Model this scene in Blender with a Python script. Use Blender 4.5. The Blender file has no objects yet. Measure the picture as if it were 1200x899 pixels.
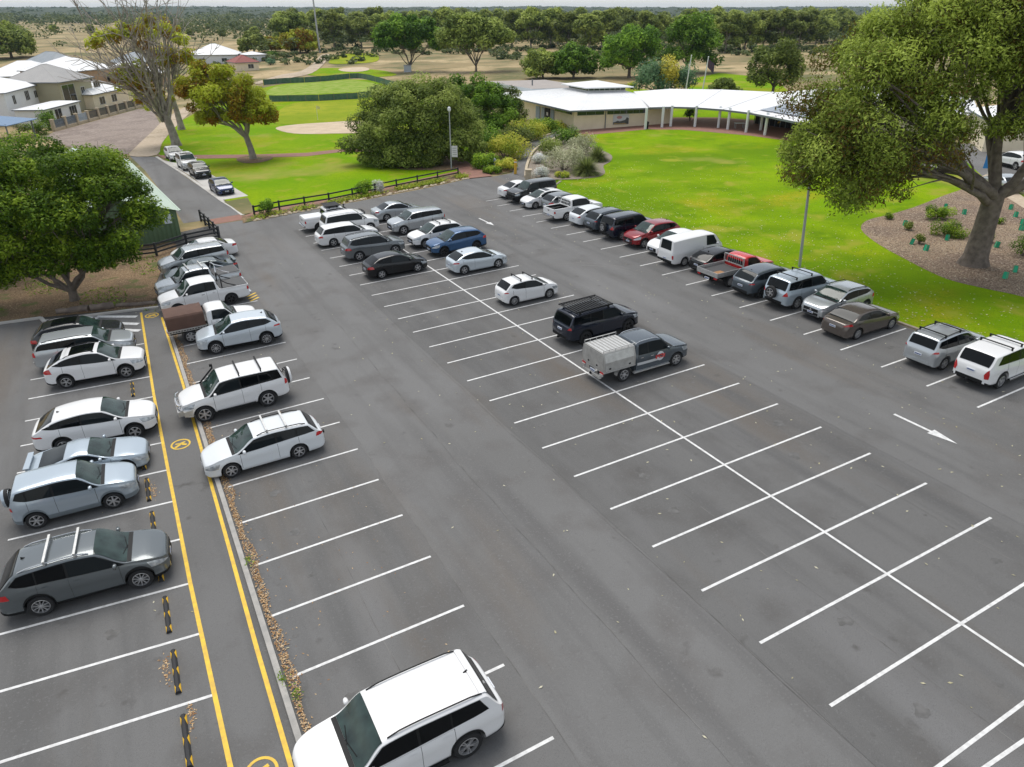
import bpy, bmesh, math, random
import numpy as np
from mathutils import Vector, Matrix
R = math.radians
SC = bpy.context.scene
COL = SC.collection

# ------------------------------------------------------------------ camera
CAM_H = 16.047
F_PX = 837.3                      # focal length in pixels of a 1200 px wide frame
PITCH = math.atan(437.0 / F_PX)
cd = bpy.data.cameras.new('camera')
cd.sensor_width = 36.0
cd.lens = F_PX / 1200.0 * 36.0
cd.clip_start = 0.1
cd.clip_end = 20000.0
cam = bpy.data.objects.new('camera', cd)
cam.location = (0, 0, CAM_H)
cam.rotation_euler = (math.pi / 2 - PITCH, 0, 0)
COL.objects.link(cam)
SC.camera = cam

# ------------------------------------------------------------------ sky, sun, exposure
SUN_EL, SUN_ROT = R(64), R(-30)   # high, veiled sun
w = bpy.data.worlds.new('World')
SC.world = w
w.use_nodes = True
nt = w.node_tree
bg = nt.nodes['Background']
sky = nt.nodes.new('ShaderNodeTexSky')
sky.sky_type = 'NISHITA'
sky.sun_disc = False
sky.sun_elevation = SUN_EL
sky.sun_rotation = SUN_ROT
sky.air_density = 1.0
sky.dust_density = 0.7
hs = nt.nodes.new('ShaderNodeHueSaturation')     # a milky overcast sky: the same sky with its blue thinned out everywhere
hs.inputs['Saturation'].default_value = 0.50
hs.inputs['Value'].default_value = 1.38
gm = nt.nodes.new('ShaderNodeGamma')               # cloud evens the sky out between horizon and zenith
gm.inputs['Gamma'].default_value = 0.5
nt.links.new(sky.outputs[0], gm.inputs['Color'])
nt.links.new(gm.outputs[0], hs.inputs['Color'])
nt.links.new(hs.outputs[0], bg.inputs['Color'])
bg.inputs['Strength'].default_value = 0.15
sd = bpy.data.lights.new('sun', 'SUN')
sd.energy = 1.5
sd.angle = R(40)
sd.color = (1.0, 0.96, 0.9)
sun = bpy.data.objects.new('sun', sd)
# direction the sky's sun stands in
sdir = Vector((math.sin(SUN_ROT) * math.cos(SUN_EL), math.cos(SUN_ROT) * math.cos(SUN_EL), math.sin(SUN_EL)))
sun.rotation_euler = sdir.to_track_quat('Z', 'Y').to_euler()
sun.location = (0, 0, 60)
COL.objects.link(sun)
SC.view_settings.view_transform = 'Standard'
SC.view_settings.look = 'None'
SC.view_settings.exposure = 0.85
SC.view_settings.gamma = 1.0

# ------------------------------------------------------------------ terrain frame
SLX, SLY = 0.030, -0.0022         # fall of the whole site


def sstep(a, b, x):
    t = min(1.0, max(0.0, (x - a) / (b - a)))
    return t * t * (3 - 2 * t)


def G(x, y):
    """height of the ground"""
    f = 1 - sstep(190, 420, y)
    z = (SLX * x + SLY * y) * f
    if y > 600:
        z += 24 * sstep(900, 4200, y) + (2.5 * math.sin(x * 0.004 + 1.3) + 1.6 * math.sin(x * 0.011)) * sstep(1500, 4200, y)
    return z


_n = Vector((-SLX, -SLY, 1)).normalized()
_a = Vector((math.sin(-0.5039), math.cos(-0.5039), 0))
_a = (_a - _n * _a.dot(_n)).normalized()
_b = _a.cross(_n)
UP, AX, BX = _n, _a, _b           # lot axes: AX along the rows of stalls, BX across


def lot(a, b, z=0.0):
    return AX * a + BX * b + UP * z


def pray(px, py):
    cp, sp = math.cos(PITCH), math.sin(PITCH)
    u, v = (px - 600) / F_PX, (449.5 - py) / F_PX
    return Vector((u, cp + v * sp, -sp + v * cp))


def gp(px, py, h=0.0):
    """ground point seen at a place in the survey photograph (h metres above ground)"""
    d = pray(px, py)
    o = Vector((0, 0, CAM_H))
    t0, t1 = 1.0, None
    t = 1.0
    while t < 9000:
        p = o + d * t
        if p.z <= G(p.x, p.y) + h:
            t1 = t
            break
        t0 = t
        t *= 1.08
    if t1 is None:
        t1 = 9000
    for _ in range(50):
        m = (t0 + t1) / 2
        p = o + d * m
        if p.z <= G(p.x, p.y) + h:
            t1 = m
        else:
            t0 = m
    p = o + d * t1
    return p


def gpl(px, py, h=0.0):
    p = gp(px, py, h)
    return p.dot(AX), p.dot(BX)


# ------------------------------------------------------------------ materials
MATS = {}


def mat(name, col, rough=0.6, metal=0.0, coat=0.0, noise=None, col2=None, bump=0.0, bump_scale=40.0, spec=0.5, detail=5.0):
    """principled material; noise = scale of a noise that mixes col to col2"""
    if name in MATS:
        return MATS[name]
    m = bpy.data.materials.new(name)
    m.use_nodes = True
    t = m.node_tree
    p = t.nodes['Principled BSDF']
    p.inputs['Base Color'].default_value = (*col, 1)
    p.inputs['Roughness'].default_value = rough
    p.inputs['Metallic'].default_value = metal
    p.inputs['Coat Weight'].default_value = coat
    p.inputs['Coat Roughness'].default_value = 0.06
    p.inputs['Specular IOR Level'].default_value = spec
    tc = t.nodes.new('ShaderNodeTexCoord')
    if noise:
        n = t.nodes.new('ShaderNodeTexNoise')
        n.inputs['Scale'].default_value = noise
        n.inputs['Detail'].default_value = detail
        t.links.new(tc.outputs['Object'], n.inputs['Vector'])
        r = t.nodes.new('ShaderNodeValToRGB')
        r.color_ramp.elements[0].position = 0.33
        r.color_ramp.elements[1].position = 0.67
        r.color_ramp.elements[0].color = (*col, 1)
        r.color_ramp.elements[1].color = (*(col2 or [c * 0.7 for c in col]), 1)
        t.links.new(n.outputs['Fac'], r.inputs['Fac'])
        t.links.new(r.outputs['Color'], p.inputs['Base Color'])
    if bump:
        n2 = t.nodes.new('ShaderNodeTexNoise')
        n2.inputs['Scale'].default_value = bump_scale
        n2.inputs['Detail'].default_value = 6
        t.links.new(tc.outputs['Object'], n2.inputs['Vector'])
        b = t.nodes.new('ShaderNodeBump')
        b.inputs['Strength'].default_value = bump
        b.inputs['Distance'].default_value = 0.05
        t.links.new(n2.outputs['Fac'], b.inputs['Height'])
        t.links.new(b.outputs['Normal'], p.inputs['Normal'])
    MATS[name] = m
    return m


def ramp_mat(name, layers, rough=0.9, bump=0.3, bump_scale=8.0, spec=0.2):
    """ground cover: layers = [(scale, detail, lo, hi, colour), ...] painted one over the other by noise masks"""
    m = bpy.data.materials.new(name)
    m.use_nodes = True
    t = m.node_tree
    p = t.nodes['Principled BSDF']
    p.inputs['Roughness'].default_value = rough
    p.inputs['Specular IOR Level'].default_value = spec
    tc = t.nodes.new('ShaderNodeTexCoord')
    prev = None
    for i, (s, d, lo, hi, c, *along) in enumerate(layers):
        if prev is None:
            rgb = t.nodes.new('ShaderNodeRGB')
            rgb.outputs[0].default_value = (*c, 1)
            prev = rgb.outputs[0]
            continue
        n = t.nodes.new('ShaderNodeTexNoise')
        n.inputs['Scale'].default_value = s
        n.inputs['Detail'].default_value = d
        mp = t.nodes.new('ShaderNodeMapping')
        mp.inputs['Location'].default_value = (i * 13.7, i * 7.1, 0)
        src = tc.outputs['Object']
        if along:                      # streaks along the rows of stalls
            ro = t.nodes.new('ShaderNodeMapping')
            ro.inputs['Rotation'].default_value = (0, 0, -0.5039)
            t.links.new(src, ro.inputs['Vector'])
            src = ro.outputs[0]
            mp.inputs['Scale'].default_value = (1, along[0], 1)
        t.links.new(src, mp.inputs['Vector'])
        t.links.new(mp.outputs[0], n.inputs['Vector'])
        r = t.nodes.new('ShaderNodeMapRange')
        r.inputs['From Min'].default_value = lo
        r.inputs['From Max'].default_value = hi
        t.links.new(n.outputs['Fac'], r.inputs['Value'])
        mx = t.nodes.new('ShaderNodeMix')
        mx.data_type = 'RGBA'
        t.links.new(r.outputs[0], mx.inputs[0])
        t.links.new(prev, mx.inputs[6])
        mx.inputs[7].default_value = (*c, 1)
        prev = mx.outputs[2]
    t.links.new(prev, p.inputs['Base Color'])
    if bump:
        n2 = t.nodes.new('ShaderNodeTexNoise')
        n2.inputs['Scale'].default_value = bump_scale
        n2.inputs['Detail'].default_value = 8
        t.links.new(tc.outputs['Object'], n2.inputs['Vector'])
        b = t.nodes.new('ShaderNodeBump')
        b.inputs['Strength'].default_value = bump
        b.inputs['Distance'].default_value = 0.08
        t.links.new(n2.outputs['Fac'], b.inputs['Height'])
        t.links.new(b.outputs['Normal'], p.inputs['Normal'])
    MATS[name] = m
    return m


def leaf_mat(name, c0, c1, c2, var=0.25, trans=0.25):
    """foliage: every leaf carries its own 'tint' from 0 to 1; three colours of leaf; each tree a little different"""
    m = bpy.data.materials.new(name)
    m.use_nodes = True
    t = m.node_tree
    p = t.nodes['Principled BSDF']
    p.inputs['Roughness'].default_value = 0.55
    p.inputs['Specular IOR Level'].default_value = 0.12
    at = t.nodes.new('ShaderNodeAttribute')
    at.attribute_name = 'tint'
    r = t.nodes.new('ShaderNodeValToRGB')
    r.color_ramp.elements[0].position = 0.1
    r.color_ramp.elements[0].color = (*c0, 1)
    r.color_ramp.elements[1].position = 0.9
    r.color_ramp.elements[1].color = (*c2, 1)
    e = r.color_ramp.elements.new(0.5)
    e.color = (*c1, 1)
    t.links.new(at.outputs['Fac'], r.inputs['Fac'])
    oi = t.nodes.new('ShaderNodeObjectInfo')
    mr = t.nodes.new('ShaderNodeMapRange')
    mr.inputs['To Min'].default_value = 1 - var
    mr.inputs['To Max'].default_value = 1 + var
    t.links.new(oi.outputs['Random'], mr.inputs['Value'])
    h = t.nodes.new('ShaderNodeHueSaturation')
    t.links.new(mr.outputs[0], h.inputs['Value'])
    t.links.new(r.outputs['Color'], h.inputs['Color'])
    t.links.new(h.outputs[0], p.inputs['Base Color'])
    tr = t.nodes.new('ShaderNodeBsdfTranslucent')
    t.links.new(h.outputs[0], tr.inputs['Color'])
    mx = t.nodes.new('ShaderNodeMixShader')
    mx.inputs[0].default_value = trans
    t.links.new(p.outputs[0], mx.inputs[1])
    t.links.new(tr.outputs[0], mx.inputs[2])
    t.links.new(mx.outputs[0], t.nodes['Material Output'].inputs['Surface'])
    MATS[name] = m
    return m


# ------------------------------------------------------------------ object helpers
def tag(o, label=None, cat=None, group=None, kind=None):
    if label:
        o['label'] = label
    if cat:
        o['category'] = cat
    if group:
        o['group'] = group
    if kind:
        o['kind'] = kind
    return o


def empty(name, M):
    o = bpy.data.objects.new(name, None)
    o.empty_display_size = 0.3
    o.matrix_world = M if isinstance(M, Matrix) else Matrix.Translation(M)
    COL.objects.link(o)
    return o


def link(name, me, parent=None, M=None, label=None):
    o = bpy.data.objects.new(name, me)
    COL.objects.link(o)
    if parent is not None:
        o.parent = parent
    if M is not None:
        o.matrix_local = M if isinstance(M, Matrix) else Matrix.Translation(M)
    if label:
        o['label'] = label
    return o


class MB:
    """collects boxes, bars, tubes, lathes and grids into one mesh"""

    def __init__(s):
        s.v, s.f = [], []

    def add(s, vs, fs):
        k = len(s.v)
        s.v += [tuple(p) for p in vs]
        s.f += [tuple(i + k for i in f) for f in fs]
        return s

    def box(s, x0, x1, y0, y1, z0, z1, M=None, taper=None):
        vs = [(x0, y0, z0), (x1, y0, z0), (x1, y1, z0), (x0, y1, z0), (x0, y0, z1), (x1, y0, z1), (x1, y1, z1), (x0, y1, z1)]
        if taper:
            cx, cy = (x0 + x1) / 2, (y0 + y1) / 2
            vs = vs[:4] + [(cx + (p[0] - cx) * taper[0], cy + (p[1] - cy) * taper[1], p[2]) for p in vs[4:]]
        if M is not None:
            vs = [M @ Vector(p) for p in vs]
        return s.add(vs, [(3, 2, 1, 0), (4, 5, 6, 7), (0, 1, 5, 4), (1, 2, 6, 5), (2, 3, 7, 6), (3, 0, 4, 7)])

    def bar(s, p, q, w, h, up=(0, 0, 1)):
        p, q = Vector(p), Vector(q)
        d = (q - p).normalized()
        sd = d.cross(Vector(up))
        sd = sd.normalized() if sd.length > 1e-6 else Vector((1, 0, 0))
        u = sd.cross(d)
        vs = [e + sd * (w / 2 * i) + u * (h / 2 * j) for e in (p, q) for i, j in ((-1, -1), (1, -1), (1, 1), (-1, 1))]
        return s.add(vs, [(3, 2, 1, 0), (4, 5, 6, 7), (0, 1, 5, 4), (1, 2, 6, 5), (2, 3, 7, 6), (3, 0, 4, 7)])

    def tube(s, pts, rad, n=6, cap=True):
        pts = [Vector(p) for p in pts]
        if not hasattr(rad, '__len__'):
            rad = [rad] * len(pts)
        base = len(s.v)
        prev = None
        for i, p in enumerate(pts):
            d = (pts[min(i + 1, len(pts) - 1)] - pts[max(i - 1, 0)])
            d = d.normalized() if d.length > 1e-9 else Vector((0, 0, 1))
            if prev is None:
                u = d.cross(Vector((0.31, 0.2, 0.93)))
                if u.length < 1e-3:
                    u = d.cross(Vector((1, 0, 0)))
            else:
                u = prev - d * prev.dot(d)
            u = u.normalized()
            prev = u
            v = d.cross(u)
            for k in range(n):
                a = 2 * math.pi * k / n
                s.v.append(tuple(p + (u * math.cos(a) + v * math.sin(a)) * rad[i]))
        for i in range(len(pts) - 1):
            for k in range(n):
                a, b = base + i * n + k, base + i * n + (k + 1) % n
                s.f.append((a, b, b + n, a + n))
        if cap:
            s.f.append(tuple(base + k for k in range(n))[::-1])
            s.f.append(tuple(base + (len(pts) - 1) * n + k for k in range(n)))
        return s

    def lathe(s, prof, n=16, M=None, axis='Z', closed=False):
        base = len(s.v)
        for r, z in prof:
            for k in range(n):
                a = 2 * math.pi * k / n
                p = (r * math.cos(a), r * math.sin(a), z) if axis == 'Z' else (r * math.cos(a), z, r * math.sin(a))
                s.v.append(tuple(M @ Vector(p)) if M is not None else p)
        m = len(prof)
        for i in range(m - 1 + (1 if closed else 0)):
            for k in range(n):
                a, b = base + i * n + k, base + i * n + (k + 1) % n
                c, d = base + ((i + 1) % m) * n + (k + 1) % n, base + ((i + 1) % m) * n + k
                s.f.append((a, b, c, d))
        if not closed:
            s.f.append(tuple(base + k for k in range(n))[::-1])
            s.f.append(tuple(base + (m - 1) * n + k for k in range(n)))
        return s

    def grid(s, P):
        """P[i][j] points"""
        base = len(s.v)
        ni, nj = len(P), len(P[0])
        for row in P:
            for p in row:
                s.v.append(tuple(p))
        for i in range(ni - 1):
            for j in range(nj - 1):
                a = base + i * nj + j
                s.f.append((a, a + 1, a + nj + 1, a + nj))
        return s

    def poly(s, pts, h=None, dz=Vector((0, 0, 1))):
        """flat polygon; with h a prism of that height"""
        pts = [Vector(p) for p in pts]
        n = len(pts)
        if h is None:
            return s.add(pts, [tuple(range(n))])
        top = [p + dz * h for p in pts]
        return s.add(pts + top, [tuple(range(n))[::-1], tuple(range(n, 2 * n))] + [(i, (i + 1) % n, n + (i + 1) % n, n + i) for i in range(n)])

    def mesh(s, name, m, smooth=None):
        me = bpy.data.meshes.new(name)
        me.from_pydata([tuple(p) for p in s.v], [], s.f)
        if m is not None:
            me.materials.append(m)
        if smooth:
            me.shade_smooth()
            me.set_sharp_from_angle(angle=R(smooth))
        me.update()
        return me

    def build(s, name, m, parent=None, M=None, smooth=None, label=None):
        return link(name, s.mesh(name, m, smooth), parent, M, label)


def smooth_loop(pts, n=6, closed=True):
    out = []
    N = len(pts)
    rng = range(N) if closed else range(N - 1)
    for i in rng:
        if closed:
            p0, p1, p2, p3 = pts[i - 1], pts[i], pts[(i + 1) % N], pts[(i + 2) % N]
        else:
            p0, p1, p2, p3 = pts[max(i - 1, 0)], pts[i], pts[i + 1], pts[min(i + 2, N - 1)]
        for k in range(n):
            t = k / n
            out.append(tuple(0.5 * ((2 * p1[j]) + (-p0[j] + p2[j]) * t + (2 * p0[j] - 5 * p1[j] + 4 * p2[j] - p3[j]) * t * t + (-p0[j] + 3 * p1[j] - 3 * p2[j] + p3[j]) * t ** 3) for j in range(2)))
    if not closed:
        out.append(tuple(pts[-1][:2]))
    return out


def sheet(name, xy, off, m, label=None, cat=None, kind='structure', far=False, parent=None):
    """a sheet of ground cover lying off metres above the terrain"""
    bm = bmesh.new()
    bm.faces.new([bm.verts.new((p[0], p[1], 0)) for p in xy])
    if far:
        ys = [p[1] for p in xy]
        y = math.ceil(min(ys) / 15) * 15
        while y < max(ys):
            bmesh.ops.bisect_plane(bm, geom=bm.verts[:] + bm.edges[:] + bm.faces[:], plane_co=(0, y, 0), plane_no=(0, 1, 0))
            y += 15
    bmesh.ops.triangulate(bm, faces=bm.faces[:])
    for v in bm.verts:
        v.co.z = G(v.co.x, v.co.y) + off
    bmesh.ops.recalc_face_normals(bm, faces=bm.faces[:])
    me = bpy.data.meshes.new(name)
    bm.to_mesh(me)
    bm.free()
    me.materials.append(m)
    o = link(name, me, parent)
    tag(o, label, cat, None, kind if parent is None else None)
    return o


def P(*pts):
    """photo positions to ground xy"""
    return [tuple(gp(*q)[:2]) for q in pts]


def LT(*pts):
    return [tuple(lot(*q)[:2]) for q in pts]


def kerb(name, xy, wd, ht, m, label=None, cat=None, kind='structure', parent=None):
    """a raised strip along a line"""
    mb = MB()
    n = len(xy)
    rows = []
    for i, p in enumerate(xy):
        q0, q1 = xy[max(i - 1, 0)], xy[min(i + 1, n - 1)]
        d = Vector((q1[0] - q0[0], q1[1] - q0[1], 0)).normalized()
        s = Vector((d.y, -d.x, 0)) * (wd / 2)
        c = Vector((p[0], p[1], G(p[0], p[1])))
        rows.append([c - s - Vector((0, 0, .05)), c - s * 0.96 + Vector((0, 0, ht)), c + s * 0.96 + Vector((0, 0, ht)), c + s - Vector((0, 0, .05))])
    mb.grid(rows)
    k = len(mb.v)
    mb.f.append((0, 1, 2, 3))
    mb.f.append((k - 1, k - 2, k - 3, k - 4))
    o = mb.build(name, m, parent)
    tag(o, label, cat, None, kind if parent is None else None)
    return o
# ================================================================== GROUND
M_ASPH = ramp_mat('asphalt', [(0, 0, 0, 0, (0.186, 0.184, 0.181)), (0.10, 4, .42, .66, (0.155, 0.153, 0.149)), (0.45, 5, .50, .74, (0.134, 0.127, 0.122)), (0.30, 6, .55, .72, (0.165, 0.143, 0.122), .18), (0.9, 6, .50, .72, (0.130, 0.127, 0.125), .06), (0.28, 7, .56, .70, (0.216, 0.213, 0.211), .15),
                              (14.0, 3, .57, .75, (0.194, 0.192, 0.189)), (70.0, 2, .52, .72, (0.108, 0.106, 0.104)), (1.4, 6, .66, .80, (0.104, 0.099, 0.095))],
                  rough=0.85, bump=0.35, bump_scale=60, spec=0.3)
M_ASPHD = ramp_mat('darker_asphalt', [(0, 0, 0, 0, (0.154, 0.152, 0.149)), (0.10, 4, .42, .66, (0.128, 0.126, 0.123)), (0.45, 5, .50, .74, (0.110, 0.105, 0.101)), (0.30, 6, .55, .72, (0.136, 0.118, 0.101), .18), (0.9, 6, .50, .72, (0.107, 0.105, 0.104), .06), (0.28, 7, .56, .70, (0.178, 0.176, 0.175), .15),
                              (14.0, 3, .57, .75, (0.160, 0.159, 0.156)), (70.0, 2, .52, .72, (0.089, 0.087, 0.086)), (1.4, 6, .66, .80, (0.086, 0.082, 0.078))],
                  rough=0.85, bump=0.35, bump_scale=60, spec=0.3)
M_ASPHM = ramp_mat('older_asphalt', [(0, 0, 0, 0, (0.168, 0.166, 0.163)), (0.10, 4, .42, .66, (0.140, 0.138, 0.135)), (0.45, 5, .50, .74, (0.121, 0.115, 0.110)), (0.30, 6, .55, .72, (0.148, 0.129, 0.110), .18), (0.9, 6, .50, .72, (0.116, 0.115, 0.113), .06), (0.28, 7, .56, .70, (0.195, 0.193, 0.191), .15),
                              (14.0, 3, .57, .75, (0.175, 0.173, 0.171)), (70.0, 2, .52, .72, (0.098, 0.096, 0.094)), (1.4, 6, .66, .80, (0.094, 0.089, 0.085))],
                  rough=0.85, bump=0.35, bump_scale=60, spec=0.3)
M_WHITE = mat('white_line_paint', (0.76, 0.76, 0.75), 0.6, noise=7, col2=(0.56, 0.555, 0.545), detail=9)
M_YELL = mat('yellow_line_paint', (0.80, 0.53, 0.03), 0.6, noise=5, col2=(0.62, 0.39, 0.05))
M_CONC = mat('concrete', (0.42, 0.40, 0.37), 0.85, noise=3, col2=(0.32, 0.31, 0.29), bump=0.2)
M_PALE = mat('pale_concrete', (0.55, 0.53, 0.49), 0.85, noise=0.8, col2=(0.46, 0.44, 0.41), bump=0.2)
M_BRICKP = mat('brick_paving', (0.30, 0.145, 0.105), 0.85, noise=2.5, col2=(0.23, 0.12, 0.09), bump=0.3, bump_scale=20)
M_MULCH = ramp_mat('bark_mulch', [(0, 0, 0, 0, (0.215, 0.155, 0.115)), (0.35, 5, .42, .60, (0.30, 0.215, 0.145)), (0.12, 5, .52, .66, (0.36, 0.275, 0.18)), (6, 4, .52, .64, (0.42, 0.34, 0.25)), (11, 4, .52, .60, (0.085, 0.058, 0.042))], bump=1.0, bump_scale=9)
M_DMULCH = ramp_mat('litter_mulch', [(0, 0, 0, 0, (0.26, 0.175, 0.10)), (0.35, 4, .42, .62, (0.17, 0.115, 0.07)), (7, 3, .55, .68, (0.36, 0.27, 0.16)), (14, 3, .55, .62, (0.075, 0.05, 0.03)), (0.8, 3, .58, .66, (0.12, 0.13, 0.045))], bump=0.9, bump_scale=12)
M_LAWN = ramp_mat('lawn', [(0, 0, 0, 0, (0.183, 0.326, 0.0029)), (0.075, 4, .42, .60, (0.252, 0.370, 0.0038)), (0.16, 7, .44, .62, (0.124, 0.226, 0.0034)),
                           (0.11, 6, .555, .70, (0.356, 0.330, 0.0157)), (0.9, 6, .48, .70, (0.212, 0.330, 0.0038)), (0.045, 6, .52, .62, (0.118, 0.220, 0.0034)), (5.0, 4, .50, .75, (0.148, 0.270, 0.0021)), (17.0, 3, .48, .70, (0.110, 0.205, 0.006)), (0.33, 7, .56, .68, (0.270, 0.300, 0.030)), (0.055, 6, .575, .68, (0.330, 0.300, 0.075))], bump=0.5, bump_scale=9, spec=0.03)
M_GLAWN = ramp_mat('golf_lawn', [(0, 0, 0, 0, (0.158, 0.306, 0.0034)), (0.05, 5, .42, .58, (0.247, 0.360, 0.0063)), (0.14, 4, .55, .75, (0.124, 0.260, 0.0025)),
                                 (0.07, 6, .53, .68, (0.316, 0.310, 0.0189)), (2.0, 4, .50, .75, (0.148, 0.290, 0.0025)), (17.0, 3, .48, .70, (0.110, 0.205, 0.006)), (0.33, 7, .56, .68, (0.270, 0.300, 0.030)), (0.055, 6, .575, .68, (0.330, 0.300, 0.075))], bump=0.4, bump_scale=7, spec=0.03)
M_FAIR = ramp_mat('fairway_grass', [(0, 0, 0, 0, (0.224, 0.290, 0.0175)), (0.05, 3, .42, .58, (0.306, 0.330, 0.0280)), (0.4, 4, .5, .7, (0.194, 0.270, 0.0140))], bump=0.3, spec=0.03)
M_DRY = ramp_mat('dry_grass', [(0, 0, 0, 0, (0.36, 0.27, 0.14)), (0.012, 6, .42, .58, (0.22, 0.18, 0.085)), (0.03, 5, .50, .62, (0.47, 0.36, 0.20)),
                               (0.06, 6, .50, .62, (0.14, 0.14, 0.055)), (0.5, 4, .55, .7, (0.25, 0.19, 0.09))], bump=0.5, bump_scale=2)
M_GRAVEL = ramp_mat('gravel', [(0, 0, 0, 0, (0.29, 0.235, 0.20)), (0.25, 5, .42, .62, (0.22, 0.175, 0.15)), (1.8, 4, .5, .68, (0.36, 0.30, 0.26)), (7, 3, .58, .7, (0.15, 0.12, 0.10))], bump=0.8, bump_scale=5)
M_DIRT = ramp_mat('sandy_dirt', [(0, 0, 0, 0, (0.47, 0.38, 0.28)), (0.3, 4, .45, .62, (0.36, 0.29, 0.20)), (3, 4, .5, .7, (0.55, 0.46, 0.35))], bump=0.4)
M_SAND = mat('bunker_sand', (0.60, 0.48, 0.34), 0.95, noise=0.6, col2=(0.50, 0.39, 0.27))
M_SEAM = mat('tar_joint', (0.085, 0.082, 0.078), 0.8, noise=1.2, col2=(0.185, 0.180, 0.173), detail=8)


def ground():
    ys = [-30, -10, 0, 10, 20, 30, 40, 50, 60, 75, 90, 105, 120, 135, 150, 165, 180] + list(range(195, 430, 15)) + [460, 520, 600, 700, 850, 1000, 1250, 1500, 1800, 2100, 2500, 3000, 3500, 4200, 5200, 6500, 9000]
    ts = [i / 24 for i in range(-24, 25)]
    rows = []
    for y in ys:
        hw = 130 + max(0, y) * 1.1
        rows.append([(t * hw, y, G(t * hw, y)) for t in ts])
    mb = MB()
    mb.grid(rows)
    o = mb.build('ground', M_DRY, smooth=60)
    tag(o, 'dry straw-coloured ground running out to the horizon', None, None, 'structure')


ground()
# the bitumen
sheet('car_park_asphalt', LT((-14, -40), (-14, 36.6), (59.5, 36.6), (61.5, 37.2)) + P((655, 213), (650, 209), (616, 208), (600, 203), (577, 207), (548, 210), (500, 220.5), (420, 236), (340, 250), (300, 259.5), (289, 257.5), (248, 264), (253, 272), (262, 281), (225, 296), (206, 300), (190, 316), (184, 330), (185, 361), (48, 374), (0, 381)) + LT((51.6, -12), (53, -40)), 0.006, M_ASPH, 'grey asphalt of the car park with worn patches')
sheet('paving_run', LT(*[(a, 12.72 + .03 * math.sin(a)) for a in range(-14, 64, 2)], *[(a, 24.6) for a in range(62, -15, -2)]), 0.012, M_ASPHD, 'darker paving run under the double row of stalls')
sheet('paving_run', LT(*[(a, 24.62) for a in range(-14, 62, 2)], (60, 36.58), (-14, 36.58)), 0.012, M_ASPHM, 'older paving run along the lawn side')
sheet('paving_run', LT((-14, -40), (50, -40), (50.2, -8), (47.6, .7), (47.4, 6.7), (-14, 6.78)), 0.012, M_ASPHM, 'older paving run of the lower bay and kerb row')
sheet('access_road_asphalt', P((245, 257.5), (281, 251.5), (262, 238), (183.5, 184), (152, 183), (170, 200), (205, 246), (215, 262)), 0.012, M_ASPH, 'narrow asphalt access road running past the green shed')
sheet('club_path', P((600, 203), (605, 187), (607.5, 177), (615, 170), (632, 162), (658, 155), (662, 156.5), (650, 163), (633, 172), (624, 180), (617.5, 195), (616, 208)), 0.02, M_ASPH, 'curving grey path from the car park to the clubhouse')
sheet('side_road_asphalt', [(44.5, 72), (48, 64), (52, 56), (62, 45), (90, 48), (90, 96), (40, 90), (41, 78)], 0.012, M_ASPH, 'asphalt yard beyond the big tree')
# paving joints, thin tarred lines
sm = MB()
for pts in ([(38.0, 12.55), (-2, 12.75)], [(44, 9.9), (22, 9.7), (4, 9.85)], [(43, 6.75), (8, 6.72)], [(24, 16.0), (2, 16.1)], [(20, 22.4), (0, 22.6)], [(41, 3.9), (12, 3.95)]):
    for (a0, b0), (a1, b1) in zip(pts[:-1], pts[1:]):
        n = 16
        rows = []
        for i in range(n + 1):
            t = i / n
            a, b = a0 + (a1 - a0) * t, b0 + (b1 - b0) * t + 0.035 * math.sin(i * 1.9 + a0)
            wd = 0.010 + 0.006 * math.sin(i * 2.3)
            rows.append([lot(a, b - wd, .0165), lot(a, b + wd, .0165)])
        sm.grid(rows)
tag(sm.build('paving_joint', M_SEAM), 'thin dark construction joints in the asphalt', None, None, 'structure')

# ---- painted lines
line_no = 0
WL = MB()


def pline(mb, p, q, wd, z=0.018):
    a0, b0 = p
    a1, b1 = q
    d = math.hypot(a1 - a0, b1 - b0)
    na, nb = -(b1 - b0) / d * wd / 2, (a1 - a0) / d * wd / 2
    n = max(1, int(d / 3))
    mb.grid([[lot(a0 + (a1 - a0) * i / n + na, b0 + (b1 - b0) * i / n + nb, z), lot(a0 + (a1 - a0) * i / n - na, b0 + (b1 - b0) * i / n - nb, z)] for i in range(n + 1)])


def stall_line(p, q, wd=0.095):
    mb = MB()
    pline(mb, p, q, wd)
    o = mb.build('stall_line', M_WHITE)
    o['kind'] = 'structure'
    return o


for k in range(-17, 8):
    stall_line((21.265 - 2.3875 * k, 13.15), (21.265 - 2.3875 * k, 24.11))
pl_ = gpl(1155, 899), gpl(1200, 868)
stall_line((pl_[0][0] - (pl_[1][0] - pl_[0][0]) * 1.5, pl_[0][1] - (pl_[1][1] - pl_[0][1]) * 1.5), (pl_[1][0] + (pl_[1][0] - pl_[0][0]) * 1.2, pl_[1][1] + (pl_[1][1] - pl_[0][1]) * 1.2))
cl = MB()
pline(cl, (61.9, 18.62), (-6, 18.62), 0.10, 0.022)
cl.build('centre_line', M_WHITE)['kind'] = 'structure'
for k in range(-9, 12):
    stall_line((38.2 - 2.588 * k, 1.3), (38.2 - 2.588 * k, 6.54))
for k in range(-9, 18):
    stall_line((40.29 - 2.382 * k, 31.15), (40.29 - 2.382 * k, 36.4))
yl = [(42.45, -0.44), (40.01, -0.49), (37.6, -0.48), (35.09, -0.51), (32.62, -0.57), (30.22, -0.58), (27.8, -0.59), (25.37, -0.6), (22.84, -0.65), (20.3, -0.67), (17.87, -0.68), (15.39, -0.69), (12.95, -.69), (10.5, -.69)]
for i, (a, b) in enumerate(yl):
    stall_line((a, b), (a + 0.56 + 0.01 * i, b - 5.45))
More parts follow.
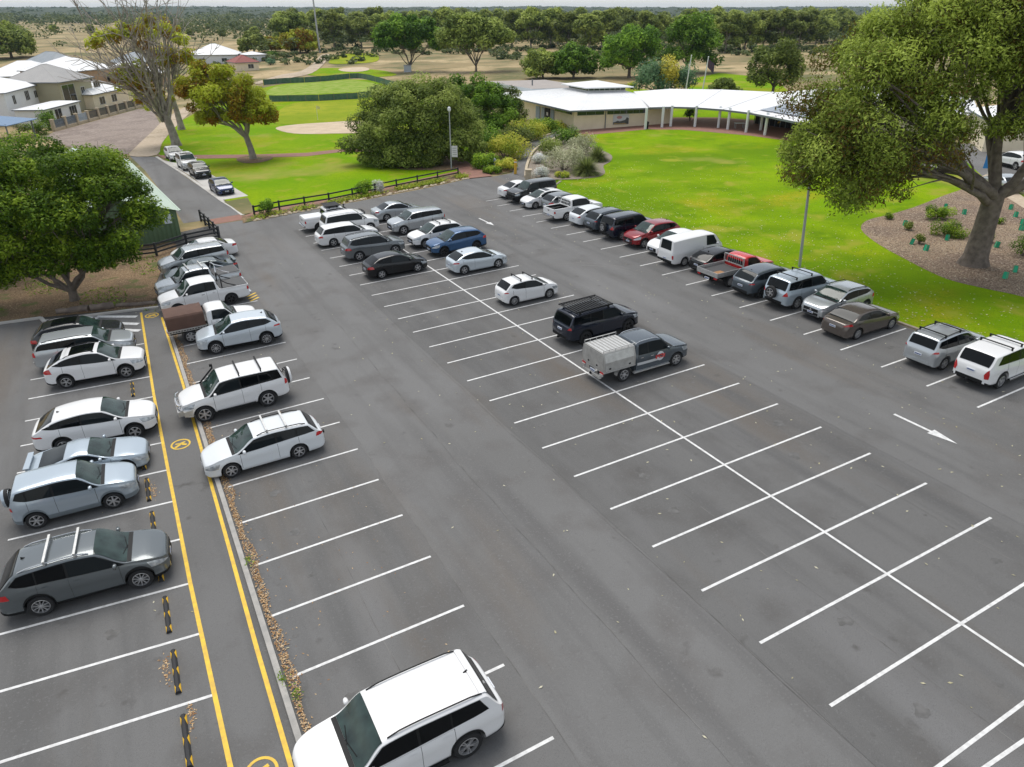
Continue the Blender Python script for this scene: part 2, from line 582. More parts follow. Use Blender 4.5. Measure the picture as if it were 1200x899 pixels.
for pts, nm in ((((47.9, -0.22), (35.31, -0.52), (28.2, -0.6), (20.3, -0.67), (6, -0.62)), 'yellow_line'), (((46.3, 0.84), (35.8, 0.87), (28.5, 0.80), (21.6, 0.73), (16.4, 0.66), (5, 0.62)), 'yellow_line')):
    mb = MB()
    for p, q in zip(pts[:-1], pts[1:]):
        pline(mb, p, q, 0.125, 0.024)
    mb.build(nm, M_YELL)['kind'] = 'structure'
# hatching in the corner of the lower bay
hb_ = MB()
for p, q in (((48.75, -2.7), (47.3, -0.5)), ((47.55, -2.6), (45.9, -0.5)), ((46.6, -2.9), (44.7, -0.5)), ((49.6, -4.2), (48.4, -2.6))):
    pline(hb_, p, q, 0.34, 0.021)
hb_.build('hatching', M_WHITE)['kind'] = 'structure'
yh = MB()
for i in range(3):
    pline(yh, (46.1 + i * .5, 6.1), (46.6 + i * .5, 6.75), 0.15, 0.021)
yh.build('yellow_hatching', M_YELL)['kind'] = 'structure'


def arrow(a0, a1, b, wd):
    mb = MB()
    d = -1 if a1 < a0 else 1
    h = a1 - d * 1.15
    pline(mb, (a0, b), (h, b), wd)
    mb.add([lot(h, b - .25, .018), lot(a1, b, .018), lot(h, b + .25, .018), lot(h + d * .0, b, .018)], [(0, 1, 3), (3, 1, 2)])
    mb.build('direction_arrow', M_WHITE)['kind'] = 'structure'


arrow(15.6, 12.75, 27.62, 0.14)
arrow(56.3, 53.4, 27.7, 0.14)


def symbol(a, b):
    mb = MB()
    n = 28
    mb.grid([[lot(a + r * math.cos(2 * math.pi * i / n), b + r * math.sin(2 * math.pi * i / n) * .92, .019) for r in (.36, .44)] for i in range(n + 1)])
    for p, q, wd in (((a - .20, b - .24), (a + .02, b + .02), .12), ((a + .02, b + .02), (a - .16, b + .22), .12), ((a + .06, b - .03), (a + .12, b + .2), .10), ((a + .10, b - .20), (a + .07, b - .03), .10)):
        pline(mb, p, q, wd, .020)
    mb.build('pedestrian_symbol', M_YELL)['kind'] = 'structure'


symbol(29.65, 0.08)
symbol(47.0, 0.34)
symbol(12.45, -0.02)

# ---- kerbs
kerb('kerb', LT(*[(47.0 - i * 1.5, 1.06 - .003 * i) for i in range(29)]), 0.17, 0.11, M_CONC, 'low grey concrete kerb beside the yellow walkway')
kerb('kerb', P((-90, 391), (0, 380), (48, 373.5)) , 0.22, 0.12, M_PALE, 'white kerb under the left tree')
kerb('kerb', P((48, 373.5), (52, 377.5), (58, 377), (110, 370), (150, 365), (186, 361)), 0.22, 0.12, M_PALE, 'white kerb running behind the logs')
kerb('kerb', LT(*[(-10 + i * 2, 36.75) for i in range(35)], (61, 37.2)) + P((657, 213)), 0.20, 0.10, mat('stained_kerb', (0.34, 0.29, 0.23), 0.9, noise=2, col2=(0.24, 0.2, 0.15)), 'concrete kerb between right car row and lawn')
kerb('kerb', P((284.5, 252.5), (272, 243), (262, 237), (220, 207), (183.5, 184)), 0.35, 0.05, M_PALE, 'pale kerb strip along the access road')
kerb('kerb', smooth_loop(P((616, 208), (617.5, 195), (624, 180), (633, 172), (650, 163), (660, 156.5)), closed=False), 0.30, 0.22, mat('limestone', (0.55, 0.46, 0.33), 0.9, noise=4, col2=(0.46, 0.38, 0.27)), 'limestone edging on the right of the club path')
kerb('kerb', smooth_loop(P((605, 187), (607.5, 177), (615, 170), (632, 162), (657, 154.6)), closed=False), 0.25, 0.2, MATS['limestone'], 'limestone edging on the left of the club path')
kerb('kerb', [(44.5, 72), (48, 64), (52, 56), (62, 45)], 0.2, 0.12, M_PALE, 'white kerb of the yard beyond the big tree')

# ---- planted and bare ground
sheet('lawn', LT((59.8, 36.9), (-10, 36.9), (-12, 60), (16, 62)) + P((1200, 300), (1160, 215), (1100, 160), (960, 168), (905, 162), (880, 159.5), (842, 156), (800, 152.5), (758, 152), (690, 158.5), (664, 157), (680, 165), (705, 190), (680, 212), (657, 212)), 0.03, M_LAWN, 'bright green lawn between the right car row and the clubhouse')
sheet('brick_forecourt', P((672, 155), (690, 158.5), (758, 152), (800, 152.5), (842, 156), (880, 159.5), (905, 163), (930, 166), (930, 145), (842, 138), (784, 138), (700, 148)), 0.045, M_BRICKP, 'red brick paving in front of the clubhouse columns')
sheet('mulch_bed', smooth_loop(P((1009, 269), (1016, 259), (1042, 252), (1072, 243), (1108, 229), (1130, 221), (1160, 205), (1192, 225), (1215, 240)) + [(62, 42), (45, 34)] + P((1260, 370), (1200, 349), (1150, 338), (1105, 326), (1058, 303), (1025, 284)), 5), 0.045, M_MULCH, 'brown bark mulch bed round the big tree')
sheet('sandy_strip', P((1125, 218), (1160, 203), (1200, 232), (1215, 243), (1200, 245), (1170, 226)), 0.055, M_DIRT, 'sandy strip beside the yard road')
sheet('garden_bed', smooth_loop(P((618, 209), (619, 197), (626, 181), (635, 173), (651, 164.5), (664, 157.5), (676, 163), (693, 173), (706, 177), (717, 183), (715, 190), (707, 195), (709, 203), (700, 208), (675, 210.5), (650, 211)), 4), 0.06, mat('pale_mulch', (0.30, 0.25, 0.20), 0.95, noise=6, col2=(0.20, 0.165, 0.13), bump=0.6), 'pale mulched garden bed beside the club path')
sheet('verge', P((285, 262), (283, 256), (298, 250), (360, 240), (440, 224), (537, 203), (556, 207.5), (500, 219.5), (420, 235), (340, 249), (300, 258.5)), 0.05, M_DMULCH, 'mulched verge under the dark rail fence')
sheet('golf_lawn', smooth_loop(P((194, 187), (184, 174), (196, 156), (228, 133), (285, 110), (330, 99), (400, 93), (470, 97), (500, 110), (560, 138), (598, 156), (578, 200), (536, 203), (440, 223.5), (360, 239.5), (300, 249), (262, 234), (228, 208)), 3), 0.03, M_GLAWN, 'striped bright green lawn of the practice course')
sheet('fence_path', P((283, 255), (298, 249), (360, 238), (440, 221.5), (536, 201), (537, 204), (440, 225), (360, 241.5), (300, 252)), 0.055, M_BRICKP, 'thin brick path behind the rail fence')
sheet('brick_path', P((184, 182.5), (300, 181.5), (360, 179.5), (405, 174.5), (470, 176), (470, 179), (405, 178), (360, 183.5), (300, 185.5), (196, 187)), 0.055, M_BRICKP, 'narrow brown brick path crossing the golf lawn')
sheet('tree_ring', smooth_loop(P((277, 187), (290, 183), (312, 183), (320, 186), (305, 191), (285, 191.5)), 4), 0.07, M_DMULCH, 'round mulch ring at the foot of the yellow tree')
sheet('tree_litter', smooth_loop(P((460, 192), (500, 186), (530, 184), (536, 198), (500, 200), (470, 199)), 4), 0.07, M_DMULCH, 'leaf litter under the rounded dark tree')
sheet('brick_path', P((524, 184), (540, 186), (577, 207), (548, 210), (535, 199)), 0.075, M_BRICKP, 'brick path leading in from the car park beside the light pole')
sheet('brick_threshold', P((245, 257.5), (281, 251.5), (290, 256.7), (249, 263.5)), 0.02, M_BRICKP, 'brick threshold across the mouth of the access road')
sheet('parking_bay', P((192, 188.5), (232, 196), (262, 213), (291, 230), (259, 235), (224, 207)), 0.04, M_PALE, 'pale concrete parking bay beside the golf lawn')
sheet('dry_verge', P((262, 237), (290, 232), (300, 249), (285, 252)), 0.05, M_DRY, 'dry grass corner by the access road')
sheet('bunker', smooth_loop(P((323, 151), (340, 147), (380, 144), (425, 142), (455, 147), (440, 155), (390, 157), (345, 157)), 4), 0.06, M_SAND, 'pale sand bunker in the golf lawn')
sheet('putting_green', smooth_loop(P((318, 142), (345, 121), (420, 117), (470, 122), (450, 138), (400, 142), (350, 146)), 4), 0.055, M_FAIR, 'smooth pale putting green round the flag')
sheet('putting_green', smooth_loop(P((312, 111), (330, 100), (400, 94), (440, 98), (446, 106), (400, 109), (350, 111.5)), 4), 0.055, mat('netted_green', (0.17, 0.29, 0.015), 0.9, noise=0.5, col2=(0.33, 0.38, 0.10), spec=.05, detail=8), 'netted green with pale worn spots')
sheet('fairway', smooth_loop(P((352, 86), (380, 80), (440, 82), (465, 88), (430, 91), (380, 90)), 4), 0.08, M_GLAWN, 'green strip beyond the netted green', far=True)
sheet('fairway', smooth_loop(P((385, 74), (400, 64), (438, 63), (442, 72), (410, 75)), 4), 0.10, M_FAIR, 'far tee of pale green grass', far=True)
sheet('bunker', smooth_loop(P((398, 81), (425, 79), (433, 82), (420, 84.5), (402, 84)), 4), 0.12, M_SAND, 'far sand bunker on the golf course', far=True)
sheet('fairway', P((700, 107), (740, 103), (800, 112), (815, 92), (842, 86), (905, 92), (930, 112), (905, 120), (780, 122)), 0.10, M_GLAWN, 'green fairway behind the clubhouse', far=True)
sheet('fairway', P((758, 152.5), (905, 150), (905, 124), (700, 124), (740, 140)), 0.025, M_LAWN, 'lawn behind the open verandah')
sheet('sand_track', smooth_loop(P((300, 97), (330, 88), (352, 84), (368, 74), (376, 65), (386, 64), (380, 75), (366, 86), (345, 91), (322, 95), (304, 99)), 3), 0.14, M_DIRT, 'pale sandy track winding to the golf course', far=True)
sheet('gravel_lot', P((52, 162), (62, 155.5), (162, 128), (178, 128), (188, 146), (168, 165), (150, 181), (120, 178), (80, 172)), 0.04, M_GRAVEL, 'purplish gravel lot before the house fence', far=False)
sheet('dirt_track', smooth_loop(P((152, 183), (160, 172), (178, 155), (196, 138), (225, 122), (240, 122), (226, 130), (205, 150), (190, 168), (184, 182)), 3), 0.06, M_DIRT, 'sandy track between gravel lot and golf lawn')
sheet('mulch_bank', P((-80, 260), (60, 262), (170, 268), (207, 287), (206, 300), (190, 316), (184, 330), (185, 360), (48, 372.5), (-90, 390)), 0.03, M_DMULCH, 'leaf-littered bank under the left tree')
sheet('shrub_bank', smooth_loop(P((560, 190), (575, 204), (600, 201), (604, 187), (606, 177), (614, 169.5), (631, 161.5), (656, 154), (640, 150), (600, 142), (570, 160)), 4), 0.06, M_DMULCH, 'planted bank left of the club path')

# ---- oil drips in the bays and scrubbed tyre arcs, each with its own outline
M_OIL = mat('oil_stain', (0.078, 0.076, 0.073), 0.7, noise=5, col2=(0.132, 0.129, 0.126), detail=9)
rs = np.random.RandomState(31)
om = MB()
spots = [(20.06 - 2.3875 * k + rs.normal() * .25, b + rs.normal() * .5) for k in range(-12, 7) for b in (15.2, 22.2) if rs.uniform() < .7]
spots += [(39.5 - 2.588 * k + rs.normal() * .2, 2.6 + rs.normal() * .4) for k in range(0, 12)] + [(33.8, -3.4), (36.4, -3.2), (24.2, -3.6), (19.2, -3.0), (16.6, -3.3), (26.6, 30.5), (20.1, 33.5), (9.2, 26.0), (30.6, 26.5)]
for a, b in spots:
    r = rs.uniform(.05, .22)
    ph = rs.uniform(0, 6, 3)
    om.poly([lot(a + r * (1 + .35 * math.sin(2 * t + ph[0]) + .2 * math.sin(5 * t + ph[1])) * math.cos(t), b + r * (1 + .3 * math.sin(3 * t + ph[2])) * math.sin(t) * 1.2, .0156) for t in np.linspace(0, 6.283, 15)[:-1]])
tag(om.build('oil_stains', M_OIL), 'dark oil drips in the parking bays', None, None, 'stuff')
M_SCUFF = mat('tyre_scuff', (0.140, 0.136, 0.131), 0.8, noise=3, col2=(0.175, 0.170, 0.164), detail=8)
tm_ = MB()
for a0, b0, rad, t0, t1 in ((36.0, 24.5, 5.5, .2, 1.5), (36.3, 24.9, 5.5, .15, 1.4), (48, 10, 7, 3.4, 4.6), (25, 29, 5, .6, 1.8)):
    rows = []
    for i in range(19):
        t = t0 + (t1 - t0) * i / 18
        wd = .09 * math.sin(math.pi * i / 18) + .004
        rows.append([lot(a0 + (rad + e) * math.cos(t), b0 + (rad + e) * math.sin(t), .0152) for e in (-wd, wd)])
    tm_.grid(rows)
tag(tm_.build('tyre_scuffs', M_SCUFF), 'faint curved tyre scuffs on the asphalt', None, None, 'stuff')
# ================================================================== BUILDINGS
M_WROOF = mat('white_metal_roof', (0.80, 0.80, 0.80), 0.5, noise=.8, col2=(0.74, 0.745, 0.75))
M_GROOF = mat('grey_metal_roof', (0.33, 0.32, 0.31), 0.6, noise=.6, col2=(0.29, 0.285, 0.28))
M_BROOF = mat('blue_grey_roof', (0.27, 0.30, 0.33), 0.6, noise=.6, col2=(0.23, 0.26, 0.285))
M_TROOF = mat('taupe_roof', (0.36, 0.32, 0.29), 0.7, noise=.5, col2=(0.31, 0.275, 0.25))
M_RROOF = mat('red_tile_roof', (0.30, 0.09, 0.075), 0.8, noise=2, col2=(0.24, 0.07, 0.06))
M_CREAM = mat('cream_render', (0.86, 0.75, 0.57), 0.9, noise=1.2, col2=(0.80, 0.69, 0.51))
M_WWALL = mat('white_render', (0.74, 0.76, 0.78), 0.9, noise=1.0, col2=(0.70, 0.72, 0.74))
M_OLIVE = mat('olive_render', (0.42, 0.39, 0.27), 0.9)
M_TAUPE = mat('taupe_render', (0.27, 0.25, 0.22), 0.9)
M_TAN = mat('tan_brick', (0.48, 0.32, 0.20), 0.9, noise=5, col2=(0.42, 0.28, 0.18))
M_FASC = mat('grey_fascia', (0.16, 0.18, 0.20), 0.6)
M_WINDOW = mat('window_glass', (0.025, 0.03, 0.035), 0.06, spec=0.7)
M_FRAME = mat('white_frame', (0.70, 0.71, 0.72), 0.5)
M_COLW = mat('white_column', (0.74, 0.76, 0.78), 0.6)
M_SHUT = mat('blue_grey_shutter', (0.30, 0.36, 0.42), 0.6)
M_PLATEG = mat('dark_interior', (0.03, 0.028, 0.026), 0.9)
M_SOLAR = mat('solar_panel', (0.14, 0.17, 0.22), 0.12, 0.2, 0.8)
M_LIME = MATS['limestone']
M_SHED = mat('green_shed_wall', (0.115, 0.185, 0.095), 0.6)
M_SHEDR = mat('pale_green_roof', (0.46, 0.55, 0.46), 0.55, noise=.6, col2=(0.42, 0.51, 0.42))
M_FENCE = mat('dark_fence_paint', (0.030, 0.033, 0.036), 0.7)
M_STEEL = mat('galvanised_steel', (0.42, 0.44, 0.46), 0.5, 0.3)


def frame(o, ex, ey):
    """matrix with local x along ex, y along ey (horizontal), z up"""
    ex = Vector(ex).normalized()
    ey = Vector((0, 0, 1)).cross(ex)
    return Matrix(((ex.x, ey.x, 0, o[0]), (ex.y, ey.y, 0, o[1]), (ex.z, ey.z, 1, o[2]), (0, 0, 0, 1)))


def window(root, x, z, w, h, face, m=None, bars=1):
    """window on the y=face wall of a building's frame, looking towards -y"""
    mb = MB()
    y = face
    t = .06
    for a, b, c, d in ((x, x + w, z, z + t), (x, x + w, z + h - t, z + h), (x, x + t, z + t, z + h - t), (x + w - t, x + w, z + t, z + h - t)):
        mb.box(a, b, y - .07, y + .02, c, d)
    for i in range(bars):
        xx = x + w * (i + 1) / (bars + 1)
        mb.box(xx - .025, xx + .025, y - .06, y + .02, z + t, z + h - t)
    fr = mb.build('window', m or M_FRAME, root)
    mb = MB()
    mb.box(x + t, x + w - t, y - .03, y - .01, z + t, z + h - t)
    mb.build('pane', M_WINDOW, fr)
    return fr


def hip_roof(root, x0, x1, y0, y1, z, rise, ov, m, fas=M_FASC, name='roof'):
    x0, x1, y0, y1 = x0 - ov, x1 + ov, y0 - ov, y1 + ov
    dx, dy = x1 - x0, y1 - y0
    mb = MB()
    r = min(dx, dy) / 2
    if dx >= dy:
        a, b = (x0 + r, (y0 + y1) / 2, z + rise), (x1 - r, (y0 + y1) / 2, z + rise)
    else:
        a, b = ((x0 + x1) / 2, y0 + r, z + rise), ((x0 + x1) / 2, y1 - r, z + rise)
    c = [(x0, y0, z), (x1, y0, z), (x1, y1, z), (x0, y1, z)]
    if dx >= dy:
        f = [(0, 1, 5, 4), (1, 2, 5), (2, 3, 4, 5), (3, 0, 4)]
    else:
        f = [(0, 1, 4), (1, 2, 5, 4), (2, 3, 5), (3, 0, 4, 5)]
    mb.add(c + [a, b], f + [(3, 2, 1, 0)])
    ro = mb.build(name, m, root)
    g = MB()
    for p, q in zip(c, c[1:] + c[:1]):
        g.bar((p[0], p[1], z - .08), (q[0], q[1], z - .08), .10, .18)
    g.build('gutter', fas, ro)
    rc = MB()
    for i, j in (((0, 4), (1, 5), (2, 5), (3, 4)) if dx >= dy else ((0, 4), (1, 4), (2, 5), (3, 5))):
        rc.bar(c[i], (a, b)[j - 4], .16, .05)
    if (Vector(a) - Vector(b)).length > .2:
        rc.bar(a, b, .16, .06)
    rc.build('ridge_cap', m, ro)
    return ro


def house(name, label, o, ex, w, d, wall_h, rise, wm, rm, wins=(), ov=.5, fas=M_FASC, group=None, cat='house'):
    M = frame(o, ex, None)
    root = empty(name, M)
    tag(root, label, cat, group)
    mb = MB()
    mb.box(0, w, 0, d, -1.5, wall_h)
    mb.build('wall', wm, root)
    hip_roof(root, 0, w, 0, d, wall_h, rise, ov, rm, fas)
    for q in wins:
        if q[0] == 'f':
            window(root, *q[1:5], 0, bars=q[5] if len(q) > 5 else 1)
        else:                                      # on the x = w side
            sub = MB()
            x, z, ww, h = q[1:5]
            sub.box(w - .02, w + .07, x, x + ww, z, z + h)
            f_ = sub.build('window', M_FRAME, root)
            sub = MB()
            sub.box(w + .07, w + .075, x + .07, x + ww - .07, z + .07, z + h - .07)
            sub.build('pane', M_WINDOW, f_)
    return root


# ---- clubhouse
F0 = gp(672, 153.5)
U = Vector((15.2, 4.4, 0)).normalized()
V = Vector((-.42, .907, 0)).normalized()
zg = F0.z
hall = empty('clubhouse', Matrix.Translation(F0))
tag(hall, 'low cream clubhouse with a sweeping white roof, lantern and columned verandah', 'building')


def C3(u, v, z):
    """clubhouse point: u along the front wall, v along the side wall, relative to the front corner"""
    p = U * u + V * v
    return Vector((p.x, p.y, z))


def prism(pts, z0, z1):
    mb = MB()
    n = len(pts)
    vs = [(p[0], p[1], z0) for p in pts] + [(p[0], p[1], z1) for p in pts]
    mb.add(vs, [tuple(range(n))[::-1], tuple(range(n, 2 * n))] + [(i, (i + 1) % n, n + (i + 1) % n, n + i) for i in range(n)])
    return mb


prism([C3(0, 0, 0), C3(16.0, 0, 0), C3(16.0, 8, 0), C3(15, 20, 0), C3(0, 20, 0)], -.5, 3.0).build('wall', M_CREAM, hall)
# strip windows under the eaves
for u0, u1 in ((.5, 4.8), (5.3, 11.6)):
    mb = MB()
    a, b = C3(u0, -.03, 2.45), C3(u1, -.03, 2.45)
    mb.bar(a, b, .05, .62)
    f_ = mb.build('window', M_FASC, hall)
    mb = MB()
    n = 6 if u1 - u0 > 5 else 3
    for i in range(n):
        p, q = u0 + (u1 - u0) * i / n + .05, u0 + (u1 - u0) * (i + 1) / n - .05
        mb.bar(C3(p, -.065, 2.45), C3(q, -.065, 2.45), .02, .5)
    mb.build('pane', M_WINDOW, f_)
mb = MB()
mb.bar(C3(-.03, 6.0, 2.5), C3(-.03, .6, 2.5), .05, .55)
f_ = mb.build('window', M_FASC, hall)
mb = MB()
for i in range(4):
    mb.bar(C3(-.065, .7 + i * 1.32, 2.5), C3(-.065, 1.9 + i * 1.32, 2.5), .02, .44)
mb.build('pane', M_WINDOW, f_)
# downpipes and the picture on the front wall
for u in (5.05,):
    mb = MB()
    mb.tube([C3(u, -.08, 0), C3(u, -.08, 2.9)], .06, 8)
    mb.build('downpipe', M_FASC, hall)
pb = MB()
pb.bar(C3(6.3, -.06, 1.35), C3(8.9, -.06, 1.35), .05, 1.45)
po = pb.build('wall_picture', mat('picture_sky', (0.55, 0.57, 0.62), .6, noise=1.2, col2=(0.66, 0.67, 0.70)), hall)
pb = MB()
pts = [(10.95, .72), (14.0, .72), (14.0, 1.75), (13.6, 1.95), (13.3, 1.5), (12.7, 1.35), (12.2, 1.25), (11.8, 1.4), (11.4, 1.2), (10.95, 1.15)]
pm_ = lambda u, z: (6.33 + (u - 10.95) * .83, .66 + (z - .70) * .80)
pb.poly([C3(pm_(u, z)[0], -.092, pm_(u, z)[1]) for u, z in pts])
pb.build('picture_trees', mat('picture_dark', (0.06, 0.065, 0.06), .6, noise=4, col2=(.11, .11, .10)), po)
pb = MB()
pb.poly([C3(pm_(u, z)[0], -.096, pm_(u, z)[1]) for u, z in ((10.95, .70), (13.9, .70), (13.2, .95), (12, .88), (11.2, .98))])
pb.build('picture_ground', mat('picture_ochre', (0.36, 0.26, 0.10), .6), po)
pb = MB()
pb.poly([C3(7.3 + .45 * math.cos(a), -.098, 1.68 + .22 * math.sin(a)) for a in np.linspace(0, 6.283, 14)[:-1]])
pb.build('picture_sign', mat('picture_pink', (0.50, 0.26, 0.26), .6), po)
# door with shutters on the left wall
mb = MB()
mb.bar(C3(-.05, 9.2, 1.2), C3(-.05, 7.6, 1.2), .10, 2.3)
d_ = mb.build('door', M_PLATEG, hall)
for v0, v1 in ((7.2, 6.2), (10.4, 9.4), (12.4, 11.0)):
    mb = MB()
    mb.bar(C3(-.10, v0, 1.15), C3(-.10, v1, 1.15), .12, 2.3)
    mb.build('shutter', M_SHUT, hall)
mb = MB()
mb.bar(C3(-.11, 8.7, 1.5), C3(-.11, 8.1, 1.5), .02, .5)
mb.build('door_notice', mat('notice_paper', (.7, .68, .62), .8), d_)
# main roof: low planes rising to the lantern
e = 1.35
ez, rz_ = 3.05, 4.7
rp = [C3(-e, -e, ez), C3(11.6, -e, ez), C3(17.2, 1.0, ez - .1), C3(17.2, 9, ez), C3(16.5, 24, ez), C3(-e, 26, ez)]
lc = [C3(6.3, 7.6, rz_), C3(12.6, 7.6, rz_), C3(12.6, 14.0, rz_), C3(6.3, 14.0, rz_)]
mb = MB()
vs = rp + lc
mb.add(vs, [(0, 1, 7, 6), (1, 2, 7), (2, 3, 8, 7), (3, 4, 8), (4, 5, 9, 8), (5, 0, 6, 9), (6, 7, 8, 9), (5, 4, 3, 2, 1, 0)])
roof = mb.build('roof', M_WROOF, hall)
g = MB()
for p, q in zip(rp, rp[1:] + rp[:1]):
    g.bar(p - Vector((0, 0, .11)), q - Vector((0, 0, .11)), .09, .22)
g.build('gutter', M_FASC, roof)
ribs = MB()
for i in range(1, 16):
    p, q = rp[0].lerp(rp[1], i / 16), lc[0].lerp(lc[1], i / 16)
    ribs.bar(p, q, .05, .04)
for i in range(1, 24):
    p, q = rp[0].lerp(rp[5], i / 24), lc[0].lerp(lc[3], i / 24)
    ribs.bar(p, q, .05, .04)
tag(ribs.build('roof_seam', M_WROOF, roof), None, None, None, 'stuff')
mb = prism(lc, rz_ - .35, rz_ + .62)
ln = mb.build('lantern', M_FRAME, hall)
lw = MB()
for a, b in zip(lc, lc[1:] + lc[:1]):
    d = (b - a).normalized()
    n = Vector((d.y, -d.x, 0))
    if n.dot(a - C3(9.45, 10.8, 0)) < 0:
        n = -n
    for i in range(7):
        p, q = a.lerp(b, (i + .06) / 7), a.lerp(b, (i + .94) / 7)
        lw.bar(p + n * .03 + Vector((0, 0, .32)), q + n * .03 + Vector((0, 0, .32)), .03, .42)
lw.build('lantern_window', M_WINDOW, ln)
ctr = C3(9.45, 10.8, 0)
lo = [ctr + (p - ctr) * 1.28 for p in [Vector((q.x, q.y, 0)) for q in lc]]
lo = [Vector((p.x, p.y, rz_ + .62)) for p in lo]
mb = MB()
mb.add(lo + [Vector((ctr.x, ctr.y, rz_ + 1.35))], [(0, 1, 4), (1, 2, 4), (2, 3, 4), (3, 0, 4), (3, 2, 1, 0)])
lr = mb.build('lantern_roof', M_WROOF, ln)
g = MB()
for p, q in zip(lo, lo[1:] + lo[:1]):
    g.bar(p - Vector((0, 0, .08)), q - Vector((0, 0, .08)), .08, .16)
g.build('gutter', M_FRAME, lr)
# flat annex behind on the left
ap = [C3(3.8, 21.2, 0), C3(14, 21.4, 0), C3(13, 37, 0), C3(2.4, 37, 0)]
prism(ap, -.5, 3.5).build('annex', M_TAUPE, hall)
a2 = [Vector((p.x, p.y, 0)) for p in [C3(3.0, 20.5, 0), C3(14.8, 20.7, 0), C3(13.8, 38, 0), C3(1.5, 38, 0)]]
an = prism(a2, 3.5, 4.05).build('annex_fascia', mat('pale_fascia', (.50, .54, .56), .6), hall)
a3 = [p * .96 + (a2[0] + a2[1] + a2[2] + a2[3]) * .01 for p in a2]
prism(a3, 4.052, 4.09).build('annex_roof', M_TROOF, an)
mb = MB()
mb.tube([C3(6, 27, 4.0), C3(6, 27, 5.1)], .12, 8)
mb.build('roof_vent', M_FASC, an)
# curved verandah wing
front = [(20.5, 114.6), (24.2, 114.9), (27.6, 113.6), (31.2, 110.4), (34.0, 106.0), (35.6, 101.4), (37.0, 96.5), (39.5, 92.0)]
fp, bp = [], []
for i, p in enumerate(front):
    q0, q1 = front[max(0, i - 1)], front[min(len(front) - 1, i + 1)]
    d = Vector((q1[0] - q0[0], q1[1] - q0[1], 0)).normalized()
    n = Vector((-d.y, d.x, 0))
    fp.append(Vector((p[0], p[1], 0)) - n * .9)
    bp.append(Vector((p[0], p[1], 0)) + n * ((10.0, 10.5, 11, 11.5, 12, 14, 16, 18)[i]))
Z = lambda p, z: Vector((p.x - F0.x, p.y - F0.y, G(p.x, p.y) * .5 + F0.z * .5 - zg + z))
mb = MB()
top = [[Z(a, 3.05), Z(a.lerp(b, .5), 3.78 - .12 * (i == 0)), Z(b, 4.5 - .25 * (i == 0))] for i, (a, b) in enumerate(zip(fp, bp))]
mb.grid(top)
mb.grid([[p - Vector((0, 0, .12)) for p in r] for r in top])
vr = mb.build('verandah_roof', M_WROOF, hall)
g = MB()
for a, b in zip(fp[:-1], fp[1:]):
    g.bar(Z(a, 2.92), Z(b, 2.92), .12, .24)
g.build('gutter', M_FASC, vr)
g = MB()
for i, r in enumerate(top[1:-1]):
    g.bar(r[0] + Vector((0, 0, .03)), r[1] + Vector((0, 0, .03)), .12, .06)
    g.bar(r[1] + Vector((0, 0, .03)), r[2] + Vector((0, 0, .03)), .12, .06)
tag(g.build('roof_seam', M_WROOF, vr), None, None, None, 'stuff')
cm = MB()
cm.lathe([(.20, -.3), (.20, 3.0)], 12)
cmesh = cm.mesh('column', M_COLW, 40)
for px, py in ((756, 151.7), (775.5, 149.7), (785.6, 148.5), (814, 149), (841.5, 150), (852.5, 152), (874, 155.5), (896, 158.8), (891, 153)):
    p = gp(px, py)
    link('column', cmesh, hall, Matrix.Translation((p.x - F0.x, p.y - F0.y, p.z - zg)))
# glazed back wall of the verandah and the big right wing
iw = MB()
for a, b in ((Vector((36.8, 114.2, 0)), Vector((38.9, 110.2, 0))), (Vector((38.9, 110.2, 0)), Vector((41.5, 105.0, 0)))):
    n = 5
    for i in range(n):
        p, q = Z(a.lerp(b, i / n), 1.4), Z(a.lerp(b, (i + .92) / n), 1.4)
        iw.bar(p, q, .08, 3.0)
f_ = iw.build('glazed_wall', M_PLATEG, hall)
fr_ = MB()
for i in range(11):
    p = Vector((36.6, 114.0, 0)).lerp(Vector((41.3, 104.9, 0)), i / 10)
    fr_.box(Z(p, 0).x - .05, Z(p, 0).x + .05, Z(p, 0).y - .05, Z(p, 0).y + .05, -.2, 3.0)
fr_.build('mullion', M_FASC, f_)
wp_ = [Vector((41.5, 105.0, 0)), Vector((58, 96, 0)), Vector((66, 112, 0)), Vector((44, 124, 0))]
prism([Z(p, 0) for p in wp_], -1, 3.6).build('wing_wall', M_CREAM, hall)
wo_ = [Vector((38.2, 105.5, 0)), Vector((58.6, 94.6, 0)), Vector((67.8, 112.4, 0)), Vector((43, 126, 0))]
mid = Vector((0, 0, 0))
for p in wo_:
    mid += p / 4
mb = MB()
mb.add([Z(p, 3.6) for p in wo_] + [Z(wo_[0].lerp(mid, .75), 6.0), Z(wo_[2].lerp(mid, .75), 6.0)], [(0, 1, 4), (1, 2, 5, 4), (2, 3, 5), (3, 0, 4, 5), (3, 2, 1, 0)])
wr = mb.build('wing_roof', M_WROOF, hall)
sp = MB()
A_, B_, D_ = top[4][0].lerp(top[4][1], .25), top[6][0].lerp(top[6][1], .25), top[4][0].lerp(top[4][1], .95)
for i in range(4):
    for j in range(2):
        o = A_.lerp(B_, i / 4 + .01) + (D_ - A_) * (j / 2 + .01) + Vector((0, 0, .12))
        e1, e2 = (B_ - A_) * .235, (D_ - A_) * .47
        sp.add([o, o + e1, o + e1 + e2, o + e2, o - Vector((0, 0, .05)), o + e1 - Vector((0, 0, .05)), o + e1 + e2 - Vector((0, 0, .05)), o + e2 - Vector((0, 0, .05))], [(0, 1, 2, 3), (0, 1, 5, 4), (1, 2, 6, 5), (2, 3, 7, 6), (3, 0, 4, 7)])
        sp.build('solar_panel', M_SOLAR, vr)
        sp = MB()

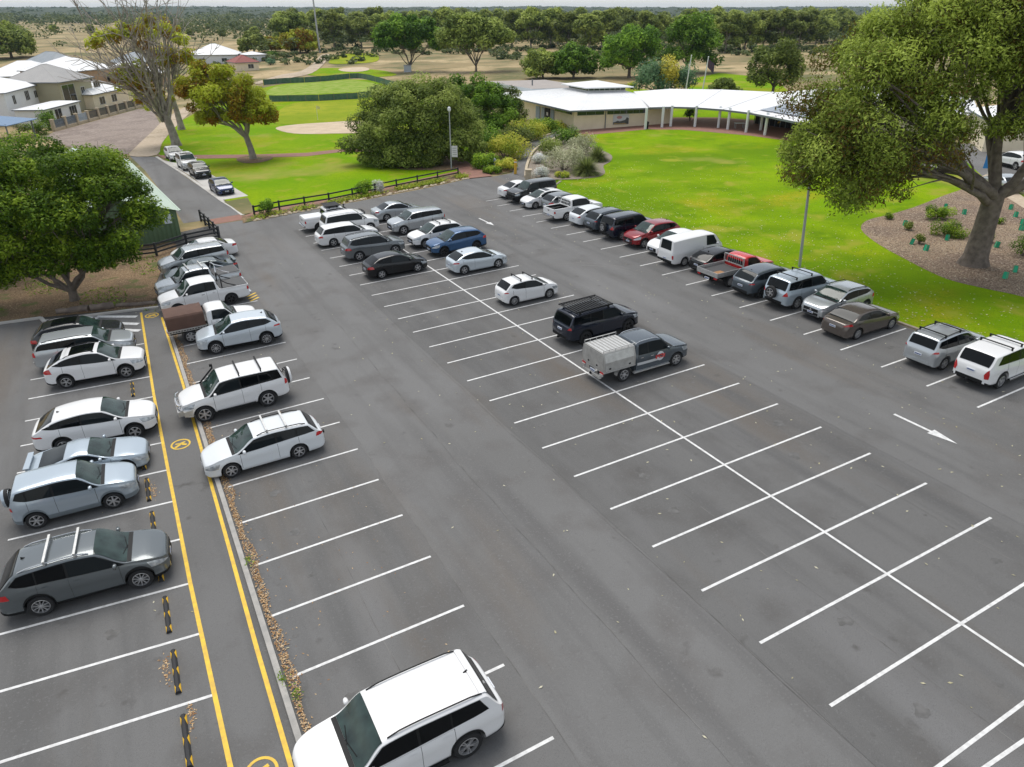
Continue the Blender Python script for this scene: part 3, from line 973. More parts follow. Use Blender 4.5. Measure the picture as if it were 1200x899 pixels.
# building behind the yard on the far right
house('yard_building', 'pale rendered building beyond the yard, behind the big gum tree', gp(1150, 178), (1, -.35, 0), 26, 10, 3.6, 1.6, M_CREAM, M_WROOF, (('f', 4, 1, 2.4, 1.6), ('f', 12, 1, 2.4, 1.6)), cat='building')

# ---- green shed
S0 = gp(213, 281)
sd_ = Vector(tuple(gp(160, 204, 2.6) - gp(209, 249, 2.6)))
sd_.z = 0
sd_.normalize()
sx = Vector((sd_.y, -sd_.x, 0))                       # to the right of the long direction
shed = empty('green_shed', Matrix(((sd_.x, -sx.x, 0, S0.x), (sd_.y, -sx.y, 0, S0.y), (0, 0, 1, S0.z), (0, 0, 0, 1))))
tag(shed, 'long green corrugated shed with a pale green roof by the access road', 'shed')
SW, SL, SH, SR = 9.0, 27.0, 2.5, 1.5
ir = .055


def shedwall(p, q, h0, h1, hm=None):
    """corrugated wall from p to q (local), gable if hm"""
    p, q = Vector(p), Vector(q)
    n = int((q - p).length / .17)
    d = (q - p).normalized()
    nn = Vector((d.y, -d.x, 0))
    rows = []
    for i in range(n * 2 + 1):
        t = i / (2 * n)
        o = p.lerp(q, t) + nn * (ir if (i // 1) % 4 in (1, 2) else 0)
        h = h0 if hm is None else (h0 + (hm - h0) * (1 - abs(2 * t - 1)))
        rows.append([o + Vector((0, 0, -.2)), o + Vector((0, 0, h))])
    return MB().grid(rows)


shedwall((0, SW, 0), (0, 0, 0), SH, SH, SH + SR).build('front_wall', M_SHED, shed)
shedwall((0, 0, 0), (SL, 0, 0), SH, SH).build('side_wall', M_SHED, shed)
shedwall((SL, SW, 0), (0, SW, 0), SH, SH).build('side_wall', M_SHED, shed)
shedwall((SL, 0, 0), (SL, SW, 0), SH, SH, SH + SR).build('rear_wall', M_SHED, shed)
mb = MB()
o_ = .25
for sgn in (0, 1):
    y0, y1 = (-o_, SW / 2) if sgn == 0 else (SW + o_, SW / 2)
    z0 = SH - SR * o_ / (SW / 2) + .04
    rows = []
    n = 150
    for i in range(n + 1):
        x = -o_ + (SL + 2 * o_) * i / n
        dz = .03 if i % 4 in (1, 2) else 0
        rows.append([(x, y0, z0 + dz), (x, y1, SH + SR + .04 + dz)])
    mb.grid(rows)
rf = mb.build('roof', M_SHEDR, shed)
mb = MB()
mb.bar((-o_, SW / 2, SH + SR + .09), (SL + o_, SW / 2, SH + SR + .09), .4, .05)
mb.build('ridge_cap', M_SHEDR, rf)
mb = MB()
mb.bar((-o_, -o_ - .06, SH - .06), (SL + o_, -o_ - .06, SH - .06), .12, .12)
mb.build('gutter', M_SHEDR, rf)
mb = MB()
mb.box(-.10, -.06, .45, 1.05, SH - 1.0, SH - .25)
mb.build('notice', mat('notice_white', (.66, .72, .76), .6), shed)

# ---- the houses on the left
d1 = gp(160, 127) - gp(64, 154)
d1.z = 0
d1.normalize()
n1 = Vector((-d1.y, d1.x, 0))        # away to the left of the fence line


def at_fence(t, back, z=0):
    a = gp(64, 154)
    p = a + d1 * t + n1 * back
    p.z = G(p.x, p.y) + z
    return p


L1 = (gp(160, 127) - gp(64, 154)).length


def house_px(name, label, p, q, d, wall_h, rise, wm, rm, wins=(), **k):
    a, b = gp(*p), gp(*q)
    e_ = Vector((b.x - a.x, b.y - a.y, 0))
    return house(name, label, a, e_, e_.length, d, wall_h, rise, wm, rm, wins, **k)


house_px('white_house', 'two-storey white rendered house with a white hip roof at the left edge', (15, 147), (53, 134), 14, 5.7, 2.6, M_WWALL, M_WROOF, (('f', 3.4, 3.3, 1.5, 1.6), ('f', 10.0, 3.3, 2.3, 1.8, 2), ('f', 15, 3.3, 1.8, 1.4)))
house_px('white_house', 'low white-roofed wing in front of the white house', (56, 149), (97, 137.5), 5, 3.0, .35, M_WWALL, M_WROOF, (('f', .6, .3, 2.6, 2.3), ('f', 3.8, .3, 2.6, 2.3), ('f', 9.5, .3, 3.0, 2.2, 2)), ov=.3)
house_px('grey_roofed_house', 'taupe two-storey house with a grey hip roof behind the panel fence', (77, 134), (114, 125.5), 11, 6.2, 3.0, M_OLIVE, M_GROOF, (('f', 1.0, .3, 4.8, 5.2, 1), ('f', 13.6, 3.0, 2.8, 2.2, 2), ('f', 13.6, .2, 2.8, 1.8), ('f', 8.0, 3.0, 1.6, 1.6)), ov=.7)
house_px('white_house', 'long white-roofed house behind the grey-roofed house', (-14, 114), (80, 108), 16, 5.0, 3.4, M_WWALL, M_WROOF, (('f', 4, 1, 2, 1.4),))
house_px('blue_roofed_house', 'house with blue-grey metal roof before the dry paddock', (62, 106), (118, 100), 20, 5.4, 4.2, M_TAN, M_BROOF, (('f', 4, 1, 2, 1.4),))
house_px('tan_house', 'tan brick house with a white roof beside the half-dead tree', (92, 112), (142, 104), 16, 5.8, 3.2, M_TAN, M_WROOF, (('f', 3.0, 2.4, 3.4, 1.8), ('f', 12, 2.4, 3.4, 1.8)))
house_px('tan_house', 'low cream house with a white roof just beyond the panel fence', (112, 128), (152, 118.5), 9, 3.0, 2.0, M_CREAM, M_WROOF, (('f', 2.5, .6, 2.4, 1.6), ('f', 8, .6, 2.4, 1.6)))
house_px('white_house', 'white-roofed house seen through the half-dead tree', (146, 106), (200, 99), 15, 3.6, 3.2, M_TAN, M_WROOF, (('f', 4, .8, 2, 1.4),))
house_px('blue_roofed_house', 'grey-roofed house half hidden behind the half-dead tree', (150, 92), (196, 88), 15, 4.4, 3.2, M_CREAM, M_BROOF, (('f', 4, .8, 2, 1.4),))
house_px('white_house', 'white-roofed house behind the yellow tree', (222, 76), (278, 74), 16, 3.4, 3.6, M_WWALL, M_WROOF, (('f', 4, .8, 2, 1.4), ('f', 12, .8, 2, 1.4)))
house_px('red_roofed_house', 'small house with a red tile roof right of the yellow tree', (278, 84), (304, 82), 9, 2.8, 2.2, M_CREAM, M_RROOF, (('f', 4, .8, 2, 1.4),))
house_px('white_house', 'small far white-roofed building behind the red roof', (292, 73), (312, 71.5), 8, 2.6, 1.0, M_WWALL, M_WROOF, ())
# blue shade roof at the left edge
sb = empty('blue_carport', Matrix.Translation(gp(-10, 166)))
tag(sb, 'blue-roofed carport at the left edge', 'carport')
mb = MB()
mb.add([(-8, -3, 3.4), (4.6, -2, 2.6), (5.4, 5, 2.8), (-8, 6, 3.6), (-8, -3, 3.5), (4.6, -2, 2.7), (5.4, 5, 2.9), (-8, 6, 3.7)], [(0, 1, 2, 3), (7, 6, 5, 4), (0, 1, 5, 4), (1, 2, 6, 5), (2, 3, 7, 6), (3, 0, 4, 7)])
mb.build('roof', mat('blue_roof', (.10, .19, .32), .5), sb)
for x, y in ((-7, -2), (4, -1.4), (4.6, 4.4), (-7, 5)):
    mb = MB()
    mb.box(x - .08, x + .08, y - .08, y + .08, -.3, 2.8)
    mb.build('post', M_FASC, sb)

# ---- fence of the houses: limestone piers with dark panels
pf = empty('panel_fence', Matrix.Translation(at_fence(0, 0)))
tag(pf, 'fence of limestone piers and dark slatted panels along the gravel lot', 'fence')
F00 = at_fence(0, 0)
n = 11
FL = L1 * 1.35
for i in range(n + 1):
    p = at_fence(FL * i / n, 0) - F00
    mb = MB()
    mb.box(p.x - .25, p.x + .25, p.y - .25, p.y + .25, p.z - .4, p.z + 1.9)
    pr = mb.build('pier', M_LIME, pf)
    mb = MB()
    mb.box(p.x - .31, p.x + .31, p.y - .31, p.y + .31, p.z + 1.9, p.z + 2.0)
    mb.build('cap', M_LIME, pr)
    if i < n:
        q = at_fence(FL * (i + 1) / n, 0) - F00
        mb = MB()
        mb.bar(p + d1 * .25 + Vector((0, 0, .1)), q - d1 * .25 + Vector((0, 0, .1)), .22, .7)
        mb.build('base_wall', M_LIME, pf)
        if i == 2:
            pm = M_SHUT
        elif i in (0, 1):
            pm = mat('slate_panel', (.10, .13, .16), .6)
        else:
            pm = mat('dark_panel', (.05, .047, .045), .6)
        a_, b_ = p + d1 * .28, q - d1 * .28
        m2 = None
        pan = MB()
        pan.bar(a_ + Vector((0, 0, 1.72)), b_ + Vector((0, 0, 1.72)), .05, .06)
        po_ = pan.build('panel', pm, pf)
        for k in range(9):
            z = .54 + k * .135
            s_ = MB()
            s_.bar(a_ + Vector((0, 0, z)), b_ + Vector((0, 0, z)), .03, .115)
            s_.build('slat', pm, po_)


# ---- post and rail fences
def rail_fence(label, pts, n_per=2.4, h=1.0, rails=(.30, .62, .94), nm='rail_fence'):
    o = Vector((pts[0][0], pts[0][1], G(*pts[0])))
    root = empty(nm, Matrix.Translation(o))
    tag(root, label, 'fence')
    for (x0, y0), (x1, y1) in zip(pts[:-1], pts[1:]):
        L = math.hypot(x1 - x0, y1 - y0)
        n = max(1, round(L / n_per))
        for i in range(n):
            t0, t1 = i / n, (i + 1) / n
            A = Vector((x0 + (x1 - x0) * t0, y0 + (y1 - y0) * t0, 0))
            B = Vector((x0 + (x1 - x0) * t1, y0 + (y1 - y0) * t1, 0))
            A.z, B.z = G(A.x, A.y), G(B.x, B.y)
            A, B = A - o, B - o
            mb = MB()
            mb.box(A.x - .07, A.x + .07, A.y - .07, A.y + .07, A.z - .2, A.z + h + .06)
            mb.build('post', M_FENCE, root)
            d = (B - A).normalized()
            for r in rails:
                mb = MB()
                mb.bar(A + d * .075 + Vector((0, 0, r)), B - d * .075 + Vector((0, 0, r)), .045, .13)
                mb.build('rail', M_FENCE, root)
    x, y = pts[-1]
    B = Vector((x, y, G(x, y))) - o
    mb = MB()
    mb.box(B.x - .07, B.x + .07, B.y - .07, B.y + .07, B.z - .2, B.z + h + .06)
    mb.build('post', M_FENCE, root)
    return root


rail_fence('dark post-and-rail fence behind the white sedan by the shed', P((140, 305), (184, 300), (219.5, 288.5), (257, 280.5)))
rail_fence('short dark post-and-rail fence running to the brick threshold', P((257.5, 279.5), (236, 259.5)), 2.0)
rail_fence('long dark rail fence along the golf lawn verge', P((298.5, 253.5), (328, 247.5), (386, 238), (465, 221.5), (513, 212), (537, 207)), 3.1, .95, (.42, .88))


# ---- shade-cloth netting fences on the golf course
def net_fence(label, pts, h):
    o = Vector((pts[0][0], pts[0][1], G(*pts[0])))
    root = empty('netting_fence', Matrix.Translation(o))
    tag(root, label, 'fence')
    rows = []
    for i, (x, y) in enumerate(pts):
        z = G(x, y)
        rows.append([Vector((x, y, z + .05)) - o, Vector((x, y + .05 * math.sin(i), z + h * (.55 + .03 * math.sin(i * 2.1)))) - o, Vector((x, y, z + h - .06 * abs(math.sin(i * 1.3)))) - o])
    MB().grid(rows).build('netting', mat('green_netting', (0.055, 0.125, 0.085), .9, noise=1.6, col2=(0.11, 0.18, 0.125)), root)
    for i, (x, y) in enumerate(pts[::2]):
        p = Vector((x, y, G(x, y))) - o
        mb = MB()
        mb.box(p.x - .05, p.x + .05, p.y - .05, p.y + .05, p.z - .2, p.z + h + .1)
        mb.build('post', mat('stake', (.20, .17, .10), .8) if i % 3 else mat('yellow_stake', (.55, .5, .05), .7), root)


net_fence('near green netting fence across the golf lawn', smooth_loop(P((316, 119.5), (350, 119), (374, 118.5), (400, 117), (420, 116), (437, 113)), 3, False), 1.35)
net_fence('far green netting fence curving round the practice green', smooth_loop(P((309, 100), (333, 98), (357, 97), (385, 95), (410, 92.5), (424, 92.5), (440, 96), (456, 101), (470, 105)), 3, False), 1.5)
# ================================================================== VEGETATION
LF_GUM = leaf_mat('gum_leaves', (0.135, 0.080, 0.020), (0.125, 0.180, 0.022), (0.40, 0.49, 0.085), trans=.32)
LF_GREEN = leaf_mat('bright_green_leaves', (0.070, 0.140, 0.012), (0.155, 0.275, 0.018), (0.39, 0.54, 0.045), trans=.32)
LF_YELL = leaf_mat('yellowing_leaves', (0.34, 0.16, 0.015), (0.34, 0.34, 0.02), (0.56, 0.64, 0.05), trans=.32)
LF_OLIVE = leaf_mat('olive_leaves', (0.090, 0.130, 0.028), (0.185, 0.245, 0.048), (0.36, 0.43, 0.10), trans=.32)
LF_PINE = leaf_mat('dark_green_leaves', (0.055, 0.120, 0.014), (0.120, 0.235, 0.022), (0.25, 0.41, 0.045), trans=.32)
LF_BUSH = leaf_mat('bushland_leaves', (0.13, 0.175, 0.04), (0.24, 0.30, 0.065), (0.42, 0.48, 0.11), var=.3, trans=.32)
LF_WOOD = leaf_mat('woodland_leaves', (0.050, 0.075, 0.026), (0.090, 0.122, 0.042), (0.16, 0.185, 0.062), var=.1, trans=.32)
LF_TEAL = leaf_mat('blue_green_leaves', (0.078, 0.163, 0.095), (0.145, 0.277, 0.145), (0.264, 0.422, 0.211), trans=.32)
LF_GOLD = leaf_mat('golden_leaves', (0.409, 0.335, 0.037), (0.614, 0.539, 0.074), (0.720, 0.720, 0.149), trans=.32)
LF_GREY = leaf_mat('grey_green_leaves', (0.250, 0.259, 0.160), (0.428, 0.446, 0.267), (0.642, 0.642, 0.428), trans=.32)
LF_LIME = leaf_mat('lime_leaves', (0.186, 0.298, 0.028), (0.409, 0.484, 0.047), (0.670, 0.632, 0.094), trans=.32)
LF_SILV = leaf_mat('silvery_leaves', (0.465, 0.480, 0.419), (0.651, 0.666, 0.589), (0.720, 0.720, 0.720), trans=.32)
LF_REED = leaf_mat('rush_leaves', (0.142, 0.181, 0.060), (0.242, 0.302, 0.081), (0.443, 0.504, 0.161), trans=.32)
M_BARK = mat('grey_bark', (0.21, 0.175, 0.145), 0.95, noise=3, col2=(0.115, 0.095, 0.078), bump=.9, bump_scale=9)
M_PBARK = mat('pale_bark', (0.36, 0.32, 0.27), 0.95, noise=2, col2=(0.22, 0.19, 0.16), bump=.5, bump_scale=8)
M_DEAD = mat('dead_wood', (0.40, 0.36, 0.325), 0.95, noise=1.5, col2=(0.20, 0.17, 0.145))

RS = np.random.RandomState(11)


def leaf_mesh(name, m, pts, nrm, size, asp, tint, jit=.35, droop=0.0, rs=None):
    """thousands of small rhombic leaves as one mesh; tint 0..1 is each leaf's own colour"""
    rs = rs or RS
    n = len(pts)
    r = rs.normal(size=(n, 3))
    nn = nrm + r * .42
    nn /= np.maximum(np.linalg.norm(nn, axis=1, keepdims=True), 1e-6)
    t = np.cross(nn, rs.normal(size=(n, 3)))
    t[:, 2] -= droop
    t /= np.maximum(np.linalg.norm(t, axis=1, keepdims=True), 1e-6)
    b = np.cross(nn, t)
    b /= np.maximum(np.linalg.norm(b, axis=1, keepdims=True), 1e-6)
    L = (size * (1 + jit * rs.uniform(-1, 1, n)))[:, None]
    W = L * asp
    v = np.empty((n, 4, 3), np.float32)
    v[:, 0] = pts - t * L / 2
    v[:, 1] = pts + b * W / 2 + t * L * .08
    v[:, 2] = pts + t * L / 2
    v[:, 3] = pts - b * W / 2 + t * L * .08
    me = bpy.data.meshes.new(name)
    me.vertices.add(n * 4)
    me.vertices.foreach_set('co', v.reshape(-1))
    me.loops.add(n * 4)
    me.loops.foreach_set('vertex_index', np.arange(n * 4, dtype=np.int32))
    me.polygons.add(n)
    me.polygons.foreach_set('loop_start', np.arange(0, n * 4, 4, dtype=np.int32))
    at = me.attributes.new('tint', 'FLOAT', 'POINT')
    at.data.foreach_set('value', np.repeat(np.clip(tint, 0, 1), 4).astype(np.float32))
    me.materials.append(m)
    me.update()
    me.validate()
    return me


def clumps_in(ells, rs):
    """clump centres and radii spread through a list of ellipsoids (cx,cy,cz,rx,ry,rz,count,clump radius)"""
    C, Rr = [], []
    for cx, cy, cz, rx, ry, rz, n, r in ells:
        d = rs.normal(size=(n, 3))
        d /= np.linalg.norm(d, axis=1, keepdims=True)
        d[:, 2] = np.where(d[:, 2] < -.35, -d[:, 2] * .5, d[:, 2])
        q = rs.uniform(.45, 1.0, (n, 1)) ** .6
        C.append(d * q * np.array([rx, ry, rz]) + np.array([cx, cy, cz]))
        Rr.append(r * rs.uniform(.65, 1.3, n))
    return np.concatenate(C), np.concatenate(Rr)


def crown_mesh(name, m, C, Rr, per, size, asp=.42, flat=.75, rs=None, droop=0., tvar=.28, shell=.5, tbias=0.):
    """leaves gathered round clump centres"""
    rs = rs or RS
    k = len(C)
    w_ = Rr ** 2 / np.mean(Rr ** 2)
    cnt = np.maximum(6, (per * w_)).astype(int)
    idx = np.repeat(np.arange(k), cnt)
    n = len(idx)
    d = rs.normal(size=(n, 3))
    d /= np.linalg.norm(d, axis=1, keepdims=True)
    q = rs.uniform(shell, 1, (n, 1)) ** .7
    wob = 1 + .28 * np.sin(d[:, :1] * 5 + idx[:, None]) * np.cos(d[:, 1:2] * 6 + idx[:, None] * 1.7)
    off = d * q * wob * Rr[idx][:, None]
    off[:, 2] *= flat
    p = C[idx] + off
    p[:, 2] -= droop * rs.uniform(0, 1, n) ** 2 * Rr[idx]
    ct = rs.uniform(-.5, .5, k)
    tint = .5 + tbias + ct[idx] * .75 + rs.normal(size=n) * tvar * .6 + .16 * d[:, 2]  # varies by clump and leaf, and rises towards the top of each clump
    nr = d * .55 + np.array([0, 0, .60])
    return leaf_mesh(name, m, p, nr, size, asp, tint, droop=droop, rs=rs)


def wood_mesh(name, m, base_r, fork, C, Rr, nl, rs, lean=(0, 0), gnarl=.25, flare=1.5, tip=.02, frac=1.0, sides=7):
    """trunk, limbs to groups of clumps, and a branch to every clump"""
    mb = MB()
    fx, fy = lean
    F = Vector((fx, fy, fork))
    tr = [Vector((0, 0, -.15)), Vector((0, 0, .12 * fork)), Vector((fx * .3, fy * .3, fork * .5)), F]
    mb.tube(tr, [base_r * flare, base_r * 1.08, base_r * .92, base_r * .85], max(sides + 2, 9))
    k = min(nl, len(C))
    cen = C[rs.choice(len(C), k, replace=False)]
    for _ in range(6):
        dd = ((C[:, None] - cen[None]) ** 2).sum(2)
        a = dd.argmin(1)
        for j in range(k):
            if (a == j).any():
                cen[j] = C[a == j].mean(0)
    for j in range(k):
        T = Vector(cen[j]) * .92 + F * .08
        v = T - F
        mid = F + v * .45 + Vector((rs.uniform(-1, 1), rs.uniform(-1, 1), rs.uniform(-.2, .9))) * v.length * gnarl * .5
        pts = []
        p0 = Vector((fx * .8, fy * .8, fork * rs.uniform(.80, .98)))
        for i in range(8):
            t = i / 7
            q = p0 * (1 - t) ** 2 + mid * 2 * t * (1 - t) + T * t * t
            if 0 < i < 7:
                q += Vector(rs.normal(size=3)) * v.length * .018
            pts.append(q)
        n_in = (a == j).sum()
        r0 = base_r * (.34 + .5 * math.sqrt(n_in / len(C)))
        mb.tube(pts, [r0 * (1 - .72 * i / 7) for i in range(8)], sides)
        for c in np.where(a == j)[0]:
            if rs.uniform() > frac:
                continue
            s = rs.randint(3, 7)
            A, B = pts[s], Vector(C[c])
            vv = B - A
            m_ = A + vv * .5 + Vector((rs.normal() * .15, rs.normal() * .15, .10)) * vv.length
            rr = max(r0 * (1 - .72 * s / 7) * .5, tip * 1.5)
            q = [A * (1 - t) ** 2 + m_ * 2 * t * (1 - t) + B * t * t for t in (0, .25, .5, .75, 1)]
            mb.tube(q, [rr, rr * .8, rr * .6, rr * .42, tip], 5, cap=False)
            for _ in range(2):
                e = B + Vector(rs.normal(size=3)) * Rr[c] * .6
                mb.tube([q[3], (q[3] + e) / 2 + Vector((0, 0, .1)), e], [rr * .3, rr * .22, tip * .5], 4, cap=False)
    me = mb.mesh(name, m, 60)
    return me


def tree(name, label, pos, ells, per, size, lf, base_r, fork, nl, seed, bark=None, lean=(0, 0), cat='tree', group=None, asp=.42, droop=0., frac=1.0, gnarl=.25, flat=.75, tbias=0., flare=1.5, tip=.02):
    rs = np.random.RandomState(seed)
    C, Rr = clumps_in(ells, rs)
    root = empty(name, Matrix.Translation(pos))
    tag(root, label, cat, group)
    link('trunk', wood_mesh('trunk', bark or M_BARK, base_r, fork, C, Rr, nl, rs, lean, gnarl, flare, tip, frac), root)
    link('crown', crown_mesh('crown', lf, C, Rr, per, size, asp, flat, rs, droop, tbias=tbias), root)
    return root


def shrub(name, label, pos, rx, rz, lf, n, size, seed, cat='shrub', group=None, asp=.35, spiky=False, k=14, ry=None):
    rs = np.random.RandomState(seed)
    root = empty(name, Matrix.Translation(pos))
    tag(root, label, cat, group)
    ry = ry or rx
    if spiky:
        m_ = n
        a = rs.uniform(0, 2 * math.pi, m_)
        e = rs.uniform(.15, 1.35, m_)
        ln = rs.uniform(.7, 1.1, m_)
        v = np.zeros((m_, 3, 2, 3))
        dirs = np.stack([np.cos(a) * np.cos(e), np.sin(a) * np.cos(e), np.sin(e)], 1)
        side_ = np.stack([-np.sin(a), np.cos(a), 0 * a], 1)
        mb = MB()
        for i in range(m_):
            p1 = dirs[i] * ln[i] * np.array([rx, ry, rz]) * .6
            p2 = dirs[i] * ln[i] * np.array([rx * 1.15, ry * 1.15, rz]) + np.array([0, 0, -.25 * rz * math.cos(e[i])])
            o0 = side_[i] * size * .5
            mb.add([-o0, o0, p1 + o0, p1 - o0, p2], [(0, 1, 2, 3), (3, 2, 4)])
        me = mb.mesh('foliage', lf)
        at = me.attributes.new('tint', 'FLOAT', 'POINT')
        at.data.foreach_set('value', np.repeat(rs.uniform(0, 1, m_), 5).astype(np.float32))
        link('foliage', me, root)
        return root
    C, Rr = clumps_in([(0, 0, rz * .45, rx * .72, ry * .72, rz * .5, k, min(rx, rz) * .42)], rs)
    C[:, 2] = np.maximum(C[:, 2], rz * .18)
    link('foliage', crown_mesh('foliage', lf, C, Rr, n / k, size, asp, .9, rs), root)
    mb = MB()
    for c in C[:8]:
        mb.tube([(0, 0, -.1), tuple(c * np.array([.4, .4, .55])), tuple(c)], [.05 * rz ** .5, .03, .012], 5, cap=False)
    mb.build('stem', M_BARK, root)
    return root


def pxm(px, py, h=0):
    """metres per photo pixel at a ground point"""
    p = gp(px, py, h)
    return (p.y * math.cos(PITCH) + (CAM_H - p.z) * math.sin(PITCH)) / F_PX


# ---- the big gum on the right
bt = gp(1140, 310)
tree('big_gum_tree', 'huge spreading gum tree with olive and rusty leaves on the mulch bed', bt,
     [(-9.5, -1.0, 9.0, 4.6, 4.5, 4.6, 34, 1.35), (-11.6, -2.0, 7.6, 3.3, 3.2, 3.2, 24, 1.15), (-8.6, -2.8, 5.8, 2.4, 1.8, 1.6, 10, 1.0), (-5.5, 1.0, 13.2, 4.6, 4.5, 3.6, 28, 1.45), (-1.0, 0.5, 16.2, 4.8, 4.5, 2.8, 26, 1.5), (4.5, 1.0, 14.0, 4.6, 4.5, 3.4, 28, 1.45),
      (6.5, -1.0, 9.6, 4.2, 4.0, 3.2, 24, 1.25), (-6.2, -2.8, 8.6, 2.0, 2.0, 2.6, 9, 1.0), (-1.8, -2.6, 12.6, 3.2, 2.2, 1.8, 11, 1.05), (1.8, -2.6, 13.2, 3.2, 2.2, 2.0, 11, 1.05), (-9.0, 2.6, 12.6, 3.0, 2.5, 2.0, 12, 1.2), (9.5, 0, 12.0, 3.5, 4, 3.6, 14, 1.3), (-2.2, .8, 12.2, 2.6, 2.4, 2.0, 14, 1.2), (2.0, .5, 10.8, 2.4, 2.2, 1.6, 10, 1.1), (4.4, -1.5, 8.6, 2.4, 2.0, 1.8, 14, 1.05), (-1.0, -2.0, 9.4, 2.2, 1.4, 1.0, 9, .9), (2.4, -2.2, 9.0, 2.4, 1.4, 1.0, 10, .9), (8.5, -2.0, 10.5, 2.6, 1.8, 2.4, 14, 1.0), (-1.5, -2.4, 11.6, 3.4, 1.6, 2.4, 20, 1.1), (3.2, -2.2, 11.2, 2.8, 1.6, 2.2, 18, 1.1), (6.6, -2.4, 8.4, 2.4, 1.6, 2.2, 12, 1.0), (-4.6, .6, 15.4, 2.6, 2.4, 1.6, 12, 1.2), (-12.3, -1.5, 6.6, 2.2, 2.2, 2.6, 26, 1.0), (-8.0, .5, 13.6, 2.6, 2.2, 2.0, 16, 1.15)],
     640, .235, LF_GUM, .72, 4.9, 9, 21, asp=.34, droop=.35, gnarl=.5, tip=.03, flare=1.55, bark=M_BARK, tbias=.10)
# ---- the leafy tree on the left bank
tree('leafy_tree', 'bright green bushy tree with several dark trunks on the left bank', gp(88, 352),
     [(-1.5, 0, 6.0, 3.6, 3.4, 3.2, 30, 1.05), (2.8, 1.4, 6.2, 3.2, 3.0, 2.8, 26, 1.0), (-4.5, -.5, 6.2, 3.0, 3.0, 3.0, 22, 1.0), (.5, 2, 7.9, 3.6, 3.4, 1.9, 24, 1.05), (4.6, 1.0, 4.4, 1.7, 2.2, 2.2, 16, .85), (2.6, -.6, 3.4, 1.7, 1.4, 1.2, 12, .75), (-.6, -1.8, 4.4, 2.6, 1.6, 2.0, 16, .85), (-3.6, -1.8, 3.4, 2.2, 1.6, 1.5, 16, .85), (-5.6, -1.2, 3.2, 2.2, 1.8, 1.8, 18, .9), (-5.2, -1.0, 1.9, 2.2, 1.2, 1.2, 20, .8), (-2.6, -1.6, 2.6, 1.6, 1.2, 1.0, 8, .7), (-1.2, -.6, 3.8, 2.8, 1.4, .9, 18, .85), (3.0, .2, 3.0, 1.6, 1.2, 1.0, 12, .75), (1.0, -1.8, 5.6, 2.6, 1.4, 1.6, 16, .9), (-1.8, -1.4, 2.7, 2.2, 1.0, .8, 10, .7), (2.2, -1.2, 2.8, 1.8, 1.0, .8, 8, .7)],
     420, .235, LF_GREEN, .30, 0.7, 7, 5, asp=.42, gnarl=.3)
tree('leafy_tree', 'darker green tree at the left edge beside the leafy bright tree', gp(-14, 318),
     [(0, 0, 5.0, 3.8, 3.4, 3.4, 40, 1.05), (1.5, -1, 6.8, 2.8, 2.8, 1.8, 16, 1.0), (.5, -.5, 2.2, 2.6, 2.2, 1.6, 22, .95)], 300, .28, LF_GREEN, .28, 2.0, 6, 9, tbias=-.2)
tree('leafy_tree', 'low leafy tree left of the shed roof, behind the bright green tree', gp(30, 240),
     [(0, 0, 4.2, 4.6, 3.6, 2.8, 34, 1.1)], 240, .32, LF_GREEN, .25, 1.6, 6, 15, tbias=.05)
# ---- half-dead tree and the yellow tree by the access road
dp = gp(207, 171)
DT = tree('half_dead_tree', 'tall half-dead tree with bare grey branches beside the access road', dp,
     [(-3.6, 0, 8.6, 3.4, 3.2, 3.0, 20, .95), (-1.6, 1, 14.4, 5.0, 3, 3.0, 24, .95), (-3.0, 1, 5.6, 3.4, 2.4, 2.2, 14, .8), (-6.8, 0, 14.2, 2.2, 1.8, 1.8, 8, .8), (2, 1, 11, 2.5, 2, 2.5, 10, .8)], 110, .50, LF_YELL, .62, 4.4, 8, 33, bark=M_DEAD, asp=.45, lean=(-.7, 0), gnarl=.2, tip=.03)
rs_ = np.random.RandomState(4)
mb = MB()


def bare(mb, p, d, ln, r, lev, rs):
    pts = [p]
    dd = d.copy()
    for i in range(4):
        dd = (dd + Vector(rs.normal(size=3)) * .12 + Vector((0, 0, .04))).normalized()
        pts.append(pts[-1] + dd * ln / 4)
    mb.tube(pts, [r * (1 - .55 * i / 4) for i in range(5)], 5, cap=False)
    if lev:
        for _ in range(3):
            i = rs.randint(1, 5)
            nd = (dd + Vector(rs.normal(size=3)) * .42 + Vector((0, 0, .08))).normalized()
            bare(mb, pts[i], nd, ln * rs.uniform(.5, .75), max(r * .55, .04), lev - 1, rs)


for k in range(15):
    a = rs_.uniform(0, 2 * math.pi)
    el = rs_.uniform(.75, 1.35)
    bare(mb, Vector((-.8 + rs_.normal() * .3, rs_.normal() * .3, 4 + rs_.uniform(-.8, 1.2))), Vector((math.cos(a) * math.cos(el) - .16, math.sin(a) * math.cos(el), math.sin(el))), rs_.uniform(8, 11), .19, 3, rs_)
mb.build('bare_branches', M_DEAD, DT)
tree('yellow_tree', 'small tree with yellowing crown standing in a mulch ring', gp(297, 186.5),
     [(-2.0, 0, 7.4, 4.8, 4.0, 3.2, 42, 1.05), (-5.6, 0, 8.2, 2.9, 2.6, 2.4, 22, .95), (1.0, 0, 5.6, 2.6, 2.8, 2.4, 24, .95), (-3.2, .5, 10.2, 3.2, 2.6, 1.6, 16, .9), (-4.2, 0, 5.0, 2.0, 2.0, 1.2, 12, .8), (-1, -1, 6.4, 3.0, 2.4, 2.0, 14, .9)], 300, .42, LF_YELL, .42, 3.0, 7, 41, bark=M_PBARK, lean=(-.5, 0), gnarl=.3, droop=.3, asp=.4, tbias=.08)
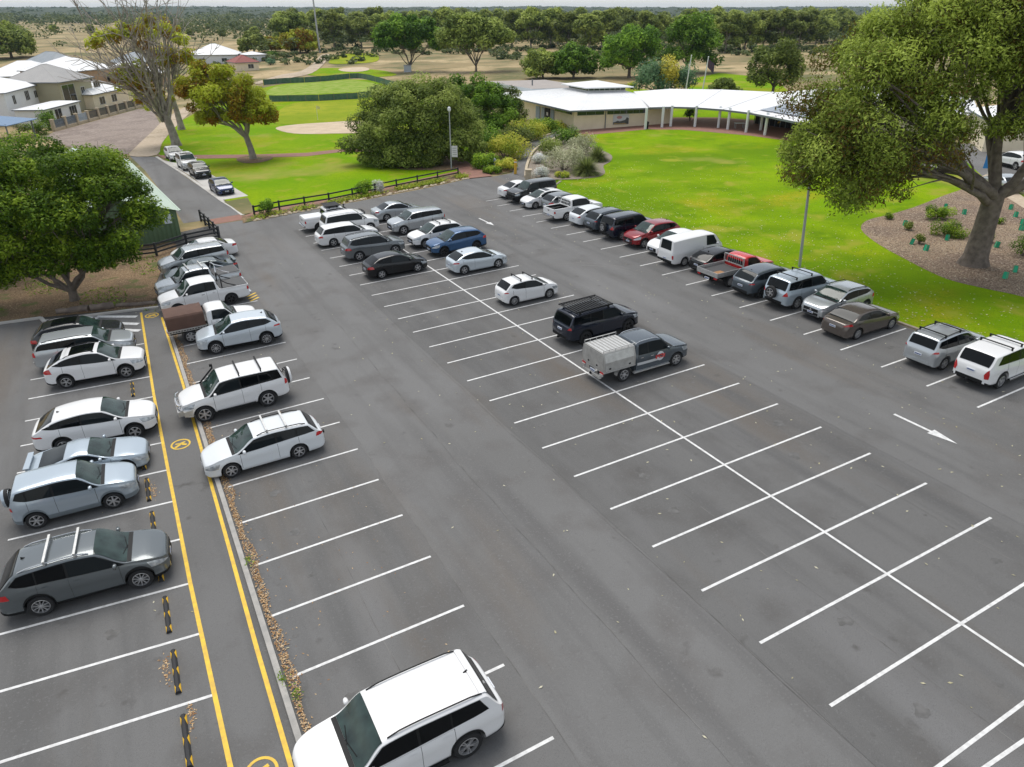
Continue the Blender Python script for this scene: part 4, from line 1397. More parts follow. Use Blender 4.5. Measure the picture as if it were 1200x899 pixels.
tree('half_dead_tree', 'thin leafless-topped tree behind the half-dead tree', gp(213, 152),
     [(0, 0, 11, 3.4, 3, 3.4, 14, .9), (1, 0, 15, 2.6, 2.4, 2.0, 8, .9)], 110, .5, LF_YELL, .5, 5.5, 6, 44, bark=M_DEAD, lean=(-.6, 0), tbias=-.1, tip=.04)
# ---- rounded dark tree by the light pole, and its neighbours
tree('rounded_tree', 'broad rounded olive-green tree low to the lawn by the light pole', gp(493, 188),
     [(0, 0, 4.5, 7.6, 6.2, 3.9, 84, 1.3), (.4, 0, 7.4, 5.4, 4.6, 1.9, 48, 1.15), (-4.6, -2.0, 2.2, 4.0, 3.0, 1.7, 36, 1.1), (4.2, -2.0, 2.4, 4.0, 3.0, 1.7, 34, 1.1), (0, -3.6, 2.2, 4.6, 2.4, 1.6, 36, 1.05), (-4.8, -2.8, .7, 3.2, 1.8, .6, 26, .85), (-1.0, -4.4, .7, 4.4, 1.4, .6, 34, .85), (4.0, -3.6, 1.3, 3.2, 1.6, .8, 22, .85)], 330, .32, LF_OLIVE, .4, 1.4, 8, 51, asp=.42, frac=.3)
tree('leafy_tree', 'green tree right of the rounded tree by the club path', gp(572, 160),
     [(0, 0, 4.0, 4.0, 4.0, 3.4, 36, 1.15), (-3, 1, 5.6, 3.6, 3.2, 2.4, 24, 1.1), (0, -2, 1.8, 3.6, 2.4, 1.6, 24, 1.0)], 250, .40, LF_PINE, .3, 1.6, 6, 57, tbias=.12)
tree('leafy_tree', 'olive tree filling in behind the rounded tree', gp(548, 158),
     [(0, 0, 4.2, 4.6, 4.0, 3.4, 40, 1.15), (1, -2, 1.8, 4.2, 2.4, 1.4, 26, 1.0)], 260, .40, LF_OLIVE, .3, 1.2, 6, 59, tbias=.1)
tree('leafy_tree', 'dusky bush-like tree beside the clubhouse corner', gp(596, 150),
     [(0, 0, 3.0, 2.6, 2.6, 2.6, 26, .95), (0, -1, 1.4, 2.6, 2.0, 1.2, 14, .9)], 220, .36, LF_OLIVE, .25, .8, 5, 58)
# ---- golf-course trees
for i, (px, py, wpx, tpx, lf, lab, kind) in enumerate((
        (481, 84, 76, 25, LF_PINE, 'umbrella-crowned grove tree with many stems, left of its twin', 'multi'),
        (558, 84, 86, 23, LF_OLIVE, 'umbrella-crowned grove tree with many stems, nearer the clubhouse', 'multi'),
        (737, 91, 78, 30, LF_PINE, 'large round dark green tree behind the clubhouse lantern', 'round'),
        (804, 86, 80, 18, LF_PINE, 'tallest round bright green tree behind the flagpoles', 'round'),
        (636, 92, 56, 60, LF_BUSH, 'dark low tree behind the flat clubhouse roof', 'round'),
        (672, 92, 58, 55, LF_PINE, 'very dark tree between the low tree and the round green tree', 'round'),
        (846, 119, 40, 94, LF_OLIVE, 'small dark tree beside the second flagpole', 'round'),
        (905, 112, 74, 46, LF_OLIVE, 'olive tree left of the big gum, behind the clubhouse wing', 'round'),
        (14, 68, 66, 31, LF_OLIVE, 'dark tree behind the white roof at the left edge', 'round'),
        (352, 62, 46, 37, LF_YELL, 'yellowish tree at the foot of the tall mast', 'round'),
        (338, 56, 40, 16, LF_OLIVE, 'dark tree behind the yellowish tree', 'round'),
        (298, 62, 34, 40, LF_BUSH, 'scraggly tree behind the red roof', 'round'),
        (318, 60, 26, 44, LF_YELL, 'pale thin tree right of the red roof', 'round'))):
    p = gp(px, py)
    s = pxm(px, py)
    W_, H_ = wpx * s / 2, (py - tpx) * s
    if kind == 'multi':
        ells = [(-W_ * .48, 0, H_ * .60, W_ * .5, W_ * .5, H_ * .30, 44, W_ * .19), (W_ * .46, 0, H_ * .60, W_ * .52, W_ * .5, H_ * .30, 44, W_ * .19), (0, 0, H_ * .76, W_ * .7, W_ * .5, H_ * .2, 40, W_ * .19)]
        tree('grove_tree', lab, p, ells, 210, s * 3.4, lf, .34, H_ * .10, 9, 60 + i, asp=.5, flare=2.2, tip=.05)
    else:
        ells = [(0, 0, H_ * .52, W_ * .82, W_ * .78, H_ * .42, 44, W_ * .24), (0, 0, H_ * .26, W_ * .92, W_ * .8, H_ * .2, 30, W_ * .2)]
        tree('golf_tree', lab, p, ells, 150, s * 3.2, lf, max(.25, W_ * .05), H_ * .16, 6, 60 + i, asp=.5, frac=.4, tip=.05)
# clumpy blue-green shrub with golden heads
p = gp(778, 110)
s = pxm(778, 110)
rs = np.random.RandomState(3)
root = empty('mounded_shrub', Matrix.Translation(p))
tag(root, 'huge mounded blue-green shrub with a golden patch beside the flagpoles', 'shrub')
C, Rr = clumps_in([(0, 0, 14 * s, 36 * s, 20 * s, 22 * s, 60, 8 * s)], rs)
gold = (np.abs(C[:, 0] - 6 * s) < 9 * s) & (C[:, 1] < 4 * s)
link('foliage', crown_mesh('foliage', LF_TEAL, C[~gold], Rr[~gold], 230, s * 2.2, .5, .95, rs, shell=.8), root)
if gold.any():
    link('golden_foliage', crown_mesh('golden_foliage', LF_GOLD, C[gold], Rr[gold], 230, s * 2.2, .5, .95, rs, shell=.8), root)
mb = MB()
for c in C[:10]:
    mb.tube([(0, 0, -.2), tuple(c * .5), tuple(c)], [.2, .12, .05], 5, cap=False)
mb.build('stem', M_BARK, root)

# ---- the wall of gums behind the golf course: each tree a thing, six shapes shared between them
WALL = []
for v in range(6):
    rs = np.random.RandomState(200 + v)
    H_ = 15.0
    W_ = rs.uniform(5.2, 7.4)
    ells = [(0, 0, 8.6, W_, W_ * .9, 5.0, 40, 1.9), (rs.uniform(-2, 2), 0, 12.4, W_ * .6, W_ * .6, 2.2, 14, 1.7), (0, 0, 4.6, W_ * .85, W_ * .8, 2.0, 16, 1.5)]
    C, Rr = clumps_in(ells, rs)
    WALL.append((wood_mesh('trunk', M_PBARK, .42, 3.6, C, Rr, 6, rs, tip=.08, frac=.5, sides=5), crown_mesh('crown', LF_BUSH, C, Rr, 105, 1.15, .5, .8, rs)))
rs = np.random.RandomState(8)
wl = [(392, 57, 1.0), (424, 56, .9), (446, 55, 1.0), (520, 55, 1.05), (462, 52, 1.0), (600, 56, 1.05), (622, 57, 1.1), (645, 56, 1.1), (664, 58, 1.0), (690, 62, 1.0), (705, 60, 1.05), (760, 60, 1.05), (850, 62, 1.05), (872, 61, 1.0), (893, 60, 1.05), (915, 60, 1.0), (935, 58, 1.0), (955, 55, .95), (968, 50, .9)]
for x in range(335, 1010, 21):
    wl.append((x + rs.uniform(-6, 6), 47 + rs.uniform(-3, 4), rs.uniform(.95, 1.15)))
for x in range(340, 1010, 26):
    wl.append((x + rs.uniform(-8, 8), 40 + rs.uniform(-2, 2), rs.uniform(1.0, 1.2)))
for x, y in ((20, 44), (60, 40), (105, 42), (150, 41), (230, 44), (265, 46), (300, 47), (318, 42), (285, 38), (245, 36)):
    wl.append((x + rs.uniform(-6, 6), y, rs.uniform(.35, .5)))
for i, (px, py, sc) in enumerate(wl):
    p = gp(px, py)
    v = rs.randint(6)
    root = empty('gum_tree', Matrix.Translation(p) @ Matrix.Rotation(rs.uniform(0, 6.28), 4, 'Z') @ Matrix.Diagonal((sc * rs.uniform(.9, 1.15), sc * rs.uniform(.9, 1.15), sc * rs.uniform(.92, 1.08), 1)))
    tag(root, 'gum tree in the dense wall of trees beyond the golf course' if sc > .6 else 'low gum in the scrub beyond the dry paddock', 'tree', 'gum trees of the far wall' if sc > .6 else 'low gums of the far scrub')
    link('trunk', WALL[v][0], root)
    link('crown', WALL[v][1], root)

# ---- woodland out to the horizon, one mass
rs = np.random.RandomState(77)
N = 5200
y = 330 * np.exp(rs.uniform(0, 1, N) * math.log(4300 / 330))
x = rs.uniform(-1, 1, N) * (y * .80 + 40)
keep = np.ones(N, bool)
for i in range(N):
    if y[i] < 430 and -190 < x[i] < 150 and rs.uniform() > .25:
        keep[i] = False
    if y[i] < 1000 and -.64 < x[i] / y[i] < -.485 and rs.uniform() > .12:
        keep[i] = False
    if y[i] < 600 and x[i] < -110 and rs.uniform() > .45:
        keep[i] = False
x, y = x[keep], y[keep]
xe, ye = rs.uniform(-130, 190, 900), rs.uniform(385, 560, 900)
x, y = np.concatenate([x, xe]), np.concatenate([y, ye])
sz = np.clip(y / 420, 1.0, 7.0)
low = np.zeros(len(x), bool)
xu, yu = rs.uniform(-110, 175, 420), rs.uniform(286, 392, 420)
kk = (np.abs(xu + 30) > 22) | (yu > 330)
xu, yu = xu[kk], yu[kk]
x, y = np.concatenate([x, xu]), np.concatenate([y, yu])
sz = np.concatenate([sz, np.full(len(xu), 1.0)])
low = np.concatenate([low, np.ones(len(xu), bool)])
C = np.stack([x, y, np.array([G(a, b) for a, b in zip(x, y)]) + np.where(low, .9, 3.2 + rs.uniform(-1, 2.6, len(x)))], 1)
Rr = np.where(low, 1.7, 3.2 * np.clip(sz, 1, 3.2)) * rs.uniform(.7, 1.3, len(x))
idx = np.repeat(np.arange(len(C)), 34)
d = rs.normal(size=(len(idx), 3))
d /= np.linalg.norm(d, axis=1, keepdims=True)
pp = C[idx] + d * Rr[idx][:, None] * np.array([1.25, 1.25, .55]) * rs.uniform(.5, 1, (len(idx), 1))
ct = rs.uniform(-.5, .5, len(C))
me = leaf_mesh('woodland', LF_WOOD, pp, d * .4 + np.array([0, 0, .7]), 1.5 * np.clip(sz[idx], 1, 4.5), .55, .48 + ct[idx] * .6 + rs.normal(size=len(idx)) * .15, rs=rs)
tag(link('woodland', me), 'olive-green bushland stretching to the horizon', 'woodland', None, 'stuff')
# canopy surface of the farthest woods
ys = [1500, 1700, 2000, 2300, 2700, 3200, 3800, 4500, 5400, 6600, 8200]
rows = []
for yy in ys:
    rows.append([(t * yy, yy, G(t * yy, yy) + 7 + 2.2 * math.sin(t * 140 + yy) + 1.5 * math.sin(t * 371 + yy * 2) + (0 if yy > 1500 else -9)) for t in [i / 90 for i in range(-90, 91)]])
mb = MB()
mb.grid(rows)
tag(mb.build('far_canopy', ramp_mat('far_canopy_leaves', [(0, 0, 0, 0, (0.050, 0.068, 0.040)), (.012, 6, .4, .6, (0.070, 0.085, 0.045)), (.05, 6, .5, .65, (0.036, 0.050, 0.030))], bump=1.0, bump_scale=.05), smooth=60), 'distant wooded ridge along the horizon', 'woodland', None, 'stuff')
# ================================================================== VEHICLES
def paint(name, c, metal=0.0, rough=0.32, coat=0.8):
    return mat('paint_' + name, c, rough * .72, metal, coat * .7, spec=.4)


PAINT = {
    'white': paint('white', (0.80, 0.80, 0.80), 0, 0.35, 0.6),
    'pearl': paint('pearl', (0.72, 0.75, 0.77), 0, 0.35, 0.7),
    'silver': paint('silver', (0.50, 0.53, 0.55), 0.55, 0.34, 0.8),
    'bluesilver': paint('bluesilver', (0.47, 0.54, 0.60), 0.45, 0.34, 0.8),
    'icesilver': paint('icesilver', (0.60, 0.66, 0.71), 0.35, 0.34, 0.8),
    'grey': paint('grey', (0.145, 0.163, 0.172), 0.5, 0.32, 0.9),
    'midgrey': paint('midgrey', (0.17, 0.185, 0.195), 0.45, 0.32, 0.9),
    'slate': paint('slate', (0.088, 0.108, 0.128), 0.4, 0.32, 0.9),
    'teal': paint('teal', (0.085, 0.11, 0.118), 0.4, 0.32, 0.9),
    'bronze': paint('bronze', (0.125, 0.105, 0.092), 0.4, 0.32, 0.9),
    'charcoal': paint('charcoal', (0.035, 0.037, 0.040), 0.3, 0.3, 0.9),
    'black': paint('black', (0.006, 0.0065, 0.008), 0.0, 0.25, .5),
    'navy': paint('navy', (0.009, 0.014, 0.028), 0.1, 0.28, 1.0),
    'darkblue': paint('darkblue', (0.022, 0.04, 0.12), 0.25, 0.28, 1.0),
    'blue': paint('blue', (0.035, 0.105, 0.235), 0.3, 0.28, 1.0),
    'red': paint('red', (0.27, 0.012, 0.018), 0.25, 0.28, 1.0),
    'brightred': paint('brightred', (0.55, 0.022, 0.022), 0.0, 0.3, 0.9),
}
M_GLASS = mat('car_glass', (0.014, 0.018, 0.020), 0.03, 0, 0, spec=0.22)
M_SCREEN = mat('windscreen_glass', (0.035, 0.062, 0.055), 0.03, 0, 0.0, spec=0.45, noise=2.2, col2=(0.012, 0.022, 0.020))
M_TINT = mat('tinted_glass', (0.004, 0.005, 0.006), 0.04, 0, 0, spec=0.22)
M_TYRE = mat('tyre_rubber', (0.018, 0.018, 0.019), 0.85)
M_RIM = mat('alloy', (0.55, 0.55, 0.56), 0.35, 0.7)
M_DRIM = mat('dark_alloy', (0.045, 0.045, 0.047), 0.4, 0.4)
M_PLAS = mat('black_plastic', (0.013, 0.0135, 0.014), 0.6, spec=.25)
M_DARK = mat('dark_cavity', (0.008, 0.008, 0.008), 0.9)
M_SEAMC = mat('panel_gap', (0.02, 0.02, 0.02), 0.8)
M_CHROME = mat('chrome', (0.75, 0.75, 0.76), 0.15, 1.0)
M_ALU = mat('aluminium', (0.60, 0.60, 0.59), 0.45, 0.6, noise=7, col2=(0.48, 0.48, 0.47))
M_HEAD = mat('headlamp_lens', (0.55, 0.58, 0.60), 0.08, 0.3, 0.8, noise=7, col2=(0.25, 0.27, 0.29))
M_TAIL = mat('tail_lamp_red', (0.50, 0.012, 0.015), 0.15, 0, 0.8)
M_CLEAR = mat('clear_lamp', (0.70, 0.66, 0.62), 0.2, 0, 0.5)
M_PLATE = mat('number_plate', (0.66, 0.69, 0.74), 0.5)
M_PLBLUE = mat('plate_print', (0.03, 0.07, 0.25), 0.5)


def pchip(xs, ys):
    xs, ys = np.array(xs, float), np.array(ys, float)
    h = np.diff(xs)
    d = np.diff(ys) / h
    m = np.zeros(len(xs))
    for i in range(1, len(xs) - 1):
        if d[i - 1] * d[i] > 0:
            w1, w2 = 2 * h[i] + h[i - 1], h[i] + 2 * h[i - 1]
            m[i] = (w1 + w2) / (w1 / d[i - 1] + w2 / d[i])
    m[0], m[-1] = d[0], d[-1]

    def f(x):
        x = np.clip(np.asarray(x, float), xs[0], xs[-1])
        i = np.clip(np.searchsorted(xs, x, side='right') - 1, 0, len(xs) - 2)
        t = (x - xs[i]) / h[i]
        return ys[i] * (1 + 2 * t) * (1 - t) ** 2 + ys[i + 1] * t * t * (3 - 2 * t) + h[i] * (m[i] * t * (1 - t) ** 2 - m[i + 1] * t * t * (1 - t))
    return f


BASE = dict(
    suv=dict(L=4.5, W=1.84, H=1.66, wb=2.67, fo=.90, hb=.97, hc=1.12, sc=1.10, sr=1.98, se=-.76, sg=-.15, hg=1.12, ht=.82, tr=.35, gc=.27, tumble=.26, clad=.20),
    bigsuv=dict(L=4.76, W=1.90, H=1.84, wb=2.79, fo=.90, hb=1.04, hc=1.20, sc=1.15, sr=1.86, se=-.42, sg=-.10, hg=1.17, ht=.88, tr=.38, gc=.32, tumble=.18, clad=0),
    hatch=dict(L=4.28, W=1.78, H=1.46, wb=2.65, fo=.86, hb=.78, hc=.98, sc=1.02, sr=1.98, se=-.92, sg=-.20, hg=1.00, ht=.74, tr=.32, gc=.20, tumble=.30, clad=0),
    smallhatch=dict(L=3.92, W=1.69, H=1.47, wb=2.49, fo=.78, hb=.80, hc=.98, sc=.90, sr=1.75, se=-.60, sg=-.15, hg=.98, ht=.74, tr=.30, gc=.19, tumble=.30, clad=0),
    sedan=dict(L=4.58, W=1.80, H=1.45, wb=2.69, fo=.88, hb=.77, hc=.97, sc=1.15, sr=2.05, se=-1.42, sg=-.60, hg=1.03, ht=.80, tr=.32, gc=.19, tumble=.30, clad=0),
    wagon=dict(L=4.74, W=1.77, H=1.50, wb=2.67, fo=.95, hb=.78, hc=.98, sc=1.20, sr=2.05, se=-.62, sg=-.18, hg=1.0, ht=.76, tr=.33, gc=.20, tumble=.28, clad=0),
    coupe=dict(L=4.30, W=1.77, H=1.30, wb=2.58, fo=.86, hb=.74, hc=.92, sc=1.25, sr=2.05, se=-1.50, sg=-.48, hg=.96, ht=.80, tr=.32, gc=.18, tumble=.34, clad=0),
    ute=dict(L=5.27, W=1.87, H=1.80, wb=3.20, fo=.90, hb=1.02, hc=1.17, sc=1.22, sr=1.92, se=3.36, sg=3.52, hg=1.16, ht=1.02, tr=.37, gc=.33, tumble=.20, clad=0, hr=1.14),
    van=dict(L=4.70, W=1.70, H=1.95, wb=2.57, fo=1.05, hb=.86, hc=1.16, sc=.30, sr=.98, se=-.16, sg=-.06, hg=1.20, ht=.80, tr=.32, gc=.26, tumble=.13, clad=0),
)
WHEELS = {}


def wheel_meshes(r, style):
    key = (round(r, 3), style)
    if key in WHEELS:
        return WHEELS[key]
    t = MB()
    wd = 0.11
    t.lathe([(r * .66, -wd * .9), (r * .9, -wd), (r * .98, -wd * .75), (r, -wd * .3), (r, wd * .3), (r * .98, wd * .75), (r * .9, wd), (r * .66, wd * .9)], 22, axis='Y', closed=True)
    tm = t.mesh('wheel', M_TYRE, 40)
    q = MB()
    rr = r * .67
    # y = outward
    q.lathe([(rr, .10), (rr * .93, .105), (rr * .90, .03), (rr * .05, .02)], 22, axis='Y')
    q.f = q.f[:-2]                         # open towards the viewer
    n = {'five': 5, 'six': 6, 'ten': 10, 'steel': 6, 'dark': 5, 'twin': 5}[style]
    for k in range(n):
        a = 2 * math.pi * k / n
        for da in ((-.16, .16) if style == 'twin' else (0,)):
            wdt = {'five': .30, 'six': .27, 'ten': .13, 'steel': .42, 'dark': .24, 'twin': .13}[style] * rr
            c, s = math.cos(a + da), math.sin(a + da)
            M = Matrix(((c, 0, -s, 0), (0, 1, 0, 0), (s, 0, c, 0), (0, 0, 0, 1)))
            vs = [M @ Vector(p) for p in ((rr * .12, .03, -wdt * .5), (rr * .12, .03, wdt * .5), (rr * .93, .03, wdt * .42), (rr * .93, .03, -wdt * .42),
                                          (rr * .12, .085, -wdt * .5), (rr * .12, .085, wdt * .5), (rr * .93, .098, wdt * .36), (rr * .93, .098, -wdt * .36))]
            q.add(vs, [(4, 5, 6, 7), (0, 4, 7, 3), (1, 2, 6, 5), (2, 3, 7, 6), (0, 1, 5, 4)])
    q.lathe([(rr * .22, .04), (rr * .2, .094), (rr * .1, .10)], 10, axis='Y')
    me = bpy.data.meshes.new('rim')
    me.from_pydata([tuple(p) for p in q.v], [], q.f)
    me.materials.append(M_DRIM if style == 'dark' else M_RIM)
    me.materials.append(M_DARK)
    for i in range(22 * 2, 22 * 3):           # the barrel behind the spokes
        me.polygons[i].material_index = 1
    WHEELS[key] = (tm, me)
    return WHEELS[key]


class Car:
    """one vehicle; s runs from the front bumper backwards, z up, y to the left; local x = wb/2 + fo - s"""

    def __init__(c, base, **kw):
        d = dict(BASE[base])
        d['drop'] = {'suv': .085, 'hatch': .10, 'smallhatch': .08, 'wagon': .07}.get(base, .05)
        d.update(kw)
        c.base = base
        L = d['L']
        for k in ('se', 'sg'):
            if d[k] < 0:
                d[k] += L
        for k, v in d.items():
            setattr(c, k, v)
        c.x0 = c.wb / 2 + c.fo
        hw = c.W / 2
        Lb = c.Lb = d.get('Lb', L)         # where the body shell itself ends (cab of a tray-back)
        ute = base == 'ute'
        van = base == 'van'
        if ute and 'Lb' in d:
            top = [(0, c.hb - .22), (.05, c.hb - .08), (.18, c.hb), (c.sc * .6, c.hb + (c.hc - c.hb) * .7), (c.sc, c.hc), (c.sr, c.H - .05), ((c.sr + c.se) / 2, c.H), (c.se, c.H - .04), (Lb - .03, c.H - .16), (Lb, c.H - .30)]
        elif ute:
            top = [(0, c.hb - .22), (.05, c.hb - .08), (.18, c.hb), (c.sc * .6, c.hb + (c.hc - c.hb) * .7), (c.sc, c.hc), (c.sr, c.H - .05), ((c.sr + c.se) / 2, c.H), (c.se, c.H - .06), (c.sg, c.hr + .02), (c.sg + .12, c.hr), (L - .06, c.hr), (L, c.ht)]
        elif base in ('sedan', 'coupe'):
            top = [(0, c.hb - .2), (.06, c.hb - .07), (.22, c.hb), (c.sc * .6, c.hb + (c.hc - c.hb) * .75), (c.sc, c.hc), (c.sr, c.H - .05), (c.sr + (c.se - c.sr) * .45, c.H), (c.se, c.H - .07), (c.sg, c.hg), (L - .09, c.hg - .03), (L, c.ht)]
        elif van:
            top = [(0, c.hb - .15), (.04, c.hb), (.12, c.hb + .12), (c.sc, c.hc), (c.sr, c.H - .07), (1.7, c.H), (c.se, c.H - .06), (c.sg, c.hg), (L - .02, c.hg - .15), (L, c.ht)]
        else:
            top = [(0, c.hb - .2), (.06, c.hb - .07), (.22, c.hb), (c.sc * .6, c.hb + (c.hc - c.hb) * .75), (c.sc, c.hc), (c.sr, c.H - .05), (c.sr + (c.se - c.sr) * .34, c.H), (c.sr + (c.se - c.sr) * .72, c.H - c.drop * .35), (c.se, c.H - c.drop), (c.sg, c.hg), (L - .04, c.hg - .1), (L, c.ht)]
        c.top = pchip(*zip(*top))
        if ute:
            belt = [(0, c.hb - .28), (.2, c.hb - .13), (c.sc * .7, c.hc - .13), (c.sc, c.hc - .07), (c.sr, c.hc - .04), (c.se, c.hc - .01), (c.sg + .1, c.hr - .05), (L, c.hr - .06)]
        else:
            belt = [(0, c.hb - .28), (.2, c.hb - .14), (c.sc * .7, c.hc - .14), (c.sc, c.hc - .07), (max(c.sr, c.sc + .3), c.hc - .04), (c.se, c.hc + .05), (c.sg, min(c.hg - .05, c.hc + .06)), (L, c.ht - .08)]
        bf = pchip(*zip(*belt))
        c.belt = lambda s: np.minimum(bf(s), c.top(s) - .03)
        if ute:
            w = [(0, .66), (.06, .78), (.18, .88), (.4, .95), (.8, .985), (L / 2, 1), (Lb - .5, .995), (Lb - .05, .965), (Lb, .95)]
        elif van:
            w = [(0, .78), (.05, .87), (.2, .95), (.6, .99), (L / 2, 1), (L - .4, .99), (L - .08, .95), (L, .90)]
        else:
            w = [(0, .60), (.06, .735), (.18, .86), (.4, .95), (.8, .985), (L / 2, 1), (L - .8, .99), (L - .35, .965), (L - .13, .90), (L - .04, .80), (L, .70)]
        wf = pchip(*zip(*w))
        c.hw = lambda s: wf(s) * hw
        c.pf = pchip([0, .1, .28, .46, .62, .70, .78, .92, 1], [.93, .985, .988, .982, .992, 1.0, .990, .965, .94])
        c.s_ax = [c.fo, c.fo + c.wb]

    def X(c, s):
        return c.x0 - s

    def bot(c, s):
        s = np.asarray(s, float)
        Rr = c.tr + .065
        z = np.full(s.shape, c.gc)
        z = z + np.clip((.35 - s) / .35, 0, 1) ** 2 * .10 + np.clip((s - (c.L - .45)) / .45, 0, 1) ** 2 * .14
        for sa in c.s_ax:
            d2 = Rr * Rr - (s - sa) ** 2
            z = np.where(d2 > 0, np.maximum(z, c.tr + np.sqrt(np.maximum(d2, 0))), z)
        return z

    def z2(c, s):
        t, b = c.top(s), c.belt(s)
        return t - np.clip((t - b) * .28, .010, .075)

    def yside(c, s, z):
        b = c.belt(s)
        f = np.clip((z - c.gc) / np.maximum(b - c.gc, .05), 0, 1)
        y = c.hw(s) * c.pf(f)
        zz = np.minimum(z, c.z2(s))
        return np.where(z > b, np.maximum(c.hw(s) * .94 - c.tumble * (zz - b), .05), y)

    def topnodes(c, s):
        t, b = float(c.top(s)), float(c.belt(s))
        z2 = float(c.z2(s))
        e = t - z2
        y2 = float(c.yside(s, z2))
        cr = .030 if t - b > .2 else .022
        return [(y2, z2), (y2 - .03, t - .50 * e - cr * .5), (y2 - .10, t - .18 * e - cr * .45), (y2 * .66, t - cr * .30), (y2 * .33, t - cr * .08), (0, t)]

    def ztop(c, s, y):
        n = c.topnodes(s)
        return float(np.interp(abs(y), [p[0] for p in n][::-1], [p[1] for p in n][::-1]))

    def stations(c):
        Lb = c.Lb
        S = list(np.arange(0, Lb, .12)) + [0, .02, .05, .1, .16, Lb - .16, Lb - .10, Lb - .06, Lb - .03, Lb - .012, Lb]
        for lo, hi, n in ((c.sc - .1, c.sr + .1, 9), (c.se - .1, min(c.sg + .05, Lb), 9)):
            S += list(np.linspace(lo, min(hi, Lb), n))
        Rr = c.tr + .065
        for sa in c.s_ax:
            for k in range(0, 13):
                S.append(sa + Rr * math.cos(math.pi * k / 12))
            S += [sa - Rr - .002, sa + Rr + .002]
        S = sorted(x for x in set(round(float(x), 4) for x in S) if 0 <= x <= Lb)
        out = [S[0]]
        for x in S[1:]:
            if x - out[-1] > .0015:
                out.append(x)
        return out

    def body_mesh(c, m, skip=None):
        S = c.stations()
        rows = []
        fr = [0, .06, .16, .30, .46, .60, .68, .76, .90, 1]
        for s in S:
            b, bt = float(c.belt(s)), float(c.bot(s))
            bt = min(bt, b - .02)
            pts = []
            yb = float(c.yside(s, bt))
            pts.append((max(yb - .24, .05), bt))
            for f in fr:
                z = bt + (b - bt) * f
                pts.append((float(c.yside(s, z)), z))
            z2 = float(c.z2(s))
            for f in (.4, .75):
                z = b + (z2 - b) * f
                pts.append((float(c.yside(s, z)), z))
            pts += c.topnodes(s)
            rows.append((c.X(s), pts))
        n = len(rows[0][1])
        v, f = [], []
        idx = []
        for x, pts in rows:
            r = []
            for y, z in pts:
                v.append((x, y, z))
                r.append(len(v) - 1)
            r2 = []
            for y, z in pts[:-1]:
                v.append((x, -y, z))
                r2.append(len(v) - 1)
            idx.append(r + r2[::-1])
        m_ = len(idx[0])
        for i in range(len(idx) - 1):
            sm_ = (S[i] + S[i + 1]) / 2
            for j in range(m_ - 1):
                if skip and skip(sm_, j, n, m_):
                    continue
                f.append((idx[i][j], idx[i][j + 1], idx[i + 1][j + 1], idx[i + 1][j]))
        for r, x in ((idx[0], rows[0]), (idx[-1], rows[-1])):
            zc = (x[1][0][1] + x[1][-1][1]) / 2
            v.append((x[0], 0, zc))
            k = len(v) - 1
            for j in range(m_ - 1):
                f.append((r[j], r[j + 1], k))
            f.append((r[-1], r[0], k))
        me = bpy.data.meshes.new('body')
        me.from_pydata(v, [], f)
        bm = bmesh.new()
        bm.from_mesh(me)
        bmesh.ops.recalc_face_normals(bm, faces=bm.faces[:])
        bm.to_mesh(me)
        bm.free()
        me.materials.append(m)
        me.shade_smooth()
        me.set_sharp_from_angle(angle=R(42))
        return me

    def off(c, P_, d):
        """push a grid of points out by d"""
        A = np.array(P_, float)
        du = np.gradient(A, axis=0)
        dv = np.gradient(A, axis=1)
        n = np.cross(du, dv)
        n /= np.maximum(np.linalg.norm(n, axis=2, keepdims=True), 1e-9)
        ctr = np.array([0, 0, .7])
        if np.sum(n * (A - ctr)) < 0:
            n = -n
        return A + n * d

    def side(c, s0, s1, zlo, zhi, sg, d, n=7, m=4, st0=None, st1=None):
        """a patch on the flank: s0..s1 along the bottom, st0..st1 along the top; zlo/zhi numbers or functions of s"""
        st0 = s0 if st0 is None else st0
        st1 = s1 if st1 is None else st1
        P_ = []
        for i in range(n):
            u = i / (n - 1)
            sb, st = s0 + (s1 - s0) * u, st0 + (st1 - st0) * u
            a = zlo(sb) if callable(zlo) else zlo
            b = zhi(st) if callable(zhi) else zhi
            a, b = float(a), float(b)
            b = max(b, a + .004)
            row = []
            for j in range(m):
                t = j / (m - 1)
                s = sb + (st - sb) * t
                z = a + (b - a) * t
                row.append((c.X(s), sg * float(c.yside(s, z)), z))
            P_.append(row)
        return c.off(P_, d)

    def over(c, s0, s1, inset, d, n=9, m=9, k=1.0, y0=None, y1=None, inset1=None):
        """a patch on the upper surface across the car"""
        P_ = []
        for i in range(n):
            u = i / (n - 1)
            s = s0 + (s1 - s0) * u
            ins = inset if inset1 is None else inset + (inset1 - inset) * u
            ye = c.topnodes(s)[0][0] * k - ins
            ya, yb = (-ye, ye) if y0 is None else (y0, y1)
            P_.append([(c.X(s), ya + (yb - ya) * j / (m - 1), c.ztop(s, ya + (yb - ya) * j / (m - 1))) for j in range(m)])
        return c.off(P_, d)


def put(name, P_, m, root, smooth=50):
    mb = MB()
    for g in (P_ if isinstance(P_, list) else [P_]):
        mb.grid([[tuple(q) for q in r] for r in g])
    return mb.build(name, m, root, smooth=smooth)


